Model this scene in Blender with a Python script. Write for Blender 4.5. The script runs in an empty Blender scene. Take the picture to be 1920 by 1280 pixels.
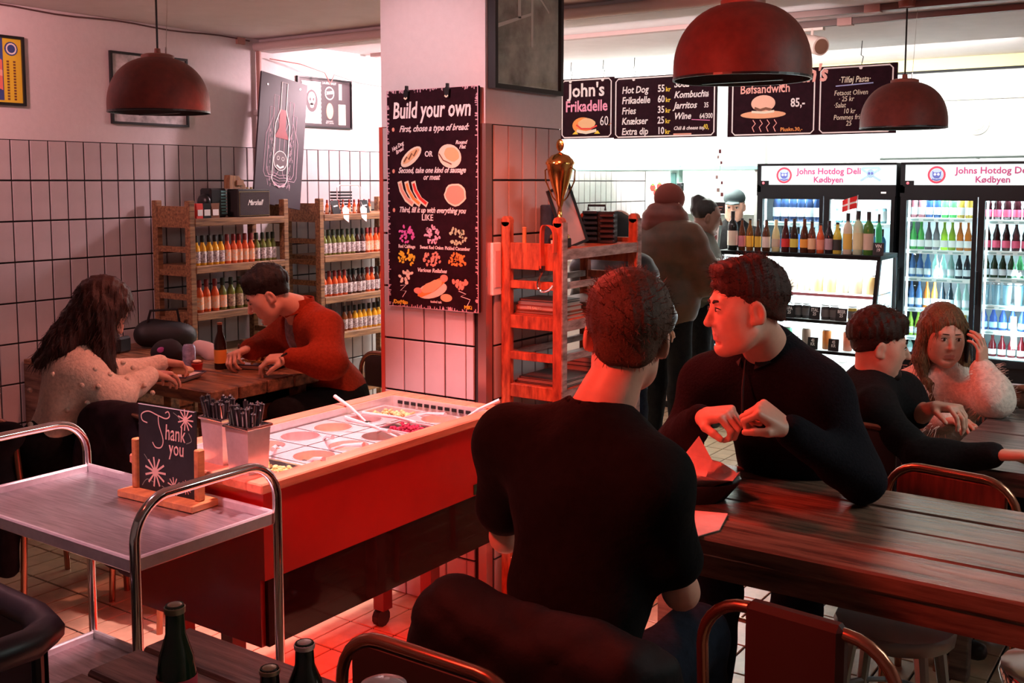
import bpy, math, random
import numpy as np
from mathutils import Vector, Matrix, Euler
random.seed(7)
PI=math.pi
SC=bpy.context.scene
COL=SC.collection
# ---------------------------------------------------------------- camera, world, lights
cam=bpy.data.objects.new('camera',bpy.data.cameras.new('camera')); COL.objects.link(cam)
cam.location=(0,0,1.68)
cam.rotation_euler=(PI/2-math.radians(5.1944),0,math.radians(34.687))
cam.data.sensor_width=36; cam.data.lens=36*1980/1920
cam.data.shift_y=-120/1920
cam.data.clip_start=.05
SC.camera=cam
W=bpy.data.worlds.new('world'); SC.world=W; W.use_nodes=True
W.node_tree.nodes['Background'].inputs[0].default_value=(.35,.25,.28,1)
W.node_tree.nodes['Background'].inputs[1].default_value=.02
SC.view_settings.view_transform='Standard'; SC.view_settings.look='None'
SC.view_settings.exposure=0.0; SC.view_settings.gamma=1
SC.view_settings.use_curve_mapping=False
def area(name,loc,target,size,power,color,spread=180,sy=None):
    l=bpy.data.lights.new(name,'AREA'); l.energy=power; l.color=color; l.size=size
    if sy: l.shape='RECTANGLE'; l.size_y=sy
    l.spread=math.radians(spread)
    o=bpy.data.objects.new(name,l); COL.objects.link(o); o.location=loc
    d=Vector(target)-Vector(loc); o.rotation_euler=d.to_track_quat('-Z','Y').to_euler(); o['kind']='helper'
    return o
def spot(name,loc,target,power,color,angle=60,blend=.5,r=.04):
    l=bpy.data.lights.new(name,'SPOT'); l.energy=power; l.color=color; l.spot_size=math.radians(angle); l.spot_blend=blend; l.shadow_soft_size=r
    o=bpy.data.objects.new(name,l); COL.objects.link(o); o.location=loc
    d=Vector(target)-Vector(loc); o.rotation_euler=d.to_track_quat('-Z','Y').to_euler(); o['kind']='helper'
    return o
# kitchen and counter (cold white)
area('kitchen_light',(-4.2,8.3,2.5),(-4.2,8.3,0),1.6,430,(.92,1,.94),140)
area('counter_light',(-2.3,7.25,2.5),(-2.3,8.25,1.9),2.2,60,(.97,1,.95),150,sy=.4)
area('board_light',(-2.9,5.3,2.45),(-2.9,6.9,2.2),2.2,9,(1,.85,.85),120,sy=.2)
# pink-white spots over the food bar, saturated red heat lamps beside it
spot('bar_spot',(-2.45,2.45,2.5),(-2.42,2.45,.88),330,(1,.56,.60),60,.4)
spot('trolley_spot',(-2.6,1.3,2.5),(-2.5,1.75,.85),160,(1,.42,.52),50,.5)
spot('pillar_spot',(-2.5,2.1,2.3),(-2.6,3.2,1.95),50,(1,.66,.68),70,.8)
spot('heat_lamp_bar',(-1.65,2.35,2.45),(-2.35,2.9,.25),60,(1,.05,.03),62,.5,.08)
spot('heat_lamp_rack',(-1.75,2.6,2.3),(-2.2,3.4,1.2),60,(1,.17,.09),60,.6,.08)
spot('heat_lamp_table',(-2.25,2.75,2.2),(-1.1,2.6,1.15),150,(1,.06,.035),60,.6,.09)
spot('heat_lamp_near',(-1.75,.75,2.2),(-1.15,2.8,1.15),150,(1,.075,.045),85,.6,.12)
spot('red_fill_far',(-2.0,3.7,2.4),(-1.0,4.5,1.0),75,(1,.07,.04),50,.6,.09)  # added red fill that reaches the faces at the far table
area('under_bar_fill',(-2.35,2.5,.40),(-2.4,2.5,0),.2,9,(1,.02,.01),170,sy=1.0)  # red light added under the bar to brighten the floor in its shadow
spot('corner_spot',(-4.2,5.6,2.45),(-5.2,5.6,1.5),190,(1,.70,.75),140,.6,.1)
spot('wall_spot',(-4.45,1.9,2.5),(-5.2,3.9,1.85),75,(1,.46,.47),120,.9,.08)
spot('couple_spot',(-3.0,3.2,2.52),(-3.85,3.05,.85),95,(1,.25,.17),62,.7,.06)
area('room_light',(.9,3.6,2.5),(.2,3.4,0),1.2,42,(.85,1,.95))
# ---------------------------------------------------------------- materials
MATS={}
def mat(name,col,rough=.5,metal=0,noise=0,nscale=20,bump=0,trans=0,emit=None,estr=0,stretch=(1,1,1),rnd=0,coat=0,sheen=0,spec=.5,dark=None):
    if name in MATS: return MATS[name]
    m=bpy.data.materials.new(name); m.use_nodes=True; MATS[name]=m
    nt=m.node_tree; b=nt.nodes['Principled BSDF']; L=nt.links.new
    b.inputs['Base Color'].default_value=(*col,1); b.inputs['Roughness'].default_value=rough; b.inputs['Metallic'].default_value=metal
    b.inputs['Specular IOR Level'].default_value=spec
    if trans: b.inputs['Transmission Weight'].default_value=trans
    if coat: b.inputs['Coat Weight'].default_value=coat; b.inputs['Coat Roughness'].default_value=.12
    if sheen: b.inputs['Sheen Weight'].default_value=sheen
    if emit: b.inputs['Emission Color'].default_value=(*emit,1); b.inputs['Emission Strength'].default_value=estr
    src=None
    if noise or bump:
        tc=nt.nodes.new('ShaderNodeTexCoord'); mp=nt.nodes.new('ShaderNodeMapping'); mp.inputs['Scale'].default_value=stretch
        L(tc.outputs['Object'],mp.inputs['Vector'])
        n=nt.nodes.new('ShaderNodeTexNoise'); n.inputs['Scale'].default_value=nscale; n.inputs['Detail'].default_value=6; n.inputs['Roughness'].default_value=.6
        L(mp.outputs[0],n.inputs['Vector'])
        if noise:
            r=nt.nodes.new('ShaderNodeValToRGB'); lo=dark or tuple(max(0,c*(1-noise)) for c in col)
            r.color_ramp.elements[0].position=.32; r.color_ramp.elements[1].position=.66
            r.color_ramp.elements[0].color=(*lo,1); r.color_ramp.elements[1].color=(*[min(1,c*(1+noise*.35)) for c in col],1)
            L(n.outputs['Fac'],r.inputs[0]); L(r.outputs[0],b.inputs['Base Color']); src=r.outputs[0]
        if bump:
            bp=nt.nodes.new('ShaderNodeBump'); bp.inputs['Strength'].default_value=bump; bp.inputs['Distance'].default_value=.01
            L(n.outputs['Fac'],bp.inputs['Height']); L(bp.outputs[0],b.inputs['Normal'])
    if rnd:
        oi=nt.nodes.new('ShaderNodeObjectInfo'); hv=nt.nodes.new('ShaderNodeHueSaturation'); mr=nt.nodes.new('ShaderNodeMapRange')
        mr.inputs['To Min'].default_value=1-rnd; mr.inputs['To Max'].default_value=1+rnd*.5
        L(oi.outputs['Random'],mr.inputs['Value']); L(mr.outputs[0],hv.inputs['Value'])
        if src: L(src,hv.inputs['Color'])
        else: hv.inputs['Color'].default_value=(*col,1)
        L(hv.outputs[0],b.inputs['Base Color'])
    return m
def glassmat(name,col=(1,1,1),tr=.9,rough=.02):
    if name in MATS: return MATS[name]
    m=bpy.data.materials.new(name); m.use_nodes=True; MATS[name]=m; nt=m.node_tree; nt.nodes.clear(); L=nt.links.new
    o=nt.nodes.new('ShaderNodeOutputMaterial'); mx=nt.nodes.new('ShaderNodeMixShader'); t=nt.nodes.new('ShaderNodeBsdfTransparent'); g=nt.nodes.new('ShaderNodeBsdfGlossy')
    t.inputs[0].default_value=(*[c*tr for c in col],1); g.inputs['Roughness'].default_value=rough
    lw=nt.nodes.new('ShaderNodeFresnel'); lw.inputs[0].default_value=1.45
    ge=nt.nodes.new('ShaderNodeNewGeometry'); ma=nt.nodes.new('ShaderNodeMath'); ma.operation='SUBTRACT'; ma.inputs[0].default_value=1; mm=nt.nodes.new('ShaderNodeMath'); mm.operation='MULTIPLY'; L(ge.outputs['Backfacing'],ma.inputs[1]); L(lw.outputs[0],mm.inputs[0]); L(ma.outputs[0],mm.inputs[1])
    L(mm.outputs[0],mx.inputs[0]); L(t.outputs[0],mx.inputs[1]); L(g.outputs[0],mx.inputs[2]); L(mx.outputs[0],o.inputs[0]); return m
def bottlemat(name,col,tl=.55):
    if name in MATS: return MATS[name]
    m=bpy.data.materials.new(name); m.use_nodes=True; MATS[name]=m; nt=m.node_tree; nt.nodes.clear(); L=nt.links.new
    o=nt.nodes.new('ShaderNodeOutputMaterial'); m1=nt.nodes.new('ShaderNodeMixShader'); m2=nt.nodes.new('ShaderNodeMixShader')
    d=nt.nodes.new('ShaderNodeBsdfDiffuse'); t=nt.nodes.new('ShaderNodeBsdfTranslucent'); g=nt.nodes.new('ShaderNodeBsdfGlossy'); f=nt.nodes.new('ShaderNodeFresnel')
    d.inputs[0].default_value=(*col,1); t.inputs[0].default_value=(*col,1); g.inputs['Roughness'].default_value=.08; f.inputs[0].default_value=1.5
    m1.inputs[0].default_value=tl; L(d.outputs[0],m1.inputs[1]); L(t.outputs[0],m1.inputs[2]); L(f.outputs[0],m2.inputs[0]); L(m1.outputs[0],m2.inputs[1]); L(g.outputs[0],m2.inputs[2]); L(m2.outputs[0],o.inputs[0]); return m
def wood(name,col,dark,rough=.45,scale=6,st=(1,12,12),bump=.25): return mat(name,col,rough,0,.5,scale,bump,stretch=st,dark=dark)
TILE=mat('glazed_tile',(.56,.49,.50),.12,0,.08,6,.02,rnd=.07)
FTILE=mat('floor_tile',(.62,.44,.27),.3,0,.2,14,.05,rnd=.1)
GROUT=mat('dark_grout',(.02,.016,.016),.9)
PLASTER=mat('plaster',(.70,.62,.63),.8,0,.04,30,.15)
CEILM=mat('ceiling_paint',(.62,.55,.55),.7,0,.06,8,.1)
WHITE=mat('white_paint',(.85,.86,.84),.6)
STEEL=mat('steel',(.80,.76,.76),.3,.6,.1,40,.02)
BSTEEL=mat('brushed_steel',(.74,.68,.72),.30,1,.3,9,.05,stretch=(1,14,1))
CHROME=mat('chrome',(.85,.8,.78),.1,1)
BLACK=mat('black_plastic',(.012,.012,.014),.35)
BLKM=mat('matt_black',(.01,.009,.01),.8)
CHALKB=mat('chalkboard',(.022,.004,.009),.85,0,.4,25,.05,spec=.15)
CHALKK=mat('chalkboard_black',(.014,.012,.014),.6,0,.4,25,.05)
CW=mat('chalk_white',(.92,.86,.84),.8)
def col(n,c,r=.6): return mat('paint_'+n,c,r)
CRED=col('red',(.75,.04,.03)); CPINK=col('pink',(.85,.25,.5)); CYEL=col('yellow',(.85,.62,.04)); COR=col('orange',(.85,.3,.06)); CGRN=col('green',(.12,.4,.06)); CBLU=col('blue',(.05,.12,.5)); CTAN=col('tan',(.8,.5,.25)); CSAL=col('salmon',(.8,.35,.25)); CLG=col('lightgreen',(.5,.65,.4)); CCREAM=col('cream',(.85,.78,.6)); CBRN=col('brown',(.2,.07,.03)); CGREY=col('grey',(.3,.3,.32))
WTAB=wood('table_wood',(.20,.11,.075),(.06,.028,.02),.27,3,(1,10,10),.2)
WTAB2=wood('table_wood_worn',(.30,.13,.06),(.05,.02,.012),.4,7,(1,5,5),.4)
WSH=wood('shelf_wood',(.34,.17,.075),(.10,.04,.02),.6,5,(14,1,14),.3)
WRACK=wood('rack_wood',(.55,.13,.05),(.22,.04,.02),.5,6,(8,8,2),.35)
WRACK2=wood('rack_wood_grey',(.40,.32,.30),(.16,.11,.10),.6,6,(8,2,8),.3)
WORG=wood('sign_wood',(.6,.22,.07),(.4,.12,.04),.45,5,(8,8,2),.1)
BARTOP=wood('bar_rim_wood',(.72,.22,.12),(.5,.13,.07),.35,4,(8,1,8),.08)
BARRED=mat('bar_red_lacquer',(.55,.012,.008),.25,0,.15,3,.02,coat=.3)
LAMPM=mat('lamp_rust_paint',(.17,.03,.02),.55,0,.25,30,.15)
SKIN=mat('skin',(.68,.36,.26),.5,0,.08,30,.05)
SKIND=mat('skin_deep',(.16,.08,.055),.5)
LIP=mat('lip_skin',(.56,.20,.16),.4)
# ---------------------------------------------------------------- mesh helpers
def V3(p): return Vector(p)
class MB:
    def __init__(s): s.v=[]; s.f=[]; s.m=[]; s.mi=0
    def add(s,vs,fs):
        b=len(s.v); s.v+= [tuple(x) for x in vs]; s.f+=[tuple(b+i for i in f) for f in fs]; s.m+=[s.mi]*len(fs); return s
    def box(s,x0,x1,y0,y1,z0,z1,M=None,c=0):
        if c:
            vs=[];fs=[]
            X=(x0,x1);Y=(y0,y1);Z=(z0,z1)
            bm=None
            P=[]
            for iz in (0,1):
                for iy in (0,1):
                    for ix in (0,1):
                        sx=1-2*ix; sy=1-2*iy; sz=1-2*iz
                        P.append([(X[ix],Y[iy]+sy*c,Z[iz]+sz*c),(X[ix]+sx*c,Y[iy],Z[iz]+sz*c),(X[ix]+sx*c,Y[iy]+sy*c,Z[iz])])
            vs=[p for t in P for p in t]; I=lambda n,a:n*3+a
            q=[(0,2,3,1),(4,5,7,6),(0,1,5,4),(2,6,7,3),(0,4,6,2),(1,3,7,5)]
            ax=[2,2,1,1,0,0]
            fs=[tuple(I(n,a) for n in f) for f,a in zip(q,ax)]
            ed=[((0,1),1,2),((2,3),1,2),((4,5),1,2),((6,7),1,2),((0,2),0,2),((1,3),0,2),((4,6),0,2),((5,7),0,2),((0,4),0,1),((1,5),0,1),((2,6),0,1),((3,7),0,1)]
            for (a,b),p,r in ed: fs.append((I(a,p),I(b,p),I(b,r),I(a,r)))
            for n in range(8): fs.append((I(n,0),I(n,1),I(n,2)))
        else:
            vs=[(x,y,z) for z in (z0,z1) for y in (y0,y1) for x in (x0,x1)]
            fs=[(0,2,3,1),(4,5,7,6),(0,1,5,4),(2,6,7,3),(0,4,6,2),(1,3,7,5)]
        if M is not None: vs=[M@Vector(v) for v in vs]
        return s.add(vs,fs)
    def cone(s,a,b,ra,rb=None,n=12,cap=True):
        a=V3(a);b=V3(b); rb=ra if rb is None else rb; d=(b-a).normalized()
        u=d.orthogonal().normalized(); w=d.cross(u)
        vs=[]
        for p,r in ((a,ra),(b,rb)):
            for i in range(n): t=2*PI*i/n; vs.append(p+u*r*math.cos(t)+w*r*math.sin(t))
        fs=[(i,(i+1)%n,n+(i+1)%n,n+i) for i in range(n)]
        if cap: fs+=[tuple(range(n-1,-1,-1)),tuple(range(n,2*n))]
        return s.add(vs,fs)
    def tube(s,pts,r,n=8,closed=False):
        pts=[V3(p) for p in pts]; N=len(pts); vs=[];fs=[]
        rs=r if isinstance(r,(list,tuple)) else [r]*N
        pu=None
        for i,p in enumerate(pts):
            if closed: d=(pts[(i+1)%N]-pts[i-1])
            else: d=(pts[min(i+1,N-1)]-pts[max(i-1,0)])
            d.normalize()
            if pu is None: u=d.orthogonal().normalized()
            else: u=(pu-d*pu.dot(d)).normalized()
            pu=u; w=d.cross(u)
            for k in range(n): t=2*PI*k/n; vs.append(p+(u*math.cos(t)+w*math.sin(t))*rs[i])
        for i in range(N if closed else N-1):
            j=(i+1)%N
            for k in range(n): fs.append((i*n+k,i*n+(k+1)%n,j*n+(k+1)%n,j*n+k))
        if not closed: fs+=[tuple(range(n-1,-1,-1)),tuple(range((N-1)*n,N*n))]
        return s.add(vs,fs)
    def lathe(s,prof,c=(0,0,0),n=16,cap=True):
        vs=[];fs=[]
        for r,z in prof:
            for i in range(n): t=2*PI*i/n; vs.append((c[0]+r*math.cos(t),c[1]+r*math.sin(t),c[2]+z))
        for j in range(len(prof)-1):
            for i in range(n): fs.append((j*n+i,j*n+(i+1)%n,(j+1)*n+(i+1)%n,(j+1)*n+i))
        if cap:
            if prof[0][0]>1e-4: fs.append(tuple(range(n-1,-1,-1)))
            if prof[-1][0]>1e-4: fs.append(tuple(range((len(prof)-1)*n,len(prof)*n)))
        return s.add(vs,fs)
    def ell(s,c,r,n=12,m=8,M=None):
        vs=[(0,0,-1)]
        for j in range(1,m):
            ph=-PI/2+PI*j/m
            for i in range(n): t=2*PI*i/n; vs.append((math.cos(ph)*math.cos(t),math.cos(ph)*math.sin(t),math.sin(ph)))
        vs.append((0,0,1)); fs=[]
        for i in range(n): fs.append((0,1+(i+1)%n,1+i)); fs.append((len(vs)-1,1+(m-2)*n+i,1+(m-2)*n+(i+1)%n))
        for j in range(m-2):
            for i in range(n): fs.append((1+j*n+i,1+j*n+(i+1)%n,1+(j+1)*n+(i+1)%n,1+(j+1)*n+i))
        vs=[Vector((v[0]*r[0],v[1]*r[1],v[2]*r[2])) for v in vs]
        if M is not None: vs=[M@v for v in vs]
        return s.add([v+V3(c) for v in vs],fs)
    def prism(s,poly,z0,z1,M=None):
        n=len(poly); vs=[(x,y,z0) for x,y in poly]+[(x,y,z1) for x,y in poly]
        if M is not None: vs=[M@Vector(v) for v in vs]
        return s.add(vs,[tuple(range(n-1,-1,-1)),tuple(range(n,2*n))]+[(i,(i+1)%n,n+(i+1)%n,n+i) for i in range(n)])
    def disc(s,cx,cy,rx,ry=None,z=.001,n=20,rot=0,w=None):
        ry=ry or rx; pts=[]
        for i in range(n):
            t=2*PI*i/n; a=rx*math.cos(t)*(1+(w or 0)*math.sin(t*7+cx*90)); b=ry*math.sin(t)*(1+(w or 0)*math.cos(t*5+cy*70)); pts.append((cx+a*math.cos(rot)-b*math.sin(rot),cy+a*math.sin(rot)+b*math.cos(rot)))
        return s.prism(pts,0,z)
    def stroke(s,pts,w,z=.0012,closed=False):
        pts=[Vector(p) for p in pts]; N=len(pts)
        if closed: pts=pts+[pts[0]]; N+=1
        vs=[]
        for i,p in enumerate(pts):
            d=(pts[min(i+1,N-1)]-pts[max(i-1,0)])
            if closed and i in (0,N-1): d=pts[1]-pts[N-2]
            d.normalize(); q=Vector((-d.y,d.x))*w/2; vs+=[(p.x+q.x,p.y+q.y,z),(p.x-q.x,p.y-q.y,z)]
        return s.add(vs,[(2*i,2*i+1,2*i+3,2*i+2) for i in range(N-1)])
    def mesh(s,name,mats,smooth=False):
        me=bpy.data.meshes.new(name); me.from_pydata(s.v,[],s.f)
        if not isinstance(mats,(list,tuple)): mats=[mats]
        for m in mats: me.materials.append(m)
        if any(s.m): me.polygons.foreach_set('material_index',s.m)
        if smooth:
            me.polygons.foreach_set('use_smooth',[True]*len(me.polygons))
        me.update(); return me
    def o(s,name,mats,parent=None,smooth=False,W=False,sa=None):
        me=s.mesh(name,mats,smooth)
        ob=bpy.data.objects.new(name,me); COL.objects.link(ob)
        if smooth: me.set_sharp_from_angle(angle=math.radians(sa or 40))
        if parent is not None:
            ob.parent=parent
            if W: ob.matrix_parent_inverse=MW(parent).inverted()
        return ob
def MW(o):
    M=o.matrix_basis.copy()
    if o.parent: M=MW(o.parent)@o.matrix_parent_inverse@M
    return M
def tag(o,label,cat,group=None):
    o['label']=label; o['category']=cat
    if group: o['group']=group
    return o
def thing(name,label,cat,loc=(0,0,0),rot=(0,0,0),group=None):
    o=bpy.data.objects.new(name,None); COL.objects.link(o); o.location=loc
    o.rotation_euler=rot if isinstance(rot,(tuple,list)) else (0,0,rot); o.empty_display_size=.05
    return tag(o,label,cat,group)
KIDS={}
def dup(o,parent=None,keep=None):
    c=o.copy(); COL.objects.link(c)
    if parent is not None: c.parent=parent
    for ch in [x for x in (keep or o.children)]: dup(ch,c)
    return c
def struct(o): o['kind']='structure'; return o
NB=(PI/2,0,0)         # board facing -Y
XB=(PI/2,0,PI/2)      # board facing +X
def text(parent,s,x,y,size,m,z=.0015,align='CENTER',shear=0,off=0,w=1,name='lettering',rot=0,label=None):
    cu=bpy.data.curves.new('t','FONT'); cu.body=s; cu.size=size; cu.align_x=align; cu.shear=shear; cu.offset=off*size; cu.extrude=.0006; cu.resolution_u=2; cu.space_line=.85
    t=bpy.data.objects.new('t',cu); me=bpy.data.meshes.new_from_object(t); bpy.data.objects.remove(t)
    me.materials.clear(); me.materials.append(m)
    o=bpy.data.objects.new(name,me); COL.objects.link(o); o.parent=parent; o.location=(x,y,z); o.scale=(w,1,1); o.rotation_euler=(0,0,rot)
    if label: o['label']=label
    return o
# ---------------------------------------------------------------- organic surfaces (distance fields + surface nets)
def nv(v): v=np.array(v,float); return v/np.linalg.norm(v)
def fr(f,u=(0,0,1)):
    f=nv(f); u=np.array(u,float); u=nv(u-f*u.dot(f)); r=np.cross(f,u); return np.array([r,f,u]).T
def yawv(deg,pitch=0): a=math.radians(deg);p=math.radians(pitch); return np.array([math.cos(a)*math.cos(p),math.sin(a)*math.cos(p),math.sin(p)])
class Sdf:
    def __init__(s): s.p=[]
    def cone(s,a,b,ra,rb=None,k=.02,op=1): a=np.array(a,float);b=np.array(b,float); s.p.append(('c',a,b,ra,ra if rb is None else rb,k,op)); return s
    def ell(s,c,r,M=None,k=.02,op=1): s.p.append(('e',np.array(c,float),np.array(r,float),np.eye(3) if M is None else M,0,k,op)); return s
    def box(s,c,h,r=.01,M=None,k=.02,op=1): s.p.append(('b',np.array(c,float),np.array(h,float),np.eye(3) if M is None else M,r,k,op)); return s
    def bb(s,p):
        if p[0]=='c':
            m=max(p[3],p[4]); return np.minimum(p[1],p[2])-m,np.maximum(p[1],p[2])+m
        e=np.abs(p[3])@p[2]; return p[1]-e,p[1]+e
    def mesh(s,name,mats,h=.012,fine=(),disp=None,matf=None,parent=None,clip=None):
        los=[];his=[]
        for p in s.p:
            if p[6]==1: a,b=s.bb(p); los.append(a);his.append(b)
        lo=np.min(los,0)-2.5*h; hi=np.max(his,0)+2.5*h
        if clip is not None: lo=np.maximum(lo,clip[0]); hi=np.minimum(hi,clip[1])
        ax=[]
        for i in range(3):
            x=lo[i]; l=[x]
            while x<hi[i]:
                st=h
                for (a,b,hh) in fine:
                    if a[i]-hh<x<b[i]: st=min(st,hh)
                    elif x<=a[i]-hh and x+st>a[i]: st=max(hh,min(st,a[i]-x))
                x+=st; l.append(x)
            ax.append(np.array(l))
        X,Y,Z=ax; D=np.full((len(X),len(Y),len(Z)),1.,np.float32)
        for p in s.p:
            a,b=s.bb(p); mg=p[5]*1.2+2.5*h; a=a-mg;b=b+mg
            i0,i1=np.searchsorted(X,a[0]),np.searchsorted(X,b[0]); j0,j1=np.searchsorted(Y,a[1]),np.searchsorted(Y,b[1]); k0,k1=np.searchsorted(Z,a[2]),np.searchsorted(Z,b[2])
            if i1<=i0 or j1<=j0 or k1<=k0: continue
            x=X[i0:i1,None,None];y=Y[None,j0:j1,None];z=Z[None,None,k0:k1]
            if p[0]=='c':
                A,B=p[1],p[2]; d=B-A; dd=max(d.dot(d),1e-9)
                px,py,pz=x-A[0],y-A[1],z-A[2]
                t=np.clip((px*d[0]+py*d[1]+pz*d[2])/dd,0,1)
                v=np.sqrt((px-t*d[0])**2+(py-t*d[1])**2+(pz-t*d[2])**2)-(p[3]+t*(p[4]-p[3]))
            else:
                c=p[1];M=p[3]; px,py,pz=x-c[0],y-c[1],z-c[2]
                q=[px*M[0,i]+py*M[1,i]+pz*M[2,i] for i in range(3)]
                if p[0]=='e':
                    r=p[2]; k_0=np.sqrt((q[0]/r[0])**2+(q[1]/r[1])**2+(q[2]/r[2])**2); k_1=np.sqrt((q[0]/r[0]**2)**2+(q[1]/r[1]**2)**2+(q[2]/r[2]**2)**2)
                    v=k_0*(k_0-1)/np.maximum(k_1,1e-6)
                else:
                    hh=p[2]-p[4]; w=[np.abs(q[i])-hh[i] for i in range(3)]
                    v=np.sqrt(sum(np.maximum(t,0)**2 for t in w))+np.minimum(np.maximum(np.maximum(w[0],w[1]),w[2]),0)-p[4]
            S=D[i0:i1,j0:j1,k0:k1]; k=max(p[5],1e-5)
            if p[6]==1: hh=np.clip(.5+.5*(S-v)/k,0,1); D[i0:i1,j0:j1,k0:k1]=S+(v-S)*hh-k*hh*(1-hh)
            else: v=-v; hh=np.clip(.5-.5*(S-v)/k,0,1); D[i0:i1,j0:j1,k0:k1]=S+(v-S)*hh+k*hh*(1-hh)
        if disp is not None: D=D+disp(X[:,None,None],Y[None,:,None],Z[None,None,:]).astype(np.float32)
        D[0]=np.maximum(D[0],1e-3);D[-1]=np.maximum(D[-1],1e-3);D[:,0]=np.maximum(D[:,0],1e-3);D[:,-1]=np.maximum(D[:,-1],1e-3);D[:,:,0]=np.maximum(D[:,:,0],1e-3);D[:,:,-1]=np.maximum(D[:,:,-1],1e-3)
        N=D<0; n0=N[:-1,:-1,:-1]; allin=n0.copy(); anyin=n0.copy()
        offs=[(i,j,k) for i in (0,1) for j in (0,1) for k in (0,1)]
        sh=[d-1 for d in D.shape]
        for o in offs[1:]:
            q=N[o[0]:o[0]+sh[0],o[1]:o[1]+sh[1],o[2]:o[2]+sh[2]]; allin&=q; anyin|=q
        idx=np.argwhere(anyin&~allin); I,J,K=idx.T
        acc=np.zeros((len(I),3)); cnt=np.zeros(len(I))
        for a in offs:
            for e in range(3):
                if a[e]: continue
                b=list(a); b[e]=1
                va=D[I+a[0],J+a[1],K+a[2]]; vb=D[I+b[0],J+b[1],K+b[2]]; cr=(va<0)!=(vb<0)
                t=np.where(cr,va/np.where(cr,va-vb,1),0)
                pa=np.stack([X[I+a[0]],Y[J+a[1]],Z[K+a[2]]],1); pb=np.stack([X[I+b[0]],Y[J+b[1]],Z[K+b[2]]],1)
                acc+=np.where(cr[:,None],pa+(pb-pa)*t[:,None],0); cnt+=cr
        vs=acc/cnt[:,None]
        vid=np.full(sh,-1,np.int64); vid[I,J,K]=np.arange(len(I))
        fs=[]
        for e in range(3):
            sl1=[slice(None)]*3; sl2=[slice(None)]*3; sl1[e]=slice(None,-1); sl2[e]=slice(1,None)
            A=N[tuple(sl1)];B=N[tuple(sl2)]; ch=np.argwhere(A!=B)
            o1,o2=[i for i in range(3) if i!=e]
            ch=ch[(ch[:,o1]>0)&(ch[:,o2]>0)&(ch[:,o1]<sh[o1])&(ch[:,o2]<sh[o2])]
            def g(d1,d2):
                c=ch.copy(); c[:,o1]-=d1; c[:,o2]-=d2; return vid[c[:,0],c[:,1],c[:,2]]
            q=np.stack([g(1,1),g(0,1),g(0,0),g(1,0)],1)
            inn=A[ch[:,0],ch[:,1],ch[:,2]]; fl=inn if e!=1 else ~inn
            q=np.where(fl[:,None],q,q[:,::-1]); fs.append(q)
        F=np.concatenate(fs)
        me=bpy.data.meshes.new(name); me.vertices.add(len(vs)); me.vertices.foreach_set('co',vs.astype(np.float32).ravel())
        me.loops.add(F.size); me.loops.foreach_set('vertex_index',F.ravel().astype(np.int32)); me.polygons.add(len(F)); me.polygons.foreach_set('loop_start',np.arange(0,F.size,4,dtype=np.int32))
        if not isinstance(mats,(list,tuple)): mats=[mats]
        for m in mats: me.materials.append(m)
        if matf is not None:
            me.polygons.foreach_set('material_index',matf(vs[F].mean(1)).astype(np.int32))
        me.polygons.foreach_set('use_smooth',np.ones(len(F),bool)); me.update(calc_edges=True); me.validate()
        o=bpy.data.objects.new(name,me); COL.objects.link(o)
        if parent is not None: o.parent=parent; o.matrix_parent_inverse=MW(parent).inverted()
        return o
def folds(a=.004,f=22,s=0):
    def d(x,y,z): return a*(np.sin(f*(x+.6*z)+s)*np.sin(f*.7*(y-z)+1.3+s)+.5*np.sin(f*2.1*(x-y*.7)+s*2)*np.sin(f*1.7*(z+.4*y)))
    return d
def hairn(a=.003,f=150,s=0):
    def d(x,y,z): return a*(np.sin(f*x+20*z+s)*np.cos(f*y+15*z)+.6*np.sin(2.3*f*(x+y)+12*z))
    return d
# ---------------------------------------------------------------- room shell
WX=-5.2; CZ=2.575; PT=.2104; TW=.104; TOPZ=1.895
floor=struct(MB().box(WX-.1,3,-1.6,10.1,-.06,-.004).o('floor',GROUT))
ceiling=struct(MB().box(WX-.1,3,-1.6,10.1,CZ,CZ+.1).o('ceiling',CEILM))
wall_left=struct(MB().box(WX-.12,WX-.006,-1.6,10.1,0,TOPZ).o('wall_left',GROUT))
MB().box(WX-.12,WX,-1.6,10.1,TOPZ,CZ).o('plaster_panel',PLASTER,wall_left)
wall_back=struct(MB().box(-3.12,3,8.25,8.4,0,CZ).o('wall_back',WHITE))
struct(MB().box(WX-.1,-3.0,10,10.12,0,CZ).o('wall_kitchen',WHITE))
struct(MB().box(2.9,3.02,-1.6,8.3,0,CZ).o('wall_right',PLASTER))
struct(MB().box(WX-.1,3,-1.72,-1.6,0,CZ).o('wall_front',PLASTER))
def tilemesh(w,h,t,c,name,m,g=.004):
    w-=g;h-=g; b=MB()
    vs=[(-w/2,-h/2,0),(w/2,-h/2,0),(w/2,h/2,0),(-w/2,h/2,0)]
    vs+=[(x,y,t-c) for x,y,_ in vs[:4]]+[(x*(1-2*c/w),y*(1-2*c/h),t) for x,y,_ in vs[:4]]
    fs=[(i,(i+1)%4,4+(i+1)%4,4+i) for i in range(4)]+[(4+i,4+(i+1)%4,8+(i+1)%4,8+i) for i in range(4)]+[(8,9,10,11)]
    b.add(vs,fs); return b.mesh(name,m)
TM=tilemesh(TW,PT,.009,.002,'tile',TILE,.0085)
TMf=tilemesh(.111,.2165,.006,.002,'tile',FTILE,.007)
def put(me,name,parent,loc,rot,scale=None):
    o=bpy.data.objects.new(name,me); COL.objects.link(o); o.parent=parent; o.location=loc; o.rotation_euler=rot
    if scale: o.scale=scale
    return o
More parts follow.
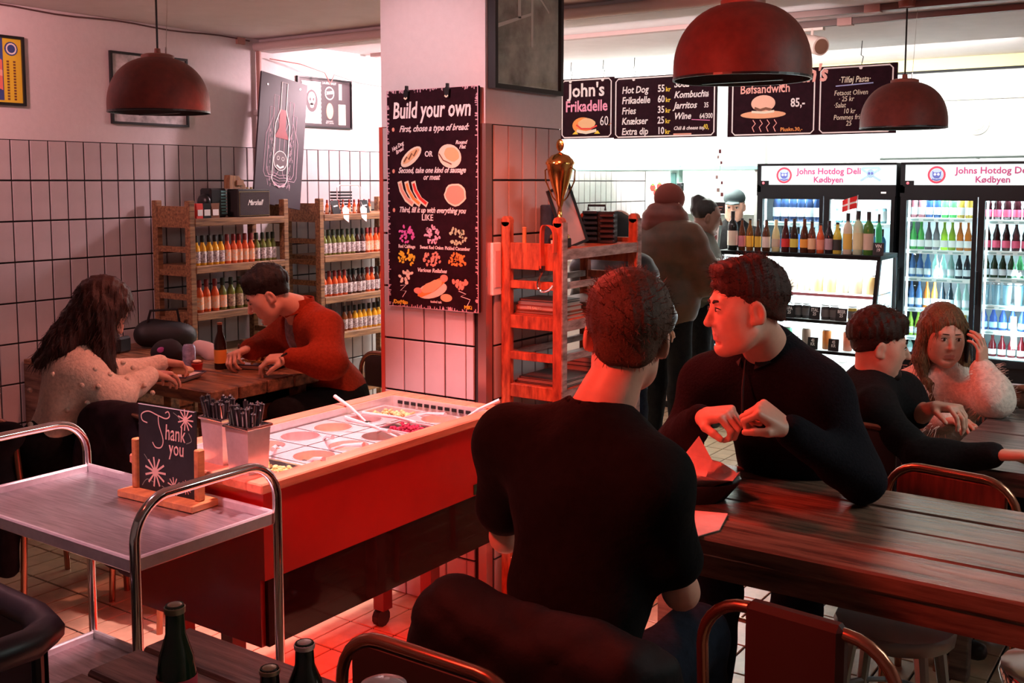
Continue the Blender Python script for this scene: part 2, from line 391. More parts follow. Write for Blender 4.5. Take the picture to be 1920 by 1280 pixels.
def rest(name,items,me,parent):
    vs=[v.co.copy() for v in me.vertices]; fs=[tuple(p.vertices) for p in me.polygons]; b=MB()
    for loc,rot in items:
        M=Matrix.Translation(loc)@Euler(rot).to_matrix().to_4x4(); b.add([M@v for v in vs],fs)
    o=b.o(name,me.materials[0],parent); o['kind']='stuff'; return o
far=[]
for r in range(9):
    for c in range(-40,68):
        y=2.905+(c+.5)*TW; z=TOPZ-(r+.5)*PT
        if -.02<=c<29 and c>=0: 
            j=random.uniform(-.0008,.0008)
            put(TM,'tile',wall_left,(WX-.007+j,y,z),XB)
        else: far.append(((WX-.007,y,z),XB))
rest('tiles_beyond',far,TM,wall_left)
# floor tiles: the ones in view singly, the rest joined
far=[];n=0
R=[(-5.2,-4.1,2.1,2.9),(-2.95,-2.2,2.2,3.6),(-3.6,-2.4,5.7,7.1),(-2.0,-1.5,3.4,4.2),(-1.45,-.45,3.3,4.0)]
for i in range(0,70):
    for j in range(-4,46):
        x=WX+.02+(i+.5)*.111; y=2.435-.217*8+(j+.5)*.217
        if x>2.8 or y>9.9: continue
        if n<300 and any(a<x<b and c<y<d for a,b,c,d in R): put(TMf,'tile',floor,(x,y,-.005),(0,0,0)); n+=1
        else: far.append(((x,y,-.005),(0,0,0)))
rest('tiles_beyond',far,TMf,floor)
# pillar
PX0,PX1,PY0,PY1=-2.848,-2.335,3.2,3.73
pillar=struct(MB().box(PX0+.004,PX1-.004,PY0+.004,PY1-.004,0,CZ).o('pillar',GROUT))
MB().box(PX0,PX1,PY0,PY1,TOPZ,CZ-.001).o('plaster_face',PLASTER,pillar)
PTM=tilemesh((PX1-PX0-.06)/4.35,PT,.009,.002,'tile',TILE,.0075); tw=(PX1-PX0-.06)/4.35
for r in range(9):
    z=TOPZ-(r+.5)*PT
    for c in range(5):
        x=PX0+.01+(c+.5)*tw
        if c==4: put(PTM,'tile',pillar,(PX0+.01+4*tw+.175*tw,PY0-.002,z),NB,(.35,1,1))
        else: put(PTM,'tile',pillar,(x,PY0-.002,z),NB)
        put(PTM,'tile',pillar,(PX1-.006,PY0+.05+(c+.5)*.0955,z),XB,(.0955/tw,1,1))
MB().box(PX1-.03,PX1+.008,PY0-.01,PY0+.03,0,TOPZ).o('corner_strip',mat('corner_metal',(.5,.3,.28),.3,.8),pillar)
MB().box(PX0-.006,PX0+.012,PY0-.01,PY0+.02,0,TOPZ).o('corner_strip',mat('red_light_edge',(.55,.09,.06),.4),pillar)  # strip of red light on the pillar edge, put in as colour
# ceiling beam, conduits, rails
b=MB().box(WX+.0,2.9,4.69,4.80,2.50,CZ); struct(b.o('trim_1',CEILM))
struct(MB().tube([(WX,4.66,2.525),(2.9,4.66,2.525)],.028,12).o('trim_2',mat('conduit',(.62,.5,.48),.5),smooth=True))
struct(MB().box(-5.1,2.9,5.62,5.68,2.55,CZ).o('trim_3',mat('conduit_dark',(.35,.22,.2),.5)))
struct(MB().box(-3.12,3,8.2,8.25,2.49,CZ).o('light_band',mat('yellow_light_tint',(.8,.68,.3),.6)))  # yellow stripe of coloured light, painted as an added board
struct(MB().box(-3.12,3,8.195,8.25,2.475,2.488).o('trim_5',BLKM))
def rail(x0,y0,x1,y1,label):
    t=thing('track_rail',label,'track rail',(x0,y0,2.56))
    MB().box(x0,x1,y0-.018,y0+.018,2.54,2.572).o('rail',mat('rail_brown',(.12,.06,.05),.5),t,W=True)
    for k in range(3):
        x=x0+(x1-x0)*(.15+.35*k); MB().box(x-.04,x+.04,y0-.025,y0+.025,2.535,2.575).o('bracket',mat('rail_bracket',(.4,.2,.17),.5),t,W=True)
rail(-2.4,5.92,1.2,5.92,'dark brown lighting rail on the ceiling nearest the menu boards')
rail(-2.1,5.55,1.2,5.55,'thin rail on the ceiling that the far dome lamp hangs from')
t=thing('ceiling_cable','thin dark cable running along the left wall under the ceiling','cable',(WX+.01,1,2.56))
MB().tube([(WX+.012,y,2.56+.006*math.sin(y*9)) for y in np.arange(1,4.7,.12)],.005,6).o('wire',mat('wire',(.1,.05,.05),.6),t,W=True)
MB().box(WX,WX+.02,4.5,4.56,2.53,2.57).o('clip',mat('rail_bracket',(.4,.2,.17)),t,W=True)
t=thing('wall_pipe','thin vertical pipe on the left wall below the ceiling beam','pipe',(WX+.03,4.66,1.5))
MB().tube([(WX+.025,4.66,1.5),(WX+.025,4.66,2.5)],.016,10).o('pipe',mat('pinkpipe',(.5,.25,.22),.5),t,W=True,smooth=True)
MB().box(WX,WX+.045,4.63,4.69,2.1,2.13).o('bracket',STEEL,t,W=True)
t=thing('extension_lead','looped wires hanging under the ceiling of the far left bay','cable',(WX+.1,5.4,2.45))
MB().tube([(WX+.03,4.75,2.46),(WX+.1,4.95,2.44),(WX+.12,5.15,2.4),(WX+.1,5.22,2.33),(WX+.08,5.28,2.4),(WX+.1,5.5,2.36),(WX+.12,6.0,2.34)],.004,6).o('wire',mat('wirep',(.5,.2,.18)),t,W=True)
# pendant lamps
def pendant(loc,label,R=.21,top=CZ,col_=None,thin=True):
    t=thing('pendant_lamp',label,'lamp',loc,group='dome pendant lamps')
    H=.235; prof=[]
    for i in range(15):
        a=PI/2*i/14; prof.append((R*math.cos(a)**.82 if i<14 else .001,.035+(H-.035)*math.sin(a)))
    prof=[(R*1.0,0)]+prof
    inner=[(r*.965,z-.004) for r,z in prof if r>.05][::-1]
    o=MB().lathe(prof,n=48,cap=False).o('shade',LAMPM if not col_ else col_,t,smooth=True,sa=60)
    MB().lathe([(r*.975,z-.003 if z>.01 else z) for r,z in prof],n=48,cap=False).o('shade_lining',mat('lamp_inner',(.10,.085,.08),.25,.5),t,smooth=True,sa=60)
    MB().lathe([(R*.975,0),(R*1.005,0),(R*1.005,.007),(R*.975,.007)],n=48,cap=False).o('rim',BLACK,t)
    MB().lathe([(.068,H-.018),(.068,H+.006),(.05,H+.012),(.014,H+.014),(.012,H+.035)],n=24).o('cap',mat('lamp_cap',(.32,.10,.07),.5),t,smooth=True)
    L=top-loc[2]
    MB().tube([(0,0,H+.02),(0,0,L)],.0045,8).o('cord',BLACK,t)
    if thin: MB().tube([(.03,.02,H+.01),(.045,.03,L)],.0012,5).o('wire',CHROME,t); MB().cone((.03,.02,H),(.03,.02,H+.04),.004).o('pin',CHROME,t)
    MB().lathe([(.0,L-.03),(.04,L-.03),(.045,L)],n=16).o('ceiling_cap',mat('lamp_cap',(.32,.10,.07)),t,smooth=True)
    MB().ell((0,0,.075),(.035,.035,.045)).o('bulb',mat('bulb',(.7,.68,.65),.2),t,smooth=True)
    MB().cone((0,0,.11),(0,0,.2),.02).o('socket',BLACK,t)
    MB().box(-.13,.13,-.008,.008,-.006,-.001).o('rim_bar',BLACK,t)
    return t
pendant((-3.82,2.88,1.97),'rust-red dome pendant lamp above the couple by the tiled wall')
pendant((-1.295,3.115,1.99),'largest rust-red dome pendant lamp over the two seated young men')
pendant((-1.435,5.54,1.945),'brown dome pendant lamp hanging in front of the menu boards and fridges')
# track spotlights
def tspot(loc,d,label,c,wall=None):
    t=thing('spotlight',label,'spotlight',loc)
    d=Vector(d).normalized(); a=Vector((0,0,0))
    MB().cone(a-d*.09,a+d*.09,.046,.052,24).o('body',c,t,smooth=True)
    MB().cone(a+d*.088,a+d*.094,.042,.042,24).o('lens',mat('lens',(.3,.15,.1),.1,.4),t,smooth=True)
    MB().lathe([(.05,-.004),(.056,-.004),(.056,.004),(.05,.004)],n=20).o('ring',c,t)
    MB().tube([(0,0,.03),(0,.01,.1),(0,.02,CZ-loc[2])],.009).o('arm',c,t)
    MB().box(-.06,.06,0,.04,CZ-loc[2]-.05,CZ-loc[2]).o('driver_box',c,t)
tspot((-2.05,5.93,2.45),(.75,-.55,-.25),'white cylindrical spotlight on the rail beside the largest dome lamp',mat('spot_white',(.7,.55,.48),.4))
tspot((-3.15,1.42,2.50),(-.2,.2,-1),'red-lit white spotlight cut off at the top left of the ceiling',mat('spot_red_lit',(.8,.4,.3),.4))  # white housing; the red light on it is put into the colour
# ---------------------------------------------------------------- kitchen and far wall
k=thing('extractor_hood','white kitchen extractor hood over the counter opening','hood',(-4.3,8,2))
MB().box(-5.1,-3.88,8.0,9.2,1.80,2.02,c=.01).o('canopy',WHITE,k,W=True)
MB().box(-5.1,-3.0,7.98,9.2,1.775,1.80).o('lower_rim',mat('aqua_grey',(.16,.30,.28),.4),k,W=True)
MB().box(-3.88,-3.0,8.06,9.2,1.80,2.02,c=.01).o('side_canopy',mat('hood_side',(.7,.8,.75),.4),k,W=True)
k=thing('kitchen_post','aqua-white post in the kitchen opening behind the customers','post',(-3.92,8.05,0))
MB().box(-3.95,-3.87,8.02,8.1,0,1.775).o('post',mat('aqua',(.45,.72,.66),.4),k,W=True)
MB().box(-3.93,-3.89,8.0,8.02,1.55,1.75).o('slotted_strip',mat('darkteal',(.05,.13,.12),.4),k,W=True)
k=thing('kitchen_camera','small black camera clipped to the aqua kitchen post','camera',(-3.84,7.97,1.66))
MB().box(-3.86,-3.81,7.96,8.0,1.6,1.67,c=.004).o('body',BLACK,k,W=True); MB().cone((-3.82,7.96,1.64),(-3.82,7.93,1.64),.018).o('lens',BLACK,k,W=True); MB().box(-3.9,-3.85,7.97,8.01,1.63,1.65).box(-3.845,-3.835,7.975,7.985,1.56,1.6).o('mount',BLACK,k,W=True)
w=struct(MB().box(-3.2,-3.12,8.0,8.25,0,CZ).o('trim_6',mat('grey_post',(.45,.45,.42),.5)))
k=struct(MB().box(-4.9,-3.3,9.93,9.96,1.1,1.75).o('window_1',mat('kitchen_window',(.75,.9,.82),.15)))
for x in (-4.9,-4.4,-3.9,-3.35): MB().box(x-.02,x+.02,9.9,9.96,1.08,1.77).o('window_frame',WHITE,k)
k=thing('wall_shelf','white shelf on the kitchen back wall with small tubs','shelf',(-4.3,9.8,1.4))
MB().box(-5.0,-3.4,9.7,9.95,1.36,1.39).o('board',WHITE,k,W=True)
for x in (-4.8,-3.6): MB().box(x,x+.02,9.72,9.94,1.28,1.36).o('bracket',STEEL,k,W=True)
for i in range(5):
    q=thing('food_tub','pale plastic tub on the kitchen wall shelf','tub',(-4.7+i*.26,9.82,1.391),group='tubs on the kitchen shelf')
    MB().lathe([(.05,0),(.06,.1)],n=14).o('tub',mat('tub%d'%(i%2),((.7,.75,.7),(.5,.62,.6))[i%2]),q); MB().lathe([(.063,.1),(.063,.115)],n=14).o('lid',WHITE,q)
k=thing('strawberry_poster','small poster with red strawberries on the kitchen wall','poster',(-5.08,9.995,1.60),NB); k.scale=(1.3,1.3,1.3)
MB().box(-.09,.09,-.08,.08,-.004,0).o('sheet',WHITE,k)
for x,y in ((-.03,.01),(.03,.02),(.0,-.03)): MB().disc(x,y,.025,.03,.001,12).o('berry',CRED,k); MB().disc(x,y+.026,.012,.008,.002,8).o('leaf',CGRN,k)
k=thing('prep_counter','steel kitchen prep counter behind the customers','counter',(-4.2,8.9,0))
MB().box(-5.1,-3.4,8.6,9.2,.86,.9,c=.004).o('worktop',BSTEEL,k,W=True); MB().box(-5.08,-3.42,8.63,9.18,.1,.86).o('cabinet',WHITE,k,W=True); MB().box(-5.0,-3.5,8.66,9.1,0,.1).o('plinth',STEEL,k,W=True)
# service counter (pale grey front, at the left of the display case)
k=thing('service_counter','pale grey service counter where the customer in the brown jacket stands','counter',(-3.5,7.2,0))
MB().box(-4.4,-3.08,7.0,7.55,.06,1.06).o('front_panel',mat('counter_grey',(.42,.42,.38),.5,0,.15,5),k,W=True); MB().box(-4.45,-3.06,6.96,7.6,1.06,1.1,c=.006).o('worktop',mat('counter_top',(.5,.5,.48),.3),k,W=True); MB().box(-4.38,-3.1,7.05,7.5,0,.06).o('plinth',BLACK,k,W=True)
k=thing('vent_disc','round white vent high on the wall above the fridges','vent',(-1.62,8.25,2.1),NB)
MB().lathe([(.001,.03),(.05,.028),(.06,.018),(.065,.02)],n=24).o('cap',mat('vent',(.78,.8,.7),.5),k,smooth=True); MB().lathe([(.065,0),(.085,0),(.085,.012),(.065,.014)],n=24).o('ring',mat('vent2',(.72,.76,.66),.5),k,smooth=True)
k=thing('curtain_rod','thin dark rod on the wall above the right fridge','rod',(-1.6,8.2,1.86))
MB().tube([(-2.28,8.18,1.848),(1.0,8.18,1.87)],.008).o('rod',mat('rod',(.05,.07,.06),.4),k,W=True)
for x in (-2.27,-1.6,-.8): MB().cone((x,8.18,1.85),(x,8.25,1.85),.008).o('bracket',mat('rod',(.05,.07,.06)),k,W=True)
k=thing('wall_panel','pale recessed duct cover high on the wall above the fridges','duct cover',(-1.4,8.25,2.3),NB)
MB().box(-.6,1.4,-.03,.02,0,.03).o('cover',mat('duct',(.7,.74,.64),.6),k); MB().box(-.6,-.57,-.04,.03,0,.04).o('end_cap',WHITE,k)
# ---------------------------------------------------------------- hot sauce shelves along the tiled wall
def shelf_unit(y0,y1,label):
    x0,x1=-5.165,-4.83; t=thing('shelf_unit',label,'shelf',((x0+x1)/2,(y0+y1)/2,0))
    for y in (y0,y1-.04):
        for x in (x0,x1-.045): MB().box(x,x+.045,y,y+.04,0,1.572,c=.004).o('post',WSH,t,W=True)
        MB().box(x0+.045,x1-.045,y+.006,y+.03,1.42,1.54).o('end_board',WSH,t,W=True)
        for z in (1.30,1.165,1.03,.89,.76,.62,.46,.28): MB().box(x0+.04,x1-.04,y+.008,y+.032,z-.02,z+.012).o('rung',WSH,t,W=True)
    for z in (1.47,1.203,.935,.69,.31): 
        MB().box(x0+.01,x1+.004,y0+.038,y1-.038,z-.042,z,c=.003).o('shelf_board',WSH,t,W=True)
    return t
shelf_unit(3.82,4.565,'wooden ladder shelf of hot sauces beside the couple by the tiled wall')
shelf_unit(4.83,5.75,'wooden ladder shelf of hot sauces partly behind the white pillar')
SB={}
GL=dict(y=(.85,.42,.02),r=(.72,.10,.02),g=(.16,.17,.03),k=(.05,.015,.01),b=(.30,.08,.02))
LB=dict(w=(.78,.68,.66),o=(.85,.25,.06),m=(.55,.40,.25))
def sauce(c,l,loc,label,group,h=1):
    key=(c,l)
    if key not in SB:
        t=thing('sauce_bottle',label,'bottle',loc,group=group)
        MB().lathe([(.019,0),(.021,.004),(.021,.088),(.018,.104),(.0105,.118),(.0095,.138)],n=12).o('body',mat('sauce_'+c,GL[c],.12,coat=.5),t,smooth=True)
        MB().lathe([(.0216,.014),(.0216,.078)],n=12,cap=False).o('label',mat('saucelabel_'+l,LB[l],.6,noise=.7,nscale=90,dark=(.12,.05,.06) if l!='o' else (.75,.7,.6)),t,smooth=True)
        MB().lathe([(.0115,.128),(.0125,.134),(.012,.162),(.009,.166)],n=12).o('cap',mat('saucecap_'+c,dict(y=(.02,.015,.01),r=(.25,.02,.02),g=(.03,.04,.02),k=(.01,.01,.01),b=(.02,.01,.01))[c],.4),t,smooth=True)
        SB[key]=t
    else: t=dup(SB[key]); t.location=loc
    t.scale=(h,h,h); t.rotation_euler=(0,0,random.uniform(0,6)); t['label']=label
    if group: t['group']=group
    return t
def row(z,y0,dy,seq,group,labels,x=-4.88,h=1,back=True):
    for i,(c,l) in enumerate(seq):
        sauce(c,l,(x+random.uniform(-.006,.006),y0+i*dy,z),labels[c+l],group+' ('+labels[c+l][:30]+')',h)
S=lambda s:[(a,b) for a,b in s.split()] if 0 else [tuple(q) for q in s.split()]
row(1.203,3.90,.0445,S('yw yw yw yw yw ro ro ro ro ro gw gw gw gw'),'upper shelf by the couple',
 dict(yw='yellow hot sauce bottle in the fourteen-bottle row above the man eating',ro='red-orange hot sauce bottle in the middle of the row above the man eating',gw='green hot sauce bottle at the right end of the row above the man eating'),h=1.03)
row(.935,3.91,.058,S('ro ro ro go gm gm gm gm gm yw yw'),'second shelf by the couple',
 dict(ro='red hot sauce bottle with orange label on the shelf left of the man eating',go='dark green bottle with orange label between red and green sauces by the man',gm='large green sauce bottle on the shelf directly behind the eating man',yw='yellow-necked sauce bottle behind the head of the man eating'),h=1.12)
row(1.203,4.91,.045,S('gw gw gw gw gw gw gw kw kw ro ro ro ro ro ro ro ro'),'upper shelf beside the pillar',
 dict(gw='green hot sauce bottle with pale label on the upper shelf beside the pillar',kw='dark sauce bottle between green and red ones on the upper pillar shelf',ro='red hot sauce bottle on the upper shelf touching the pillar edge'),h=1.0)
row(.935,4.91,.046,S('rw rw rw rw rw kw kw kw kw rw rw kw rw rw kw'),'second shelf beside the pillar',
 dict(rw='bright red sauce bottle with white label on the second shelf beside the pillar',kw='black sauce bottle with white label on the second shelf beside the pillar'),h=1.0)
row(.69,5.10,.047,S('bw bw yw yw yw yw yw yw yw yw'),'third shelf beside the pillar',
 dict(bw='brown sauce bottle at the left of the lowest sauce row by the pillar',yw='yellow sauce bottle in the lowest sauce row beside the pillar'),h=1.0)
row(1.47,4.9,.05,S('ro ro ro ro ro ro ro ro ro ro'),'top shelf beside the pillar',dict(ro='small red sauce bottle standing on top of the shelf beside the pillar'),h=.55)
for i in range(11):
    g=thing('drinking_glass','clear upturned glass on the bottom shelf board beside the pillar','glass',(-4.95+.11*(i%2),4.95+i*.07,.311),group='glasses on the bottom shelf')
    MB().lathe([(.034,0),(.036,.01),(.03,.1),(.0,.102)],n=14,cap=False).o('bowl',glassmat('clear_glass',(1,.9,.9),.8),g,smooth=True); MB().lathe([(.036,0),(.038,.004),(.036,.008)],n=14,cap=False).o('rim',STEEL,g)
for i in range(9):
    g=thing('wine_glass','wine glass behind the sauces on the third shelf beside the pillar','glass',(-5.08,4.93+i*.085,.691),group='wine glasses on the third shelf')
    MB().lathe([(.03,0),(.004,.006),(.004,.07)],n=12).o('stem',glassmat('clear_glass'),g,smooth=True); MB().lathe([(.004,.07),(.03,.1),(.034,.13),(.028,.17)],n=12,cap=False).o('bowl',glassmat('clear_glass'),g,smooth=True)
# things on top of the shelves
t=thing('guitar_amp_speaker','small black speaker with white script lettering on the left shelf top','speaker',(-4.86,4.32,1.47),XB)
MB().box(-.125,.125,0,.165,-.1,0,c=.006).o('cabinet',mat('tolex',(.02,.016,.017),.6,bump=.3,nscale=200),t)
MB().box(-.112,.112,.012,.145,0,.004).o('grille',mat('grille',(.05,.035,.038),.9,bump=.5,nscale=300),t)
MB().stroke([(-.116,.008),(.116,.008),(.116,.149),(-.116,.149)],.003,.003,True).o('piping',mat('brass',(.6,.4,.2),.3,1),t)
text(t,'Marshall',0,.07,.045,CW,.0055,shear=.5,off=.02,w=.75)
for i in range(5): MB().cone((-.09+i*.03,.165,-.06),(-.09+i*.03,.176,-.06),.008).o('knob',mat('brass',(.6,.4,.2)),t)
t=thing('plastic_crate','black and teal slatted plastic crate left of the speaker','crate',(-4.92,4.12,1.47),XB)
MB().box(-.075,.045,0,.17,-.1,0,c=.01).o('case',BLACK,t)
for i in range(8): MB().box(.0,.04,.02+i*.018,.03+i*.018,0,.004).o('slat',mat('teal',(.12,.3,.3),.4),t)
MB().ell((-.09,.09,-.04),(.03,.05,.05)).o('side_grip',BLACK,t,smooth=True)
for y,c,lb,w in ((3.93,CRED,'red and white sauce packet at the left end of the shelf top',.025),(3.98,BLACK,'black printed pouch beside the red packet on the shelf top',.03),(4.04,CBRN,'dark brown snack bag left of the black crate',.03)):
    t=thing('snack_packet',lb,'packet',(-4.87,y,1.47),XB)
    MB().prism([(-w,0),(w,0),(w*.9,.06),(w*1.05,.085),(-w*1.05,.085),(-w*.9,.06)],-.035,-.005).o('pouch',c,t); MB().box(-w*.7,w*.7,.015,.05,-.004,-.002).o('label',CW,t)
t=thing('wooden_stand','small brown wooden stand on top of the black speaker','stand',(-4.9,4.22,1.637),XB)
MB().prism([(-.05,0),(.07,0),(.07,.02),(.02,.075),(-.045,.08),(-.05,.05)],-.05,.0).o('block',WSH,t); MB().box(.0,.05,.02,.05,.0,.008).o('face',mat('brnface',(.3,.14,.07)),t)
t=thing('receipt_tray','black slatted tray stack with wire handle on the far shelf top','tray stack',(-4.95,5.2,1.47),XB)
for i in range(7): MB().box(-.06,.06,.012+i*.02,.024+i*.02,-.09,0,c=.002).o('tray',BLACK,t)
MB().tube([(-.075,0,-.01),(-.075,.17,-.01),(-.05,.185,-.01),(.13,.185,-.01),(.15,.17,-.01),(.15,0,-.01)],.004).o('wire_handle',STEEL,t)
for y,lb in ((5.0,'black folded card leaning among the small red bottles'),(5.28,'black price card right of the slatted tray stack')):
    t=thing('price_card',lb,'card',(-4.84,y,1.47),(PI/2-.3,0,PI/2))
    MB().box(-.035,.035,0,.09,-.004,0).o('card',BLACK,t); MB().stroke([(-.02,.05),(.02,.055)],.008).o('writing',CW,t); MB().box(-.03,.03,0,.004,-.03,0).o('foot',BLACK,t)
for y,rz in ((5.07,.4),(5.24,-.3)):
    t=thing('paper_tag','white paper tag hanging over the shelf edge '+('left' if y<5.1 else 'right')+' of the slatted tray','tag',(-4.83,y,1.47),(PI/2-.2,0,PI/2))
    MB().prism([(-.028,-.03),(.012,-.06),(.035,.03),(.0,.055),(-.03,.03)],0,.002).o('tag',CW,t); MB().tube([(0,.05,0),(.0,.08,-.01)],.0015,5).o('string',CW,t)
# leaning blackboard with bottle drawing
def board(name,w,h,loc,rot,label,cat,face,edge,th=.014,group=None,origin='c'):
    t=thing(name,label,cat,loc,rot,group); MB().box(-w/2,w/2,-h/2,h/2,-th,0).o('board',[face],t)
    return t
M=Matrix.Rotation(math.radians(-6.5),4,'X')
t=board('chalkboard',.385,.80,(-4.93,4.61,1.925),(PI/2-.05,math.radians(9),PI/2),'tall black chalkboard with a hand-drawn sauce bottle leaning behind the shelves','chalkboard',mat('board_grey',(.045,.03,.042),.5),BLACK)
def bottle_outline(x,y,s):
    return [(x-.03*s,y+.5*s),(x-.03*s,y+.28*s),(x-.075*s,y+.16*s),(x-.08*s,y-.28*s),(x-.05*s,y-.33*s),(x+.05*s,y-.33*s),(x+.08*s,y-.28*s),(x+.075*s,y+.16*s),(x+.03*s,y+.28*s),(x+.03*s,y+.5*s)]
CP=mat('chalk_pinkish',(.62,.42,.5),.8)
for i,(x,y,s) in enumerate(((-.06,-.02,.6),(.07,-.03,.58),(-.09,-.06,.52),(.1,-.07,.5))): MB().stroke(bottle_outline(x,y,s),.004,.001+.0004*i,True).o('drawn_bottle',CP,t)
MB().prism([(-.028,.2),(-.028,.08),(-.06,.02),(.06,.02),(.028,.08),(.028,.2)],0,.002).o('drawn_neck',mat('draw_red',(.3,.03,.04)),t)
MB().stroke(bottle_outline(0,-.02,.78),.007,.003,True).o('drawn_bottle',CW,t)
MB().disc(0,-.12,.055,.06,.0025,24).o('drawn_label',mat('draw_dark',(.12,.08,.09)),t)
MB().stroke([(.055*math.cos(a),-.12+.06*math.sin(a)) for a in np.linspace(0,6.28,24)],.005,.0035,True).stroke([(-.02+.01*math.cos(a),-.105+.012*math.sin(a)) for a in np.linspace(0,6.28,10)],.003,.0035,True).stroke([(.02+.01*math.cos(a),-.105+.012*math.sin(a)) for a in np.linspace(0,6.28,10)],.003,.0035,True).stroke([(-.03,-.15),(0,-.165),(.03,-.15)],.012,.0035).o('drawn_skull',CW,t)
random.seed(3)
b=MB()
for i in range(70):
    x=random.choice([-1,1])*random.uniform(.06,.1); y=random.uniform(-.3,.05); b.stroke([(x,y),(x+random.uniform(-.004,.004),y+.02)],.003,.002)
for k in range(5): b.stroke([(-.055,-.2-.018*k),(0,-.212-.018*k),(.055,-.2-.018*k)],.003,.0035)
b.stroke([(-.05,-.26),(0,-.285),(.05,-.26)],.01,.004)
b.o('drawn_hatching',CP,t)
for x,y in ((-.14,.33),(.13,.36),(.02,-.37)): MB().cone((x,y,0),(x,y,.003),.006).o('screw',STEEL,t)
# posters
def frame(t,w,h,fw,m,d=.018):
    for n,(a,b_,c,e) in enumerate(((-w/2,w/2,h/2-fw,h/2),(-w/2,w/2,-h/2,-h/2+fw),(-w/2,-w/2+fw,-h/2+fw,h/2-fw),(w/2-fw,w/2,-h/2+fw,h/2-fw))): MB().box(a,b_,c,e,0,d).o('frame_bar',m,t)
t=thing('framed_poster','framed yellow poster with blue and red art, cut by the photo edge','poster',(-5.199,2.93,2.24),XB)
MB().box(-.16,.16,-.165,.165,0,.006).o('print',CYEL,t); frame(t,.335,.35,.014,BLACK)
MB().box(-.15,.055,-.15,.16,.006,.007).o('art_ground',mat('artblue',(.05,.08,.28)),t)
MB().prism([(-.15,.15),(.05,.05),(.05,-.1),(-.15,-.02)],.007,.008).o('art_shape',mat('artred',(.85,.2,.15)),t); MB().prism([(-.15,.05),(.05,.0),(.05,-.03),(-.15,.0)],.008,.009).o('art_stripe',mat('artpink',(.9,.45,.35)),t)
MB().disc(.1,.11,.035,.035,.0075).o('emblem',mat('artblue',(.05,.08,.28)),t); MB().stroke([(.1+.025*math.cos(a),.11+.025*math.sin(a)) for a in np.linspace(0,6.28,14)],.008,.009,True).o('emblem_ring',CW,t)
for x in (.08,.115):
    b=MB()
    for i in range(14): b.box(x-.006,x+.006,.05-i*.0145-.009,.05-i*.0145,.006,.0075)
    b.o('small_print',CBRN,t)
t=thing('framed_print','thin black-framed pale landscape print behind the left dome lamp','picture',(-5.199,3.857,2.2),XB)
MB().box(-.25,.25,-.19,.19,0,.006).o('print',mat('print_pale',(.6,.55,.56),.5,noise=.6,nscale=14),t); frame(t,.52,.40,.013,BLACK)
t=thing('framed_label_print','black-framed print of a skull label and orange barrel on the far left wall','picture',(-5.199,5.26,2.21),XB)
MB().box(-.25,.25,-.16,.16,0,.006).o('print',mat('print_brown',(.05,.03,.035),.5),t); frame(t,.515,.335,.01,BLACK)
MB().prism([(-.215+ (.006 if i%2 else 0),-.14+i*.014) for i in range(21)]+[(-.035-(.006 if i%2 else 0),.14-i*.014) for i in range(21)],.006,.008).o('label_panel',CW,t)
MB().disc(-.125,.01,.055,.075,.0085).o('skull_ground',mat('skg',(.10,.06,.07)),t)
MB().disc(-.125,.025,.035,.045,.0095).disc(-.125,-.02,.018,.018,.0095).o('skull',CW,t); MB().disc(-.14,.02,.009,.011,.0105).disc(-.11,.02,.009,.011,.0105).prism([(-.125,-.0),(-.13,-.012),(-.12,-.012)],0,.0105).o('skull_sockets',mat('skg',(.1,.06,.07)),t)
MB().stroke([(-.19,-.07),(-.125,-.095),(-.06,-.07)],.03,.0098).o('ribbon',CW,t)
MB().disc(.045,.07,.045,.045,.008).o('round_mark',CW,t); MB().disc(.045,.07,.037,.037,.009).o('round_mark_inner',mat('print_brown',(.05,.03,.035)),t); MB().stroke([(.015,.07),(.075,.078)],.02,.0095).o('mark_script',CW,t)
MB().disc(.045,-.05,.034,.055,.008).o('barrel',CSAL,t)
text(t,'SAUERKRAUT',.045,.13,.022,CW,.0065); text(t,'GOURMET\nHOT SAUCE',.045,-.125,.014,CW,.0065)
for i in range(8): MB().box(.135+i*.004,.137+i*.004,.03,.14,.006,.0075).o('code_bar',CW,t)
MB().box(.13,.2,-.14,.0,.006,.0075).o('tan_block',CCREAM,t)
# photograph on the pillar
t=thing('framed_photograph','large black-framed grey photograph on the pillar side','picture',(PX1+.001,3.452,2.30),XB)
MB().box(-.225,.225,-.26,.26,0,.02).o('print',mat('photo_grey',(.55,.58,.50),.25,noise=.6,nscale=7,stretch=(1,1,3),coat=.6),t)
frame(t,.475,.55,.018,BLACK,.035)
MB().prism([(-.07,.2),(-.05,.2),(-.05,0),(-.07,0)],.02,.0215).prism([(-.2,-.05),(.02,.02),(.02,.03),(-.2,-.035)],.02,.0215).prism([(-.05,.2),(.15,.05),(.15,.04),(-.05,.185)],.02,.0215).prism([(.02,.13),(.035,.12),(.035,-.1),(.02,-.1)],.02,.0215).o('photo_structure',mat('photo_light',(.75,.75,.68),.4),t)
MB().box(-.21,.21,-.25,.25,.024,.026).o('glass',glassmat('picture_glass',(1,1,1),.95),t)
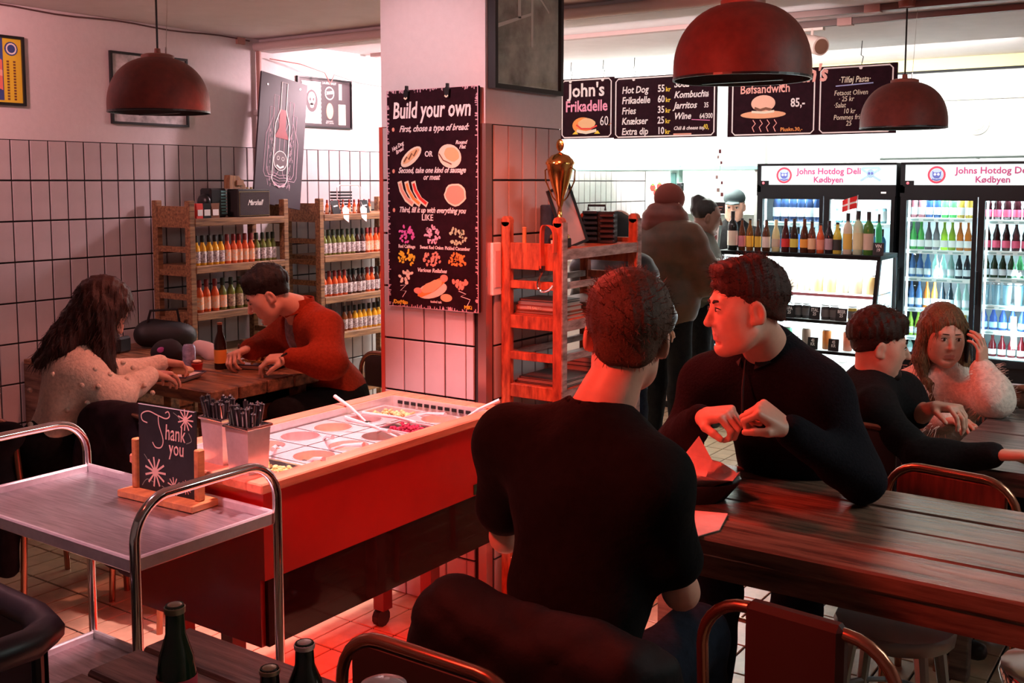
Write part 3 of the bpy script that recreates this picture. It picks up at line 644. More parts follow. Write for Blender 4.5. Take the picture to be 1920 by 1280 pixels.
# big hand-lettered board on the pillar
t=thing('menu_chalkboard','tall hand-lettered maroon board with food drawings hung on the pillar','chalkboard',(-2.57,3.17,1.61),NB)
W_,H_=.445,.845
MB().box(-W_/2,W_/2,-H_/2,H_/2,-.014,0).o('board',CHALKB,t)
b=MB(); random.seed(5)
for i in range(260):
    s=random.random()*2*(W_+H_)
    if s<W_: x,y,dx,dy=-W_/2+s,H_/2,0,-1
    elif s<2*W_: x,y,dx,dy=-W_/2+s-W_,-H_/2,0,1
    elif s<2*W_+H_: x,y,dx,dy=-W_/2,-H_/2+s-2*W_,1,0
    else: x,y,dx,dy=W_/2,-H_/2+s-2*W_-H_,-1,0
    l=random.uniform(.004,.014); b.stroke([(x,y),(x+dx*l,y+dy*l)],.0035,.0006)
b.stroke([(-W_/2,-H_/2),(W_/2,-H_/2),(W_/2,H_/2),(-W_/2,H_/2)],.004,.0008,True).o('chalk_border',mat('pinkchalk',(.7,.45,.52)),t)
text(t,'Build your own',0,.315,.088,CW,shear=.12,off=.02,w=.70)
text(t,'First, chose a type of bread:',.01,.262,.034,CW,shear=.4,off=.02,w=.88)
text(t,'Hot Dog\n Bread',-.165,.2,.022,CW,shear=.3,off=.02,w=.8,rot=.45); text(t,'OR',-.012,.165,.03,CW,off=.02,w=.9); text(t,'Round\n  Flat',.145,.21,.02,CW,shear=.3,off=.02)
MB().disc(-.1,.165,.06,.026,.001,20,.6).o('drawn_bun',CCREAM,t); MB().disc(-.1,.168,.05,.014,.002,18,.6,.06).o('drawn_sausage',CTAN,t); MB().stroke([(-.135,.145),(-.12,.165),(-.11,.155),(-.095,.178),(-.085,.168),(-.07,.19)],.006,.003).o('drawn_mustard',CBRN,t)
MB().disc(.09,.165,.056,.044,.001,22,-.3).o('drawn_bun',CCREAM,t); MB().disc(.1,.172,.036,.026,.002,18,-.3,.05).o('drawn_filling',CTAN,t); MB().stroke([(.04,.175),(.06,.15),(.1,.135)],.005,.003).o('drawn_line',CBRN,t)
text(t,'Second, take one kind of sausage\nor meat',.0,.103,.031,CW,shear=.4,off=.02,w=.8)
for i,x in enumerate((-.13,-.095,-.06)):
    MB().stroke([(x-.03,.07-.0),(x-.02,.035),(x+.005,.0),(x+.04,-.02)],.022,.0008+i*.0003).o('drawn_sausage',CCREAM,t); MB().stroke([(x-.028,.062),(x-.018,.035),(x+.005,.005),(x+.036,-.016)],.012,.002+i*.0003).o('drawn_sausage_fill',(CSAL,COR,CRED)[i],t)
MB().disc(.115,.02,.052,.043,.001,20,0,.05).o('drawn_patty',CCREAM,t); MB().disc(.115,.02,.045,.036,.002,20,0,.05).o('drawn_patty_fill',CSAL,t)
text(t,'Third, fill it up with everything you',.0,-.05,.03,CW,shear=.4,off=.02,w=.78); text(t,'LIKE',-.02,-.08,.034,CW,off=.01,w=.9)
def heap(cx,cy,rx,ry,m,n=34,r=.007):
    b=MB()
    for i in range(n):
        a=random.random()*6.28; q=random.random()**.5; b.disc(cx+rx*q*math.cos(a),cy+ry*q*math.sin(a),r,r*.65,.001+.0003*(i%5),7,random.random()*3)
    o=b.o('drawn_heap',m,t); o['kind']='stuff'
CPK=mat('mag',(.75,.15,.5)); 
for x,y,m,l in ((-.125,-.135,CPK,'Red Cabbage'),(0,-.135,mat('lilac',(.8,.5,.65)),'Sweet Red Onion'),(.125,-.135,CLG,'Pickled Cucumber')):
    heap(x,y,.042,.034,m); text(t,l,x,-.19,.019,CW,off=.02,w=.85)
for x,m in ((-.125,CYEL),(0,CSAL),(.125,COR)): heap(x,-.228,.042,.03,m)
text(t,'Various Relishes',.0,-.28,.022,CW,off=.02,shear=.2)
heap(-.13,-.305,.035,.028,CCREAM,16,.009); heap(.135,-.31,.035,.03,CSAL,13,.011)
MB().disc(0,-.35,.075,.03,.001,20,.25).o('drawn_tray',CCREAM,t); MB().disc(0,-.338,.08,.018,.002,20,.5,.05).o('drawn_hotdog',COR,t); MB().disc(.0,-.335,.055,.02,.003,16,.4,.1).o('drawn_topping',CTAN,t); MB().disc(-.07,-.355,.02,.012,.003).disc(.06,-.3,.018,.014,.003).o('drawn_sausage_end',CSAL,t); MB().disc(.07,-.375,.028,.015,.002).o('drawn_relish',CTAN,t)
MB().stroke([(-.16,-.34),(-.13,-.335),(-.16,-.36),(-.13,-.36),(-.15,-.385)],.003).stroke([(.13,-.345),(.165,-.355),(.14,-.365),(.185,-.375),(.17,-.4)],.003).o('drawn_squiggle',CW,t)
text(t,'tusind tak',.02,-.398,.014,CW); text(t,'/DotMito',-.16,-.412,.022,CYEL,off=.02,w=.9); text(t,'MiKi',.175,-.412,.02,CYEL,off=.02)
for x in (-.115,.085): MB().prism([(x-.009,.385),(x+.009,.385),(x+.012,.415),(x+.004,.425),(x+.004,.437),(x-.004,.437),(x-.004,.425),(x-.012,.415)],0,.012).o('clip',BLACK,t); MB().stroke([(x-.008,.392),(x,.386),(x+.008,.392)],.006,.0135).o('clip_band',CCREAM,t)
for x in (-.19,): 
    for y in (.272,.11,-.043): MB().disc(x,y,.006,.008,.0015).o('bullet_mark',CSAL,t)
# thermostat panel on the pillar side
t=thing('switch_panel','white rectangular switch panel on the pillar side beside the orange rack','switch panel',(PX1+.003,3.245,1.35),XB)
MB().box(-.028,.028,-.1,.1,0,.018,c=.003).o('housing',WHITE,t); MB().box(-.018,.018,-.07,.07,.018,.022,c=.001).o('cover',mat('panelpink',(.75,.5,.5)),t)
# ---------------------------------------------------------------- food bar
BX0,BX1,BY0,BY1,BZ=-2.67,-2.10,1.87,3.04,.88
t=thing('food_bar','long red self-service topping bar with glowing steel pans','food bar',((BX0+BX1)/2,(BY0+BY1)/2,0))
rw=.062
for a in ((BX0,BX0+rw,BY0,BY1),(BX1-rw,BX1,BY0,BY1),(BX0+rw,BX1-rw,BY0,BY0+.12),(BX0+rw,BX1-rw,BY1-rw,BY1)): MB().box(*a,BZ-.028,BZ,c=.004).o('rim_board',BARTOP,t,W=True)
MB().box(BX1-.03,BX1-.012,BY0+.015,BY1-.015,.61,BZ-.028).o('front_panel',BARRED,t,W=True)
MB().box(BX0+.012,BX0+.03,BY0+.015,BY1-.015,.42,BZ-.028).o('back_panel',BARRED,t,W=True)
MB().box(BX0+.03,BX1-.03,BY0+.015,BY0+.03,.42,BZ-.028).o('end_panel',BARRED,t,W=True)
MB().box(BX0+.03,BX1-.03,BY1-.03,BY1-.015,.42,BZ-.028).o('end_panel',BARRED,t,W=True)
MB().box(BX1-.034,BX1-.016,BY0+.03,BY1-.03,.42,.608).o('lower_glass_panel',mat('dark_gloss_red',(.03,.002,.002),.05,spec=.35),t,W=True)
MB().box(BX0+.03,BX1-.035,BY0+.03,BY1-.03,.42,.45).o('bottom_panel',mat('darkred',(.12,.01,.01),.5),t,W=True)
for y in (BY0+.1,BY1-.16):
    for x in (BX0+.04,BX1-.3): MB().box(x,x+.05,y,y+.05,.07,.42).o('leg',mat('darkred',(.12,.01,.01)),t,W=True); MB().cone((x,y+.025,.035),(x+.03,y+.025,.035),.035).o('castor',BLACK,t,W=True)
MB().box(BX1-.016,BX1-.008,2.82,2.9,.615,.65).o('control_box',mat('green_led_box',(.02,.05,.02),.3),t,W=True); MB().box(BX1-.008,BX1-.006,2.835,2.85,.625,.635).o('green_light',mat('led',(0,.8,.4),emit=(.1,1,.5),estr=2),t,W=True)
wx0,wx1,wy0,wy1=BX0+rw,BX1-rw,BY0+.12,BY1-rw
MB().box(wx0,wx1,wy0,wy1,.74,.745).o('well_floor',STEEL,t,W=True)
for a in ((wx0-.002,wx0+.004,wy0,wy1),(wx1-.004,wx1+.002,wy0,wy1),(wx0,wx1,wy0-.002,wy0+.004),(wx0,wx1,wy1-.004,wy1+.002)): MB().box(*a,.74,BZ-.004).o('well_wall',STEEL,t,W=True)
MB().box(-2.62,-2.2,BY0+.1,BY1-.1,.41,.419).o('red_glow_panel',mat('red_glow',(.6,.02,.01),emit=(1,.03,.02),estr=1.5),t,W=True)  # glowing panel added below the bar to go with the red fill
for i in range(12): MB().box(wx0+.03+i*.032,wx0+.05+i*.032,wy1-.008,wy1-.004,.85,.862).o('air_slot',BLACK,t,W=True)
PT_=.852
def pan(x0,x1,y0,y1,kind,mt,label,heapz=.03):
    p=thing('food_pan',label,'food pan',((x0+x1)/2,(y0+y1)/2,PT_-.1))
    g=.006; 
    if kind=='rect':
        for a in ((x0,x0+.014,y0,y1),(x1-.014,x1,y0,y1),(x0+.014,x1-.014,y0,y0+.014),(x0+.014,x1-.014,y1-.014,y1)): MB().box(*a,PT_-.004,PT_).o('rim',STEEL,p,W=True)
        MB().box(x0+.01,x1-.01,y0+.01,y1-.01,PT_-.1,PT_-.027).o('pan_body',STEEL,p,W=True)
        b=MB(); random.seed(int(x0*1000+y0*777))
        for i in range(150):
            x=random.uniform(x0+.018,x1-.018);y=random.uniform(y0+.018,y1-.018); b.ell((x,y,PT_-.026+random.random()*.02),(.009,.007,.006),6,4,Matrix.Rotation(random.random()*3,3,'Z'))
        b.mi=0; o=b.o('food_pieces',mt,p,W=True); o['kind']='stuff'
    else:
        cx_,cy_=(x0+x1)/2,(y0+y1)/2; r=min(x1-x0,y1-y0)/2-.008
        # plate with round hole
        n=24; vs=[];N=n
        ring=[(cx_+r*math.cos(2*PI*i/n),cy_+r*math.sin(2*PI*i/n)) for i in range(n)]
        def sq(a):
            c,s=math.cos(a),math.sin(a); k=1/max(abs(c),abs(s)); return (cx_+(x1-x0)/2*c*k,cy_+(y1-y0)/2*s*k)
        out=[sq(2*PI*i/n) for i in range(n)]
        MB().add([(a,b,PT_) for a,b in out]+[(a,b,PT_) for a,b in ring]+[(a,b,PT_-.05) for a,b in ring],[(i,(i+1)%n,n+(i+1)%n,n+i) for i in range(n)]+[(n+i,n+(i+1)%n,2*n+(i+1)%n,2*n+i) for i in range(n)]).o('collar_plate',STEEL,p,W=True)
        MB().lathe([(r*.86,-.1),(r*.97,-.04),(r*.98,0.002),(r*1.03,.002),(r*1.03,-.002)],(cx_,cy_,PT_),24,cap=False).o('pot',STEEL,p,W=True,smooth=True)
        b=MB(); b.lathe([(r*.93,-.05),(r*.8,-.036),(r*.4,-.03),(.001,-.028)],(cx_,cy_,PT_),24); b.o('food_surface',mt,p,W=True,smooth=True)
    return p
F=lambda n,c,d=None,s=60: mat('food_'+n,c,.45,noise=.6,nscale=s,bump=.6,dark=d)
FG=F('relish',(.75,.62,.28),(.35,.4,.08)); FO=F('onion',(.75,.3,.08),(.35,.1,.03)); FR=F('ketchup',(.5,.03,.02)); FB=F('beet',(.45,.01,.06),(.15,0,.02)); FC=F('curry',(.7,.35,.12)); FP=F('pink',(.7,.25,.2)); FM=F('mayo',(.8,.65,.45)); FD=F('dark',(.2,.1,.04),(.05,.05,.02))
ys=np.linspace(wy0+.02,wy1-.06,7)
gx=[wx0+.01,wx0+.01+.21,wx1-.005]
L=[('round',FC,''),('rect',FG,'steel pan of pale green relish beside the right cutlery tin'),
('round',FC,'round pot of curry sauce behind the pale relish pan'),('round',FO,'round pot of orange fried onions in the bar front row'),
('round',FP,'pinkish sauce pot in the third row at the back of the bar'),('round',FM,'round mayonnaise pot in the middle front of the bar'),
('round',FC,'amber sauce pot in the back row middle of the bar'),('round',FD,'round pot of dark green pickles at the bar front'),
('round',FR,'red ketchup pot with a ladle in the bar back row'),('rect',FB,'steel pan of deep red beetroot near the pillar'),
('rect',F('egg',(.8,.65,.3)),'steel pan of yellow topping in the far back corner of the bar'),('round',FO,'small orange sauce pot at the far front corner of the bar')]
k=0
for i in range(6):
    for j in (0,1):
        kd,mt,lb=L[k]; k+=1
        if i==0 and j==0: pan(gx[0],gx[1],ys[i],ys[i+1],'round',FC,'amber sauce pot in the nearest back corner of the bar'); 
        else: pan(gx[j]+.003,gx[j+1]-.003,ys[i]+.003,ys[i+1]-.003,L[k-1][0],mt,lb)
def utensil(p0,p1,label,bowl=True):
    q=thing('serving_spoon',label,'spoon',tuple(p0)); p0=V3(p0);p1=V3(p1)
    MB().tube([p0,p0.lerp(p1,.5)+V3((0,0,.008)),p1],[.004,.005,.007]).o('handle',mat('clear_handle',(.8,.65,.66),.2),q,W=True,smooth=True)
    MB().ell(p0,(.022,.016,.012)).o('bowl',CHROME,q,W=True,smooth=True)
utensil((-2.3,2.22,.83),(-2.14,2.14,.885),'clear-handled spoon lying across the near front pots')
utensil((-2.46,2.45,.83),(-2.26,2.3,.9),'clear spoon handle sticking up from the middle pots')
utensil((-2.38,2.62,.83),(-2.17,2.46,.9),'pale ladle handle leaning toward the bar front')
utensil((-2.5,2.72,.83),(-2.66,2.72,.91),'ladle with red knob resting on the back rim of the bar')
utensil((-2.3,2.82,.83),(-2.42,2.6,.90),'clear tongs handle over the beetroot pan')
utensil((-2.25,2.92,.83),(-2.13,3.0,.91),'white-tipped spoon at the far front corner of the bar')
utensil((-2.35,2.36,.83),(-2.16,2.33,.885),'short clear spoon handle across the mayonnaise pot')
utensil((-2.5,2.3,.83),(-2.33,2.12,.89),'pale plastic spoon in the back row behind the relish pan')
utensil((-2.22,2.6,.83),(-2.42,2.52,.9),'white tongs arm lying over the middle of the bar')
utensil((-2.45,2.88,.83),(-2.2,2.78,.89),'long clear spoon lying over the red pots near the pillar')
# cutlery tins with black handled knives
def tin(cx_,cy_,label,n,seed):
    t=thing('cutlery_tin',label,'cutlery tin',(cx_,cy_,.875),group=None)
    w,d,h=.092,.082,.135
    z0=0
    q=lambda s,z:[(-w/2*s,-d/2*s,z),(w/2*s,-d/2*s,z),(w/2*s,d/2*s,z),(-w/2*s,d/2*s,z)]
    MB().add(q(.86,0)+q(1,h)+q(.97,h)+q(.83,.004),[(i,(i+1)%4,4+(i+1)%4,4+i) for i in range(4)]+[(4+i,4+(i+1)%4,8+(i+1)%4,8+i) for i in range(4)]+[(8+i,8+(i+1)%4,12+(i+1)%4,12+i) for i in range(4)]+[(3,2,1,0),(12,13,14,15)]).o('tin',STEEL,t)
    MB().tube([(x*1.05,y*1.05,h) for x,y in ((-w/2,-d/2),(w/2,-d/2),(w/2,d/2),(-w/2,d/2))],.0045,6,True).o('rim',CHROME,t)
    random.seed(seed)
    for i in range(n):
        a=(-w/2+.014+(w-.028)*(i%5)/4,-d/2+.014+(d-.028)*((i//5)%4)/3.2); top=(a[0]*1.35+random.uniform(-.008,.008),a[1]*1.35+random.uniform(-.008,.008),h+.05+random.uniform(-.012,.012))
        k_=thing('steak_knife','black-handled knife standing in the '+('left' if seed==1 else 'right')+' steel cutlery tin','knife',(cx_+a[0]*.8,cy_+a[1]*.8,.875+.012),group='knives in the '+('left' if seed==1 else 'right')+' tin')
        p0=V3((cx_+a[0],cy_+a[1],.875+h-.03)); p1=V3((cx_+top[0],cy_+top[1],.875+top[2])); pb=V3((cx_+a[0]*.8,cy_+a[1]*.8,.89))
        MB().tube([p0,p0.lerp(p1,.5),p1],[.0055,.0065,.0075],7).o('handle',BLACK,k_,W=True,smooth=True)
        MB().tube([p0.lerp(p1,.3)+V3((.004,-.005,0)),p1+V3((.002,-.004,-.002)),p1+V3((0,0,.004))],.0028,5).o('tang',CHROME,k_,W=True)
        MB().box(-.006,.006,-.0007,.0007,0,(p0-pb).length,M=Matrix.Translation(pb)@(p0-pb).to_track_quat('Z','Y').to_matrix().to_4x4()).o('blade',CHROME,k_,W=True)
tin(-2.375,1.975,'left steel cutlery tin of black-handled knives on the bar corner',16,1)
tin(-2.235,1.945,'right steel cutlery tin of black-handled knives on the bar corner',18,2)
# ---------------------------------------------------------------- steel trolley
TX0,TX1,TY0,TY1,TZ=-2.86,-2.035,1.425,1.865,.825
t=thing('steel_trolley','stainless steel serving trolley with curved tube handles beside the red bar','trolley',((TX0+TX1)/2,(TY0+TY1)/2,0))
def loop(x,zt,r=.0125):
    y0,y1=TY0+.005,TY1-.005; pts=[(x,y0,.08),(x,y0,.5),(x,y0,zt-.1)]
    for i in range(1,9): a=PI/2*i/9; pts.append((x,y0+.1-.1*math.cos(a),zt-.1+.1*math.sin(a)))
    pts.append((x,(y0+y1)/2,zt))
    for i in range(0,9): a=PI/2*i/9; pts.append((x,y1-.1+.1*math.sin(a),zt-.1+.1*math.cos(a)))
    pts+=[(x,y1,zt-.1),(x,y1,.5),(x,y1,.08)]
    MB().tube(pts,r,14).o('tube_frame',CHROME,t,W=True,smooth=True,sa=60)
loop(TX1+.004,.96); loop(TX0-.004,.96)
for z,nm in ((TZ,'top_tray'),(.30,'lower_tray')):
    b=MB().box(TX0+.01,TX1-.01,TY0+.005,TY1-.005,z-.03,z-.022)
    b.o(nm,BSTEEL,t,W=True)
    for a in ((TX0,TX1,TY0,TY0+.014),(TX0,TX1,TY1-.014,TY1),(TX0,TX0+.014,TY0+.014,TY1-.014),(TX1-.014,TX1,TY0+.014,TY1-.014)): MB().box(*a,z-.035,z,c=.004).o('tray_edge',STEEL,t,W=True)
for x in (TX0,TX1):
    for y in (TY0+.005,TY1-.005): MB().cone((x-.015,y,.04),(x+.015,y,.04),.04,n=16).o('castor',BLACK,t,W=True)
# stand-up Thank you sign
t=thing('thank_you_sign','black chalk sign reading Thank you in a wooden stand on the trolley','sign',(-2.40,1.80,TZ-.022),(PI/2-.02,0,.06))
MB().box(-.15,.15,0,.02,-.05,.05,c=.003).o('base',WORG,t)
for x in (-.125,.125): MB().box(x-.01,x+.01,.02,.16,-.012,.012,c=.003).o('upright',WORG,t)
MB().box(-.112,.112,.018,.26,-.005,.003).o('board',CHALKK,t); MB().stroke([(-.112,.26),(.112,.26)],.002,.004).o('edge_line',CW,t)
TY=mat('chalk_peach',(.85,.55,.45),.8)
c=lambda P:[(x*.6,y) for x,y in P]
def bez(P,n=10):
    out=[]
    for i in range(len(P)-3 if len(P)>3 else 1):
        pass
    for i in range(len(P)-1):
        p0=P[max(i-1,0)];p1=P[i];p2=P[i+1];p3=P[min(i+2,len(P)-1)]
        for k in range(n):
            u=k/n; out.append(tuple(.5*((2*p1[a])+(-p0[a]+p2[a])*u+(2*p0[a]-5*p1[a]+4*p2[a]-p3[a])*u*u+(-p0[a]+3*p1[a]-3*p2[a]+p3[a])*u**3) for a in (0,1)))
    return out+[P[-1]]
MB().stroke(bez([(-.075,.21),(-.095,.215),(-.098,.232),(-.07,.243),(-.03,.235),(0,.23),(.015,.238),(.01,.25),(-.002,.245)]),.0035,.004).stroke(bez([(-.03,.235),(-.028,.21),(-.012,.17),(-.02,.148),(-.042,.145),(-.055,.158)]),.0035,.004).o('drawn_letter_t',TY,t)
text(t,'hank',.035,.172,.062,TY,.0035,shear=.1,w=.68); text(t,'you',.04,.132,.058,TY,.0035,shear=.05,w=.7)
def flower(x,y,r,m):
    b=MB()
    for i in range(11): a=i*.571; b.stroke([(x+r*.15*math.cos(a),y+r*.15*math.sin(a)),(x+r*math.cos(a),y+r*math.sin(a))],r*.14,.0042)
    b.disc(x,y,r*.3,r*.3,.0045,10); b.o('drawn_flower',m,t)
flower(.078,.235,.03,TY); flower(-.045,.075,.042,TY); flower(.03,.045,.026,TY); flower(.078,.05,.02,CSAL)
b=MB().stroke(bez([(-.1,.03),(-.08,.05),(-.05,.045)]),.002,.004).stroke(bez([(-.02,.04),(0,.03),(.01,.0)]),.002,.004).stroke(bez([(.03,.25),(.05,.24),(.06,.225)]),.002,.004).stroke(bez([(.09,.2),(.1,.18),(.08,.17)]),.002,.004).stroke(bez([(-.09,.12),(-.07,.1),(-.06,.09)]),.002,.004); b.o('drawn_stems',mat('chalk_grey',(.3,.32,.25)),t)
# ---------------------------------------------------------------- orange rack beside the pillar
RX0,RX1,RY0,RY1=-2.318,-2.045,3.275,3.89
t=thing('ladder_rack','orange-red wooden ladder rack with trophy and books beside the pillar','rack',((RX0+RX1)/2,(RY0+RY1)/2,0))
for x in (RX0,RX1-.04):
    for y in (RY0,RY1-.035):
        b=MB(); b.box(x,x+.04,y,y+.03,0,1.53,c=.003); b.cone((x+.02,y,1.53),(x+.02,y+.03,1.53),.02,n=12); b.o('post',WRACK,t,W=True)
        if x>-2.2: MB().box(x+.04,x+.046,y-.001,y+.031,0,1.53).o('post_side',WRACK2,t,W=True)
for z,hh in ((1.40,.10),(1.292,.03),(1.15,.05),(1.02,.03),(.885,.05),(.76,.03),(.6,.05),(.4,.03),(.2,.05)):
    for y in (RY0+.004,RY1-.03): MB().box(RX0+.04,RX1-.04,y,y+.024,z-hh/2,z+hh/2,c=.002).o('rung',WRACK,t,W=True)
    if hh<.04 :
        MB().box(RX1-.03,RX1-.012,RY0+.03,RY1-.035,z-.012,z+.012).o('side_rail',WRACK2,t,W=True)
        MB().box(RX0+.012,RX0+.03,RY0+.03,RY1-.035,z-.012,z+.012).o('side_rail',WRACK2,t,W=True)
for z in (1.432,1.165,.905,.62,.22):
    MB().box(RX0+.005,RX1-.004,RY0+.03,RY1-.035,z-.02,z).o('shelf_board',WRACK,t,W=True)
    MB().box(RX1-.008,RX1+.004,RY0+.03,RY1-.035,z-.04,z-.001).o('shelf_lip',WRACK2,t,W=True)
# trophy
t=thing('trophy_cup','tall gold trophy cup with medallion finial on the orange rack','trophy',(-2.12,3.38,1.432))
GOLD=mat('gold',(.85,.42,.12),.18,1,.3,30)
MB().lathe([(.001,.035),(.035,.035),(.034,.045),(.02,.06),(.016,.085),(.02,.1),(.009,.115),(.007,.15),(.012,.165),(.016,.19),(.03,.235),(.042,.28),(.046,.31),(.046,.315)],n=24).o('cup',GOLD,t,smooth=True,sa=50)
MB().lathe([(.05,.312),(.05,.318),(.044,.33),(.03,.345),(.012,.352),(.004,.358)],n=24).o('lid',GOLD,t,smooth=True)
MB().box(-.03,.03,-.03,.03,0,.035,c=.003).o('base',BLACK,t); MB().box(-.016,.016,-.0315,-.03,.008,.028).o('plaque',CCREAM,t)
MB().ell((0,0,.383),(.016,.005,.024)).o('finial_medallion',GOLD,t,smooth=True)
for s in (-1,1): MB().tube([(s*.044,0,.3),(s*.06,0,.29),(s*.058,0,.25),(s*.03,0,.19),(s*.016,0,.175)],.0028,6).o('handle',GOLD,t,smooth=True)
for i in range(14): a=i*2*PI/14; MB().ell((.046*math.cos(a),.046*math.sin(a),.316),(.005,.005,.006),6,4).o('bead',GOLD,t)
bpy.data.objects['trophy_cup'].scale=(1.1,1.1,1)
t=thing('leaning_frame','black-framed grey panel leaning on the rack behind the trophy','frame',(-2.115,3.5,1.434),(PI/2,-.0,.95))
Ml=Matrix.Rotation(-.32,4,'Z')
for a in ((-.05,.05,0,.01),(-.05,.05,.23,.24),(-.05,-.04,.01,.23),(.04,.05,.01,.23)): MB().box(a[0],a[1],a[2],a[3],-.008,.004,M=Matrix.Rotation(.35,4,'Z')).o('frame_bar',BLACK,t)
MB().box(-.04,.04,.01,.23,-.006,0,M=Matrix.Rotation(.35,4,'Z')).o('panel',mat('grey_panel',(.45,.38,.38),.3),t)
t=thing('document_trays','black slatted plastic tray stack with top handle on the rack','tray stack',(-2.14,3.72,1.433),(0,0,.35))
for i in range(6): MB().box(-.065,-.005,-.05,.05,.012+i*.021,.024+i*.021,c=.002).box(.005,.062,-.05,.05,.0+i*.021,.013+i*.021,c=.002).o('slat',BLACK,t)
MB().box(-.065,.062,-.03,.05,0,.125).o('case',BLKM,t); MB().tube([(-.05,0,.13),(-.05,0,.15),(.02,0,.15),(.02,0,.13)],.005).o('handle',BLACK,t)
t=thing('belt_strap','orange-red leather strap looped over the rack end with a steel hook','strap',(-2.10,3.262,1.42))
vs=[];P=[(0,.06,.03),(0,.0,.085),(-.0,-.012,.08),(0,-.018,.02),(0,-.018,-.06)]
b=MB()
for dx in (-.028,): 
    pts=bez([(0.03,.0),(.03,.075),(0,.1),(-.024,.08),(-.024,-.06)],6)
    for i in range(len(pts)-1):
        (x0,z0),(x1,z1)=pts[i],pts[i+1]; b.add([(x0-.0+p,q,z) for p,q,z in ((0,-.014,z0),(0,.010,z0),(x1-x0,.010,z1),(x1-x0,-.014,z1),(.006,-.014,z0),(.006,.01,z0),(x1-x0+.006,.01,z1),(x1-x0+.006,-.014,z1))],[(0,1,2,3),(7,6,5,4),(0,3,7,4),(1,5,6,2),(0,4,5,1),(3,2,6,7)])
o=b.o('strap',mat('leather_red',(.55,.09,.04),.45),t); 
MB().tube([(x,-.004,z) for x,z in bez([(-.02,-.055),(-.022,-.075),(-.035,-.1),(-.038,-.13),(-.02,-.145),(.01,-.138),(.028,-.12)],5)],.005,8).o('hook',CHROME,t,smooth=True)
MB().box(-.03,-.012,-.012,.006,-.075,-.05,c=.002).o('clasp',BLACK,t)
t=thing('wood_peg','short orange wooden peg upright at the rack back post','peg',(-2.22,3.29,1.45)); MB().cone((0,0,0),(0,0,.055),.008).o('peg',WORG,t); MB().ell((0,0,.055),(.009,.009,.006)).o('tip',WORG,t,smooth=True)
t=thing('dark_bottle','dark blue-black bottle box standing on the rack near the pillar','box',(-2.26,3.55,1.433)); MB().box(-.03,.03,-.05,.05,0,.155,c=.005).o('body',mat('darkblue',(.03,.045,.06),.25,noise=.5,nscale=20),t); MB().box(.03,.032,-.04,.04,.05,.14).o('label',mat('dblabel',(.1,.12,.14)),t)
random.seed(11)
def book(x0,x1,y0,y1,z0,z1,m,label,nm='book'):
    t=thing(nm,label,'book',((x0+x1)/2,(y0+y1)/2,z0))
    MB().box(x0,x1,y0,y1,z0,z0+.003).box(x0,x1,y0,y1,z1-.003,z1).box(x0,x0+.003,y0,y1,z0,z1).o('cover',m,t,W=True); MB().box(x0+.003,x1-.004,y0+.004,y1-.004,z0+.003,z1-.003).o('pages',CREAMP,t,W=True); return t
CREAMP=mat('pages',(.6,.45,.38),.7)
bc=[CBRN,mat('bk1',(.45,.3,.25)),mat('bk2',(.1,.08,.08)),mat('bk3',(.5,.42,.38)),mat('bk4',(.3,.08,.05)),mat('bk5',(.55,.15,.1))]
z=1.1655
for i,(h,l) in enumerate(((.012,'thin red book at the bottom of the rack book pile'),(.012,'thin brown book second in the rack pile'),(.02,'thick red book with pale spine letters on the rack pile'),(.012,'grey book near the top of the rack pile'),(.01,'dark magazine topmost on the rack book pile'))):
    tt=book(-2.29+i*.004,-2.06-.006*i,3.32+.004*i,3.47,z,z+h,bc[(5,0,4,3,2)[i]],l); z+=h+.0006
    if i==2: text(tt,'TE SALIG',0,0,.016,CCREAM,.0).matrix_basis=Matrix.Translation((-.02,-.076,.005))@Matrix.Rotation(PI/2,4,'X')
z=1.1655
for i,l in enumerate(('pale folder lying in the middle of the rack shelf behind the books','grey brochure on the pale folder behind the books','white brochure topmost behind the rack books')): book(-2.27,-2.06,3.52,3.80,z,z+.015,bc[(3,1,3)[i]],l,'folder'); z+=.016
z=.9055
for i,l in enumerate(('bottom black magazine on the lower rack shelf','middle grey magazine on the lower rack shelf','top dark magazine on the lower rack shelf')): book(-2.29+.01*i,-2.06,3.33,3.55,z,z+.009,bc[(2,3,2)[i]],l,'magazine'); z+=.0095
z=.9055
for i,l in enumerate(('lowest magazine of the far pile on the lower rack shelf','second magazine of the far pile on the lower rack shelf','third dark magazine of the far pile on the lower rack shelf','topmost pale magazine of the far pile on the lower rack shelf')): book(-2.28,-2.06,3.60,3.83,z,z+.018,bc[(2,3,2,1)[i]],l,'magazine'); z+=.0185
# ---------------------------------------------------------------- hanging menu boards
def hboard(x0,x1,zb,zt,Y,label,panels):
    cx_=(x0+x1)/2; t=thing('menu_board',label,'menu board',(cx_,Y,(zb+zt)/2),NB)
    w,h=x1-x0,zt-zb
    MB().box(-w/2,w/2,-h/2,h/2,-.02,0).o('board',CHALKB,t)
    for s in (-.3,.3): MB().tube([(s*w,h/2,-.01),(s*w+.01,h/2+.05,-.01),(s*w-.005,h/2+.06,-.01),(s*w,CZ-(zb+zt)/2,-.01)],.003,5).o('hanger',BLACK,t); MB().disc(s*w,h/2-.02,.011,.011,.004).o('hook_plate',CW,t)
    for (a,b_,m) in panels:
        r=.02; A,B=a-cx_,b_-cx_; p=[(A+r,-h/2+.012),(B-r,-h/2+.012),(B,-h/2+.012+r),(B,h/2-.012-r),(B-r,h/2-.012),(A+r,h/2-.012),(A,h/2-.012-r),(A,-h/2+.012+r)]
        MB().stroke(p,.009,.0012,True).o('chalk_border',m,t)
    return t,cx_,h
t,c0,h=hboard(-4.33,-3.865,2.0,2.45,6.9,'maroon chalk menu board offering a frikadelle for 60','' and [] or [(-4.31,-3.885,CW)])
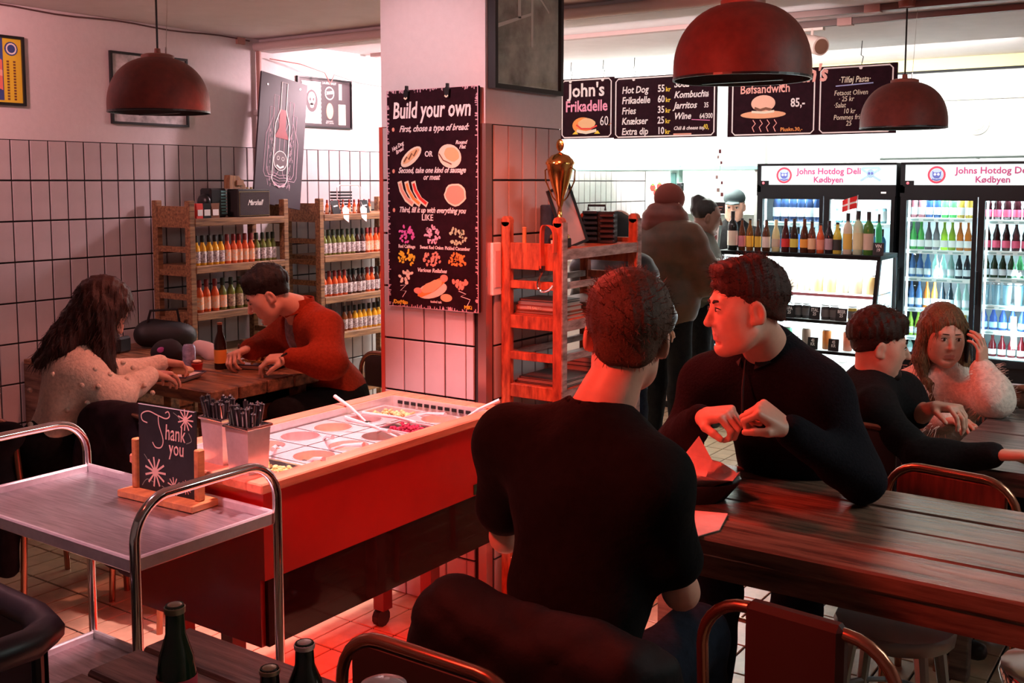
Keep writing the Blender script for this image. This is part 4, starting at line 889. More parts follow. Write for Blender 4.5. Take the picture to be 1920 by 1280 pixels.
text(t,"John's",.0,.09,.14,CW,off=.02,w=.95); text(t,'Frikadelle',.0,-.02,.115,CPINKL if 0 else mat('pinkletter',(.9,.35,.5)),off=.02,w=.82)
MB().disc(-.03,-.125,.09,.06,.002,22).o('drawn_bun',COR,t); MB().disc(.005,-.115,.075,.042,.003,20,0,.05).o('drawn_bun_top',CTAN,t); MB().stroke([(-.085,-.12),(-.04,-.15),(.04,-.152),(.095,-.13)],.012,.004).o('drawn_tomato',CRED,t); MB().stroke([(-.08,-.165),(0,-.18),(.09,-.165)],.022,.0035).o('drawn_bread',CCREAM,t); MB().prism([(-.12,-.19),(-.09,-.165),(-.07,-.19)],0,.003).prism([(.07,-.19),(.1,-.165),(.12,-.19)],0,.003).o('drawn_fries',CYEL,t)
text(t,'60',.155,-.13,.1,CW,w=.75); text(t,'.-',.205,-.13,.05,COR)
t,c0,h=hboard(-3.86,-3.05,1.992,2.438,6.9,'wide maroon chalk menu board listing hot dog, fries and drinks',[(-3.845,-3.065,CW)])
for i,(a,p) in enumerate((('Hot Dog','55'),('Frikadelle','60'),('Fries','35'),('Knækser','25'),('Extra dip','10'))):
    y=.125-i*.075; text(t,a,-.34,y-.02,.070,CW,align='LEFT',shear=.15,off=.018,w=.85); text(t,p,-.02,y-.02,.07,CW,off=.018,w=.8); text(t,'kr',.035,y-.02,.045,CYEL,off=.02)
for i,(a,p,m) in enumerate((('Soda','25',CRED),('Kombucha','34',CYEL),('Jarritos','35',CBLU),('Wine','64/300',CPINK),('Chili & cheese top','40,',CYEL))):
    y=.15-i*.075; text(t,a,.08,y-.02,.066 if i<4 else .036,CW,align='LEFT',shear=.3,off=.02,w=.9); text(t,p,.33,y-.02,.05,CW if i<4 else CYEL,off=.015,w=.72)
MB().stroke([(.22,-.1),(.36,-.11)],.005,.002).o('drawn_underline',CPINK,t); MB().stroke([(.08,-.2),(.22,-.2)],.01,.002).o('drawn_underline',CSAL,t)
t,c0,h=hboard(-2.965,-1.835,1.985,2.425,6.9,'long maroon chalk menu board with a beef sandwich drawing behind the big lamp',[(-2.93,-2.36,CW),(-2.32,-1.86,CW)])
SL=mat('salmonletter',(.9,.4,.33))
text(t,'Bøfsandwich',-.3,.07,.082,SL,off=.015,w=.85); text(t,'85,-',-.07,-.03,.08,CW,off=.02,w=.8); text(t,'Pluskn.30,-',-.11,-.19,.035,COR,off=.02)
text(t,"John's",-.03,.13,.15,SL,shear=.2,off=.03,w=.85,z=.003)
MB().disc(-.31,.0,.085,.055,.002,24).o('drawn_bun',mat('peachc',(.9,.5,.35)),t); MB().disc(-.31,-.075,.16,.026,.0025,24).o('drawn_board',mat('peachc2',(.85,.4,.2)),t); MB().stroke([(-.37,-.03),(-.33,-.045),(-.29,-.035),(-.25,-.045)],.018,.004).o('drawn_patty',CBRN,t); MB().stroke([(-.39,-.055),(-.3,-.062),(-.23,-.055)],.016,.0045).o('drawn_bread',CCREAM,t)
for x in (-.38,-.33,-.28,-.23): MB().stroke([(x,-.11),(x+.018,-.135),(x-.004,-.16),(x+.01,-.19)],.006,.003).o('drawn_drip',SL,t)
text(t,'·Tilføj Pasta·',.3,.11,.055,CCREAM,off=.01,w=.75,shear=.2); MB().stroke([(.18,.09),(.42,.10)],.007,.002).o('drawn_underline',mat('bluec',(.35,.4,.7)),t)
text(t,'Fetaost Oliven\n   · 25 kr\n·Salat\n      10 kr\nPommes frites\n        25',.17,.03,.046,CCREAM,align='LEFT',w=.8,shear=.15)
# ---------------------------------------------------------------- bottles generator
BK={}
PROF=dict(soda=([(.9,0),(1,.02),(1,.34),(.86,.42),(.93,.52),(.62,.66),(.36,.8),(.34,.95)],.1,.34),
 wine=([(.95,0),(1,.02),(1,.62),(.85,.7),(.4,.78),(.34,.98)],.12,.5),
 beer=([(.95,0),(1,.02),(1,.55),(.8,.66),(.42,.8),(.38,.96)],.12,.46),
 champ=([(.95,0),(1,.02),(1,.5),(.8,.64),(.4,.8),(.34,.96)],.15,.4),
 can=([(.9,0),(1,.05),(1,.9),(.85,.97)],.15,.8), jar=([(.95,0),(1,.03),(1,.8),(.8,.88)],.2,.7), cup=([(.75,0),(.8,.02),(1,.9)],.3,.6))
def bottle(kind,bc,lc,loc,h,r,label,group=None,cap=None,tl=.5,name='bottle',cat='bottle',capl=0):
    key=(kind,bc,lc,round(h,3),round(r,4))
    if key in BK: t=dup(BK[key]); t.location=loc
    else:
        t=thing(name,label,cat,loc); BK[key]=t; pf,l0,l1=PROF[kind]
        cs='b%d_%d_%d'%tuple(int(x*100) for x in bc)
        MB().lathe([(r*a,h*b) for a,b in pf],n=12).o('body',bottlemat(cs,bc,tl),t,smooth=True)
        if lc: MB().lathe([(r*1.03,h*l0),(r*1.03,h*l1)],n=12,cap=False).o('label',mat('l%d_%d_%d'%tuple(int(x*100) for x in lc),lc,.6),t,smooth=True)
        if kind not in ('jar','can','cup'): MB().lathe([(r*.4,h*(.78 if kind in('wine','champ') else .94)),(r*.42,h*.94),(r*.42,h),(.0,h)],n=10).o('cap',mat('c%d_%d_%d'%tuple(int(x*100) for x in (cap or (.02,.02,.02))),cap or (.02,.02,.02),.35),t,smooth=True)
        else: MB().lathe([(r*.9,h*.94),(r*.92,h),(0.001,h)],n=12).o('lid',mat('lidgrey',(.5,.5,.5),.3,.6),t,smooth=True)
    t['label']=label
    if 'group' in t.keys(): del t['group']
    if group: t['group']=group
    t.rotation_euler=(0,0,random.uniform(-.3,.3)); return t
# ---------------------------------------------------------------- fridges
FRW=mat('fridge_inner',(.85,.92,.95),.5); DGL=glassmat('door_glass',(.93,1,1),.97)
SIGNL=mat('header_light',(.2,.21,.21),emit=(.93,1,1),estr=.85)
def fridge(x0,x1,label,hdr,skull):
    Y0,Y1=7.6,8.17; t=thing('drinks_fridge',label,'fridge',((x0+x1)/2,(Y0+Y1)/2,0)); zt=1.812
    FB=mat('fridge_black',(.005,.005,.006),.45,spec=.2)
    MB().box(x0,x0+.03,Y0+.03,Y1,.06,zt,c=.004).o('side_panel',FB,t,W=True); MB().box(x1-.03,x1,Y0+.03,Y1,.06,zt,c=.004).o('side_panel',FB,t,W=True)
    MB().box(x0,x1,Y1-.02,Y1,.06,zt).o('back_panel',FRW,t,W=True); MB().box(x0+.03,x1-.03,Y0+.03,Y1-.02,1.66,zt).o('top_box',FB,t,W=True)
    MB().box(x0+.03,x1-.03,Y0+.03,Y1-.02,.06,.44).o('bottom_box',FB,t,W=True); MB().box(x0+.03,x1-.03,Y0+.05,Y1-.05,0,.06).o('plinth',FB,t,W=True)
    s=MB().box(x0+.03,x1-.006,Y0+.006,Y0+.03,1.655,1.795).o('header_sign',SIGNL,t,W=True)
    MB().box(x0,x1,Y0,Y0+.03,1.795,zt).box(x0,x0+.03,Y0,Y0+.03,1.60,1.8).box(x0,x1,Y0,Y0+.03,1.575,1.655).box(x0+.02,x0+.09,Y0-.001,Y0+.02,1.645,1.685).o('header_frame',FB,t,W=True)
    MB().ell((x0+.05,Y0-.002,1.668),(.009,.004,.009)).o('red_light',mat('redled',(1,.1,.1),emit=(1,.1,.15),estr=1.5),t,W=True)
    hd=bpy.data.objects.new('header_print',MB().disc(0,0,.001).mesh('p',CW)); COL.objects.link(hd); hd.parent=t; hd.matrix_parent_inverse=MW(t).inverted(); hd.location=((x0+x1)/2,Y0+.004,1.725); hd.rotation_euler=NB
    PK=mat('sign_pink',(.42,.04,.16)); PB=mat('sign_blue',(.08,.1,.35))
    lx=-.27 if not skull else -.3
    MB().stroke([(lx+.052*math.cos(a),.052*math.sin(a)) for a in np.linspace(0,6.28,26)],.014,.0012,True).o('emblem_ring',mat('sign_red',(.5,.04,.08)),hd)
    MB().disc(lx,0,.042,.042,.0008).o('emblem_field',mat('sign_pale',(.35,.42,.6)),hd); MB().prism([(lx-.026,-.01),(lx-.028,.026),(lx-.016,.016),(lx+.016,.016),(lx+.028,.026),(lx+.026,-.01),(lx+.012,-.024),(lx-.012,-.024)],0,.0015).o('emblem_head',PB,hd); MB().disc(lx-.011,.003,.008,.008,.002).disc(lx+.011,.003,.008,.008,.002).o('emblem_eyes',CW,hd); MB().stroke([(lx-.03,-.03),(lx,-.036),(lx+.03,-.03)],.008,.002).o('emblem_scroll',PB,hd)
    text(hd,'Johns Hotdog Deli',.03 if skull else .085,.008,.062,PK,.001,w=1.0,off=.02); text(hd,'Kødbyen',.03 if skull else .085,-.052,.06,PK,.001,off=.02)
    if skull:
        MB().disc(.33,.01,.026,.03,.0012).o('skull',mat('sign_sky',(.25,.38,.5)),hd); MB().disc(.32,.012,.008,.009,.002).disc(.34,.012,.008,.009,.002).o('skull_sockets',PB,hd)
        for a,b_ in (((.26,.045),(.4,-.04)),((.26,-.04),(.4,.045)),((.27,.05),(.39,.052))): MB().stroke([a,b_],.014,.0008).o('crossed_bones',mat('sign_sky2',(.3,.45,.55)),hd)
    xm=(x0+x1)/2+.0
    for a,b_ in ((x0,xm),(xm,x1)):
        d=MB().box(a+.004,a+.045,Y0,Y0+.03,.44,1.575).box(b_-.03,b_-.004,Y0,Y0+.03,.44,1.575).box(a+.045,b_-.03,Y0,Y0+.03,.44,.49).box(a+.045,b_-.03,Y0,Y0+.03,1.55,1.575).o('door',FB,t,W=True)
        MB().box(a+.045,b_-.03,Y0+.012,Y0+.016,.49,1.55).o('glass',DGL,d,W=False); d.children[0].matrix_parent_inverse=MW(d).inverted()
        MB().box(a+.008,a+.02,Y0-.03,Y0-.012,.85,1.08,c=.003).o('door_handle',FB,d); d.children[-1].matrix_parent_inverse=MW(d).inverted()
        MB().box(a+.05,a+.062,Y0+.035,Y0+.045,.5,1.6).o('led_strip',mat('led_strip',(1,1,1),emit=(.82,.95,1),estr=5),t,W=True)
    MB().box(x1-.1,x1-.065,Y0-.002,Y0,1.595,1.607).o('badge',CW,t,W=True)
    return t,xm
def shelves(t,x0,x1,zs):
    for z in zs:
        MB().box(x0+.03,x1-.015,7.66,8.14,z-.008,z).o('shelf',mat('wire_white',(.8,.88,.9),.4),t,W=True); MB().box(x0+.03,x1-.015,7.645,7.66,z-.028,z).o('price_rail',mat('rail_white',(.88,.9,.9),.4),t,W=True)
        for q in range(4):
            MB().box(x0+.05+q*.1,x0+.12+q*.1,7.6435,7.645,z-.02,z-.01).o('price_label',mat('price',(.35,.5,.5)),t,W=True)
f1,xm1=fridge(-3.02,-2.005,'black double-door drinks fridge behind the bottle-topped display case','',True)
f2,xm2=fridge(-1.975,-.96,'black double-door drinks fridge at the right edge full of coloured sodas','',False)
ZL=(1.43,1.208,1.015,.80,.60,.45); ZR=(1.424,1.217,1.035,.85,.68,.50)
for f,xa,xb,zz in ((f2,-1.975,xm2,ZL),(f2,xm2,-.96,ZR),(f1,-3.02,xm1,(1.38,1.1,.8,.5)),(f1,xm1,-2.005,(1.38,1.1,.8,.5))): shelves(f,xa,xb,zz)
for x in (-2.76,-2.26,-1.72,-1.22): 
    l=area('fridge_light',(x,7.68,1.62),(x,8.1,.6),.3,14,(.85,.96,1),170,sy=.05)
    l=area('fridge_light_low',(x,7.66,1.0),(x,8.1,.9),.04,8,(.8,.94,1),180,sy=.9)
PKc,DB,GRc,YEc,ORc,GY,LI,AQ,DK,BLc,CO=(.85,.35,.42),(.05,.12,.35),(.15,.75,.2),(.8,.6,.12),(.85,.3,.05),(.25,.25,.28),(.45,.7,.08),(.55,.85,.8),(.03,.05,.07),(.15,.35,.75),(.05,.01,.015)
WL=(.85,.9,.9)
names={PKc:'pink',DB:'dark blue',GRc:'green',YEc:'amber',ORc:'orange',GY:'grey',LI:'lime',AQ:'pale aqua',DK:'dark',BLc:'blue',CO:'cola'}
rows=[(0,[PKc,PKc,DB,DB,GRc,GRc,YEc,YEc],.2,.023),(1,[GRc,GRc,GY,GY,LI,LI,ORc,ORc],.185,.023),(2,[BLc,BLc,BLc,AQ,AQ,AQ,DK,DK],.17,.022),(3,[BLc,BLc,ORc,ORc,DK,DK,AQ,AQ],.185,.022),(4,[LI,LI,LI,AQ,AQ,YEc,YEc,YEc],.17,.022),(5,[AQ,AQ,BLc,BLc,AQ,AQ,GY,GY],.13,.021)]
on=['top','second','third','fourth','fifth','bottom']
for r,cs,h,rr in rows:
    for d in (0,1):
        for i,c in enumerate(cs):
            if d: continue
            bottle('soda' if h>.14 else 'beer',c,WL if r<2 else (.7,.8,.85),(-1.9+i*.0515,7.70+d*.06,ZL[r]),h*1.06,rr*1.06,'%s soda bottle on the %s shelf behind the left door of the right fridge'%(names[c],on[r]),'%s bottles, %s shelf left door right fridge'%(names[c],on[r]),cap=c)
rows=[(0,CO,(.75,.1,.2),.2,.026,7),(1,CO,(.75,.1,.2),.2,.026,7),(2,(.03,.12,.05),(.75,.8,.85),.17,.024,8),(3,(.5,.75,.85),None,.15,.03,6),(4,(.12,.25,.75),(.35,.6,.85),.16,.026,7),(5,(.45,.03,.05),WL,.15,.026,7)]
nm=['cola','cola','dark green beer','pale blue glass','bright blue','red']
for r,c,l,h,rr,n in rows:
    for i in range(n): bottle('soda' if r not in (3,) else 'cup',c,l,(-1.42+i*.42/n,7.70,ZR[r]),h,rr,'%s bottle on the %s shelf behind the right door of the right fridge'%(nm[r],on[r]) if r!=3 else 'pale blue drinking glass on the fourth shelf of the right fridge','%s row, %s shelf right door'%(nm[r],on[r]),cap=(.7,.1,.15) if r<2 else None,tl=.7)
for i in range(6): bottle('champ',(.03,.06,.15),(.85,.92,.95),(-2.90+i*.062,7.71,1.38-.002),.27,.03,'white-labelled wine bottle on the top shelf of the left fridge','wines in the left fridge',tl=.5)
for i in range(7): bottle('wine',(.06,.15,.35),None,(-2.91+i*.058,7.72,1.1),.24,.026,'blue wine bottle on the second shelf of the left fridge','second shelf wines, left fridge',tl=.7)
for i in range(6): bottle('can',(.3,.6,.65),(.8,.9,.88),(-2.43+i*.062,7.72,1.38),.11,.028,'pale can on the top right shelf of the left fridge','cans in the left fridge',name='drink_can',cat='can')
for i in range(6): bottle('wine',(.2,.45,.6),None,(-2.43+i*.062,7.72,1.1),.24,.026,'pale blue bottle on the second right shelf of the left fridge','pale bottles, left fridge right door',tl=.8)
# ---------------------------------------------------------------- display case
t=thing('display_case','glass-fronted refrigerated display case with slanted front and black rim','display case',(-2.5,7.1,0))
cx0,cx1=-3.06,-1.93
def sl(z): return 6.78+.24*(z-.3)/.9
FB=mat('fridge_black',(.008,.008,.01))
MB().box(cx0,cx1,7.0,7.42,1.165,1.195,c=.003).o('top_panel',FB,t,W=True)
for x in (cx0,cx1-.025):
    MB().add([(x+a,sl(z)+b_,z) for z in (.3,1.18) for a,b_ in ((0,0),(.025,0),(.025,.03),(0,.03))],[(0,1,5,4),(1,2,6,5),(2,3,7,6),(3,0,4,7),(3,2,1,0),(4,5,6,7)]).o('front_post',FB,t,W=True)
    MB().box(x,x+.025,7.39,7.42,.3,1.17).o('back_post',FB,t,W=True); MB().add([(x+.012,sl(.33)+.02,.33),(x+.012,7.39,.33),(x+.012,7.39,1.165),(x+.012,sl(1.165)+.02,1.165)],[(0,1,2,3)]).o('end_glass',glassmat('aqua_glass',(.8,.95,1),.93),t,W=True)
MB().add([(cx0+.02,sl(.33),.33),(cx1-.02,sl(.33),.33),(cx1-.02,sl(1.165),1.165),(cx0+.02,sl(1.165),1.165)],[(0,1,2,3)]).o('front_glass',DGL,t,W=True)
MB().box(cx0+.01,cx1-.01,6.77,7.42,.3,.335).o('lower_frame',FB,t,W=True); MB().box(cx0+.01,cx1-.01,6.8,7.4,.06,.3).o('base_panel',mat('case_base',(.6,.35,.32),.4),t,W=True); MB().box(cx0+.03,cx1-.03,6.85,7.38,0,.06).o('plinth',BLACK,t,W=True)
MB().box(cx0+.02,cx1-.02,7.38,7.39,.33,1.165).o('back_wall',FRW,t,W=True)
for z,e in ((.93,mat('pink_edge',(.75,.25,.3),.4)),(.755,FB),(.56,FB),(.36,FB)):
    MB().box(cx0+.03,cx1-.03,sl(z)+.03,7.38,z-.008,z).o('shelf',mat('wire_white',(.8,.88,.9)),t,W=True); MB().box(cx0+.03,cx1-.03,sl(z)+.02,sl(z)+.03,z-.018,z+.001).o('shelf_edge',e,t,W=True)
MB().box(cx0+.03,cx1-.03,7.04,7.05,1.15,1.163).o('led_strip',mat('led_strip2',(1,1,1),emit=(1,.98,.95),estr=9),t,W=True)
area('case_light',(-2.5,7.03,1.14),(-2.5,7.35,.5),1.0,26,(1,.98,.95),175,sy=.03)
for z in (.92,.745,.55): area('case_light_low',(-2.5,sl(z)+.07,z-.012),(-2.5,7.3,z-.2),1.0,6,(1,.98,.95),175,sy=.02)
random.seed(21)
cl=[((.85,.45,.5),'pink'),((.85,.7,.5),'cream'),((.85,.6,.45),'peach'),((.9,.8,.65),'pale'),((.85,.6,.3),'amber')]
for i in range(12):
    c,n=cl[[0,0,1,1,2,3,3,4,4,3,1,4][i]]
    bottle('cup',c,None,(-2.98+i*.088,7.1,.931),.17 if i<3 else .13,.036,'%s stack of cups on the top shelf of the display case'%n,'%s cup stacks in the display case'%n,name='cup_stack',cat='cups')
def card(x,y,z,w,h,txt,label,white=False):
    q=thing('price_card',label,'card',(x,y,z),(PI/2-.15,0,0)); MB().box(-w/2,w/2,0,h,-.003,0,c=.0008).o('card',WHITE if white else CHALKK,q); text(q,txt,0,h*.62,h*.36,CHALKK if white else CW,.0012,off=.02,w=.8)
    MB().box(-w/3,w/3,0,.004,-.02,-.002).o('foot',CHALKK,q)
for i,(x,k) in enumerate(((-2.66,'g'),(-2.56,'g'),(-2.47,'d'),(-2.41,'d'),(-2.28,'d'),(-2.22,'d'),(-2.1,'y'),(-2.8,'d'),(-2.9,'g'))):
    c={'g':(.3,.45,.4),'d':(.08,.07,.07),'y':(.7,.5,.1)}[k]; bottle('jar',c,(.4,.42,.4) if k=='g' else (.14,.12,.12),(x,7.0,.756),.10,.03,{'g':'grey-green jar on the second shelf of the display case','d':'dark jar on the second shelf of the display case','y':'yellow-labelled jar at the right of the second case shelf'}[k],'%s jars in the case'%k,name='jar',cat='jar')
for i,(x,s) in enumerate(((-2.515,'1PA'),(-2.34,'ITAL'),(-2.16,'BEER'))): card(x,sl(.756)+.05,.757,.075,.085,s+'\n25',('first','second','third')[i]+' black price card on the second shelf of the display case')
for i,(x,c,l) in enumerate(((-2.6,(.7,.6,.65),'pale'),(-2.53,(.2,.6,.4),'green'),(-2.4,(.35,.25,.2),'brown'),(-2.26,(.6,.25,.08),'orange'),(-2.12,(.75,.3,.2),'red'),(-2.75,(.4,.5,.5),'grey'))): bottle('can',c,None,(x,6.98,.561),.13,.03,'%s drink can on the third shelf of the display case'%l,None,name='drink_can',cat='can')
for i,(x,w) in enumerate(((-2.66,1),(-2.465,1),(-2.33,0),(-2.19,0))): card(x,sl(.56)+.05,.562,.07,.08,'45\nKR',('first','second','third','fourth')[i]+' small price card on the third shelf of the display case',bool(w))
for i,(x,c,l) in enumerate(((-2.42,(.5,.05,.04),'dark red'),(-2.33,(.65,.15,.1),'bright red'),(-2.24,(.7,.7,.3),'pale yellow'),(-2.15,(.8,.8,.75),'white'))): bottle('jar',c,None,(x,6.97,.361),.13,.038,'%s tub on the bottom shelf of the display case'%l,None,name='tub',cat='tub')
for i,x in enumerate((-2.255,-2.16)): card(x,sl(.36)+.04,.362,.08,.06,'20,-\nDIP',('left','right')[i]+' white price card on the bottom shelf of the display case',True)
# bottles on top
CT=1.196
BT=[(1372,'wine',(.02,.02,.02),(.75,.6,.48),.275,.035,'tall black wine bottle with cream label at the left end'),(1390,'beer',(.15,.05,.02),(.6,.2,.25),.225,.024,'brown beer bottle with pink label'),(1405,'beer',(.25,.1,.02),(.8,.45,.05),.225,.025,'amber beer bottle with yellow-orange label'),(1420,'beer',(.1,.05,.03),(.7,.45,.05),.22,.022,'slim beer bottle with blue and yellow labels'),(1436,'beer',(.12,.04,.02),(.75,.62,.55),.22,.028,'dark brown bottle with white band label'),(1454,'champ',(.8,.7,.4),(.6,.5,.38),.22,.028,'cream and clear bottle with tan label'),(1472,'champ',(.1,.02,.02),(.7,.03,.03),.23,.028,'dark bottle with solid red label'),(1488,'champ',(.05,.03,.02),(.7,.6,.1),.23,.028,'dark bottle with yellow-green label'),(1507,'champ',(.12,.04,.02),(.85,.35,.05),.23,.028,'dark bottle with bright orange label'),(1521,'beer',(.15,.04,.02),(.8,.5,.3),.215,.027,'brown beer bottle with hexagonal beige label'),(1537,'beer',(.8,.15,.05),(.8,.3,.2),.20,.026,'bright red-orange bottle'),(1553,'beer',(.03,.02,.03),(.45,.3,.35),.22,.027,'black beer bottle with mauve hexagonal label'),(1568,'beer',(.8,.65,.1),(.03,.03,.03),.21,.028,'yellow bottle with black band label'),(1587,'wine',(.85,.7,.55),(.75,.5,.1),.275,.03,'tall clear pinkish bottle with amber base'),(1606,'wine',(.75,.85,.6),(.75,.7,.4),.29,.033,'tall pale wine bottle with cream label'),(1625,'wine',(.1,.28,.05),(.65,.5,.4),.285,.033,'green wine bottle with pale label and red mark'),(1639,'wine',(.1,.75,.35),None,.27,.02,'slim bright green bottle at the right end')]
for px,k,bc_,lc,h,r,lb in BT:
    u=px-1372; x=-2.980+u*(.003967)-u*u*.0000008; cp={'champ':bc_}.get(k,(.02,.02,.02))
    bottle(k,bc_,lc,(x,7.06 if px!=1639 else 7.12,CT),h,r,lb+(' standing on the display case' if len(lb)<62 else ' on the case'),None,cap=cp,tl=.35)
card(-1.955,7.03,CT,.07,.085,'VIN\n19','black price card reading 19 at the right end of the case top')
t=thing('danish_flag','small red Danish flag with white cross above the display case bottles','flag',(-2.13,7.08,CT))
MB().cone((0,0,0),(.02,0,.395),.003,n=6).o('pole',STEEL,t); MB().lathe([(.025,0),(.02,.012),(.004,.015)],n=12).o('foot',BLACK,t)
def wav(x0,x1,z0,z1,y=0):
    vs=[];n=8
    for i in range(n+1):
        x=x0+(x1-x0)*i/n
        for z in (z0,z1): vs.append((x,y+.008*math.sin(x*60),z+x*.32))
    return vs,[(2*i,2*i+2,2*i+3,2*i+1) for i in range(n)]
b=MB(); b.add(*wav(-.085,.012,.305,.385)); b.o('cloth',mat('flag_red',(.8,.02,.02),.7),t)
b=MB(); b.add(*wav(-.085,.012,.34,.352,-.0015)); b.add(*wav(-.045,-.03,.305,.385,-.0015)); b.o('cross',CW,t)
t=thing('order_terminal','small teal-framed order screen with a chicken logo on the counter','terminal',(-3.11,6.95,1.1),(PI/2-.2,0,0))
MB().box(-.065,.065,.09,.28,-.02,0,c=.008).o('housing',mat('teal_grey',(.25,.38,.38),.3),t); MB().box(-.052,.052,.115,.26,0,.003).o('screen',WHITE,t); MB().disc(0,.185,.045,.05,.004,24).o('logo_disc',mat('logo_brown',(.2,.05,.05)),t); MB().disc(-.008,.175,.022,.018,.005).prism([(-.03,.2),(-.02,.17),(-.005,.185)],0,.005).disc(.018,.2,.009,.012,.005).prism([(-.012,.15),(.004,.15),(.0,.165),(-.008,.165)],0,.005).o('logo_chicken',CW,t); MB().box(-.05,.05,0,.09,-.03,-.01).o('stand',BLACK,t)
t=thing('card_chain','hanging string of tiny dark tags above the counter','hanging tags',(-3.03,6.93,CZ))
MB().tube([(0,0,0),(0,0,-.5),(.004,0,-.8),(0,0,-1.05)],.0015,5).o('string',CLG,t)
for i,(dx,z,w) in enumerate(((0,-.68,.02),(-.012,-.72,.016),(.012,-.76,.016),(-.02,-.86,.018),(.018,-.9,.016),(-.01,-.95,.02),(.02,-.98,.02))): MB().box(dx-w/2,dx+w/2,-.002,.002,z-w,z+w*.4).o('tag',mat('tagc%d'%(i%2),((.15,.03,.04),(.5,.4,.38))[i%2]),t)
q=MB().box(-.045,.045,-.003,.003,-1.12,-1.04).o('card',CHALKK,t); MB().box(-.03,.03,-.0045,-.003,-1.075,-1.07).box(-.03,.02,-.0045,-.003,-1.095,-1.09).o('card_writing',CSAL,q)
# ---------------------------------------------------------------- tables
def table(x0,x1,y0,y1,z,n,label,wm,th=.045,legs=True,apron=.07,along='x',lm=None,rail=None,in_=.05):
    t=thing('wooden_table',label,'table',((x0+x1)/2,(y0+y1)/2,0)); random.seed(int(x0*99))
    for i in range(n):
        if along=='x': a,b_=y0+(y1-y0)*i/n,y0+(y1-y0)*(i+1)/n; MB().box(x0+random.uniform(0,.012),x1,a+.003,b_-.003,z-th,z-random.uniform(0,.003),c=.006).o('plank',wm,t,W=True)
        else: a,b_=x0+(x1-x0)*i/n,x0+(x1-x0)*(i+1)/n; MB().box(a+.0015,b_-.0015,y0,y1,z-th,z-random.uniform(0,.002),c=.004).o('plank',wm,t,W=True)
    if apron:
        for a in ((x0+in_,x1-in_,y0+in_,y0+in_+.03),(x0+in_,x1-in_,y1-in_-.03,y1-in_),(x0+in_,x0+in_+.03,y0+in_+.03,y1-in_-.03),(x1-in_-.03,x1-in_,y0+in_+.03,y1-in_-.03)): MB().box(*a,z-th-apron,z-th).o('apron',lm or wm,t,W=True)
    for x in (x0+in_+.005,x1-in_-.065):
        for y in (y0+in_+.005,y1-in_-.065): MB().box(x,x+.06,y,y+.06,0,z-th-.001,c=.004).o('leg',lm or wm,t,W=True)
    if rail:
        for y in (y0+in_+.02,y1-in_-.05): MB().box(x0+in_+.06,x1-in_-.06,y,y+.035,rail-.03,rail+.03).o('stretcher',lm or wm,t,W=True)
        MB().box(x1-in_-.045,x1-in_-.01,y0+in_+.06,y1-in_-.06,rail-.03,rail+.03).o('stretcher',lm or wm,t,W=True)
    return t
table(-1.53,.75,2.40,3.09,.79,4,'long dark worn plank table where the two young men sit',WTAB,th=.05,apron=.06,in_=.02)
table(-.80,1.3,3.62,5.3,.755,6,'worn grey-brown plank table at the right behind the young men',wood('grey_plank',(.17,.13,.12),(.04,.03,.03),.3,5,(1,10,10),.3),th=.04,apron=.05)
table(-4.72,-3.615,2.94,3.60,.78,4,'scuffed wooden table where the couple eat',WTAB2,th=.06,apron=0,rail=.62,in_=.04)
t=table(-1.71,-.95,.72,1.325,.79,5,'dark plank table in the bottom left foreground with three bottles',wood('fg_plank',(.32,.15,.13),(.10,.04,.04),.45,5,(1,12,12),.25),th=.035,apron=.05)
for i,(x,y) in enumerate(((-.55,2.62),(-.42,2.60),(-.36,2.63))):
    pass
# ---------------------------------------------------------------- chairs
TUBE=mat('orange_lit_tube',(.42,.19,.12),.25,.9); SEATM=mat('seat_dark',(.05,.025,.02),.5); SEATR=wood('seat_red',(.22,.05,.035),(.08,.02,.015),.4,5,(8,1,1),.1)  # metal tube with the orange light put into its colour
def tchair(loc,rz,label,panel='under',pm=SEATM,zt=.83,w=.42):
    """back at local y=0, seat towards +y"""
    t=thing('tube_chair',label,'chair',loc,rz); r=.0125
    for s in (-1,1):
        MB().tube([(s*w/2,.0,.0),(s*w/2,.02,.44),(s*w/2,0,zt-.1)]+[(s*(w/2-.1+.1*math.cos(a)),0,zt-.1+.1*math.sin(a)) for a in np.linspace(.2,PI/2,7)]+[(0,0,zt)],r,10).o('back_tube',TUBE,t,smooth=True,sa=60)
        MB().tube([(s*w/2,.05,.44),(s*w/2,.40,.44),(s*w/2,.43,.42),(s*w/2,.45,0)],r,10).o('leg',TUBE,t,smooth=True,sa=60)
    MB().box(-w/2+.005,w/2-.005,.02,.45,.445,.47,c=.008).o('seat',pm,t)
    if panel=='under': MB().box(-w/2+.03,w/2-.03,-.008,.008,.6,zt-.012,c=.004).o('backrest',pm,t)
    elif panel=='wrap': MB().box(-.1,.1,-.02,.02,.55,zt+.018,c=.012).o('backrest',pm,t)
    MB().cone((-w/2,.43,.2),(w/2,.43,.2),.008).o('stretcher',TUBE,t)
    return t
tchair((-1.16,1.41,0),PI,'orange-lit tube-backed chair at the bottom centre edge',zt=.835)
tchair((-.66,1.90,0),-.1,'tube chair with dark leather-wrapped back at the bottom right',panel='wrap',pm=mat('leather_dark',(.045,.018,.015),.6,spec=.2),zt=.85,w=.40)
tchair((-.67,3.24,0),-.15,'tube chair with red-brown back panel between the two right tables',pm=SEATR,zt=.825,w=.38)
tchair((-1.11,1.69,0),.02,'tube chair under the draped jacket where the near young man sits',zt=.82)
tchair((-1.12,3.70,0),PI-.1,'tube chair behind the young man with clasped hands')
tchair((-3.92,2.12,0),0.0,'dark chair where the woman in the cream jumper sits',zt=.78)
tchair((-3.45,2.42,0),-.2,'chair under a dark coat nearest the red bar',zt=.80)
tchair((-3.62,4.12,0),PI,'chair behind the man in the rust coat',zt=.78)
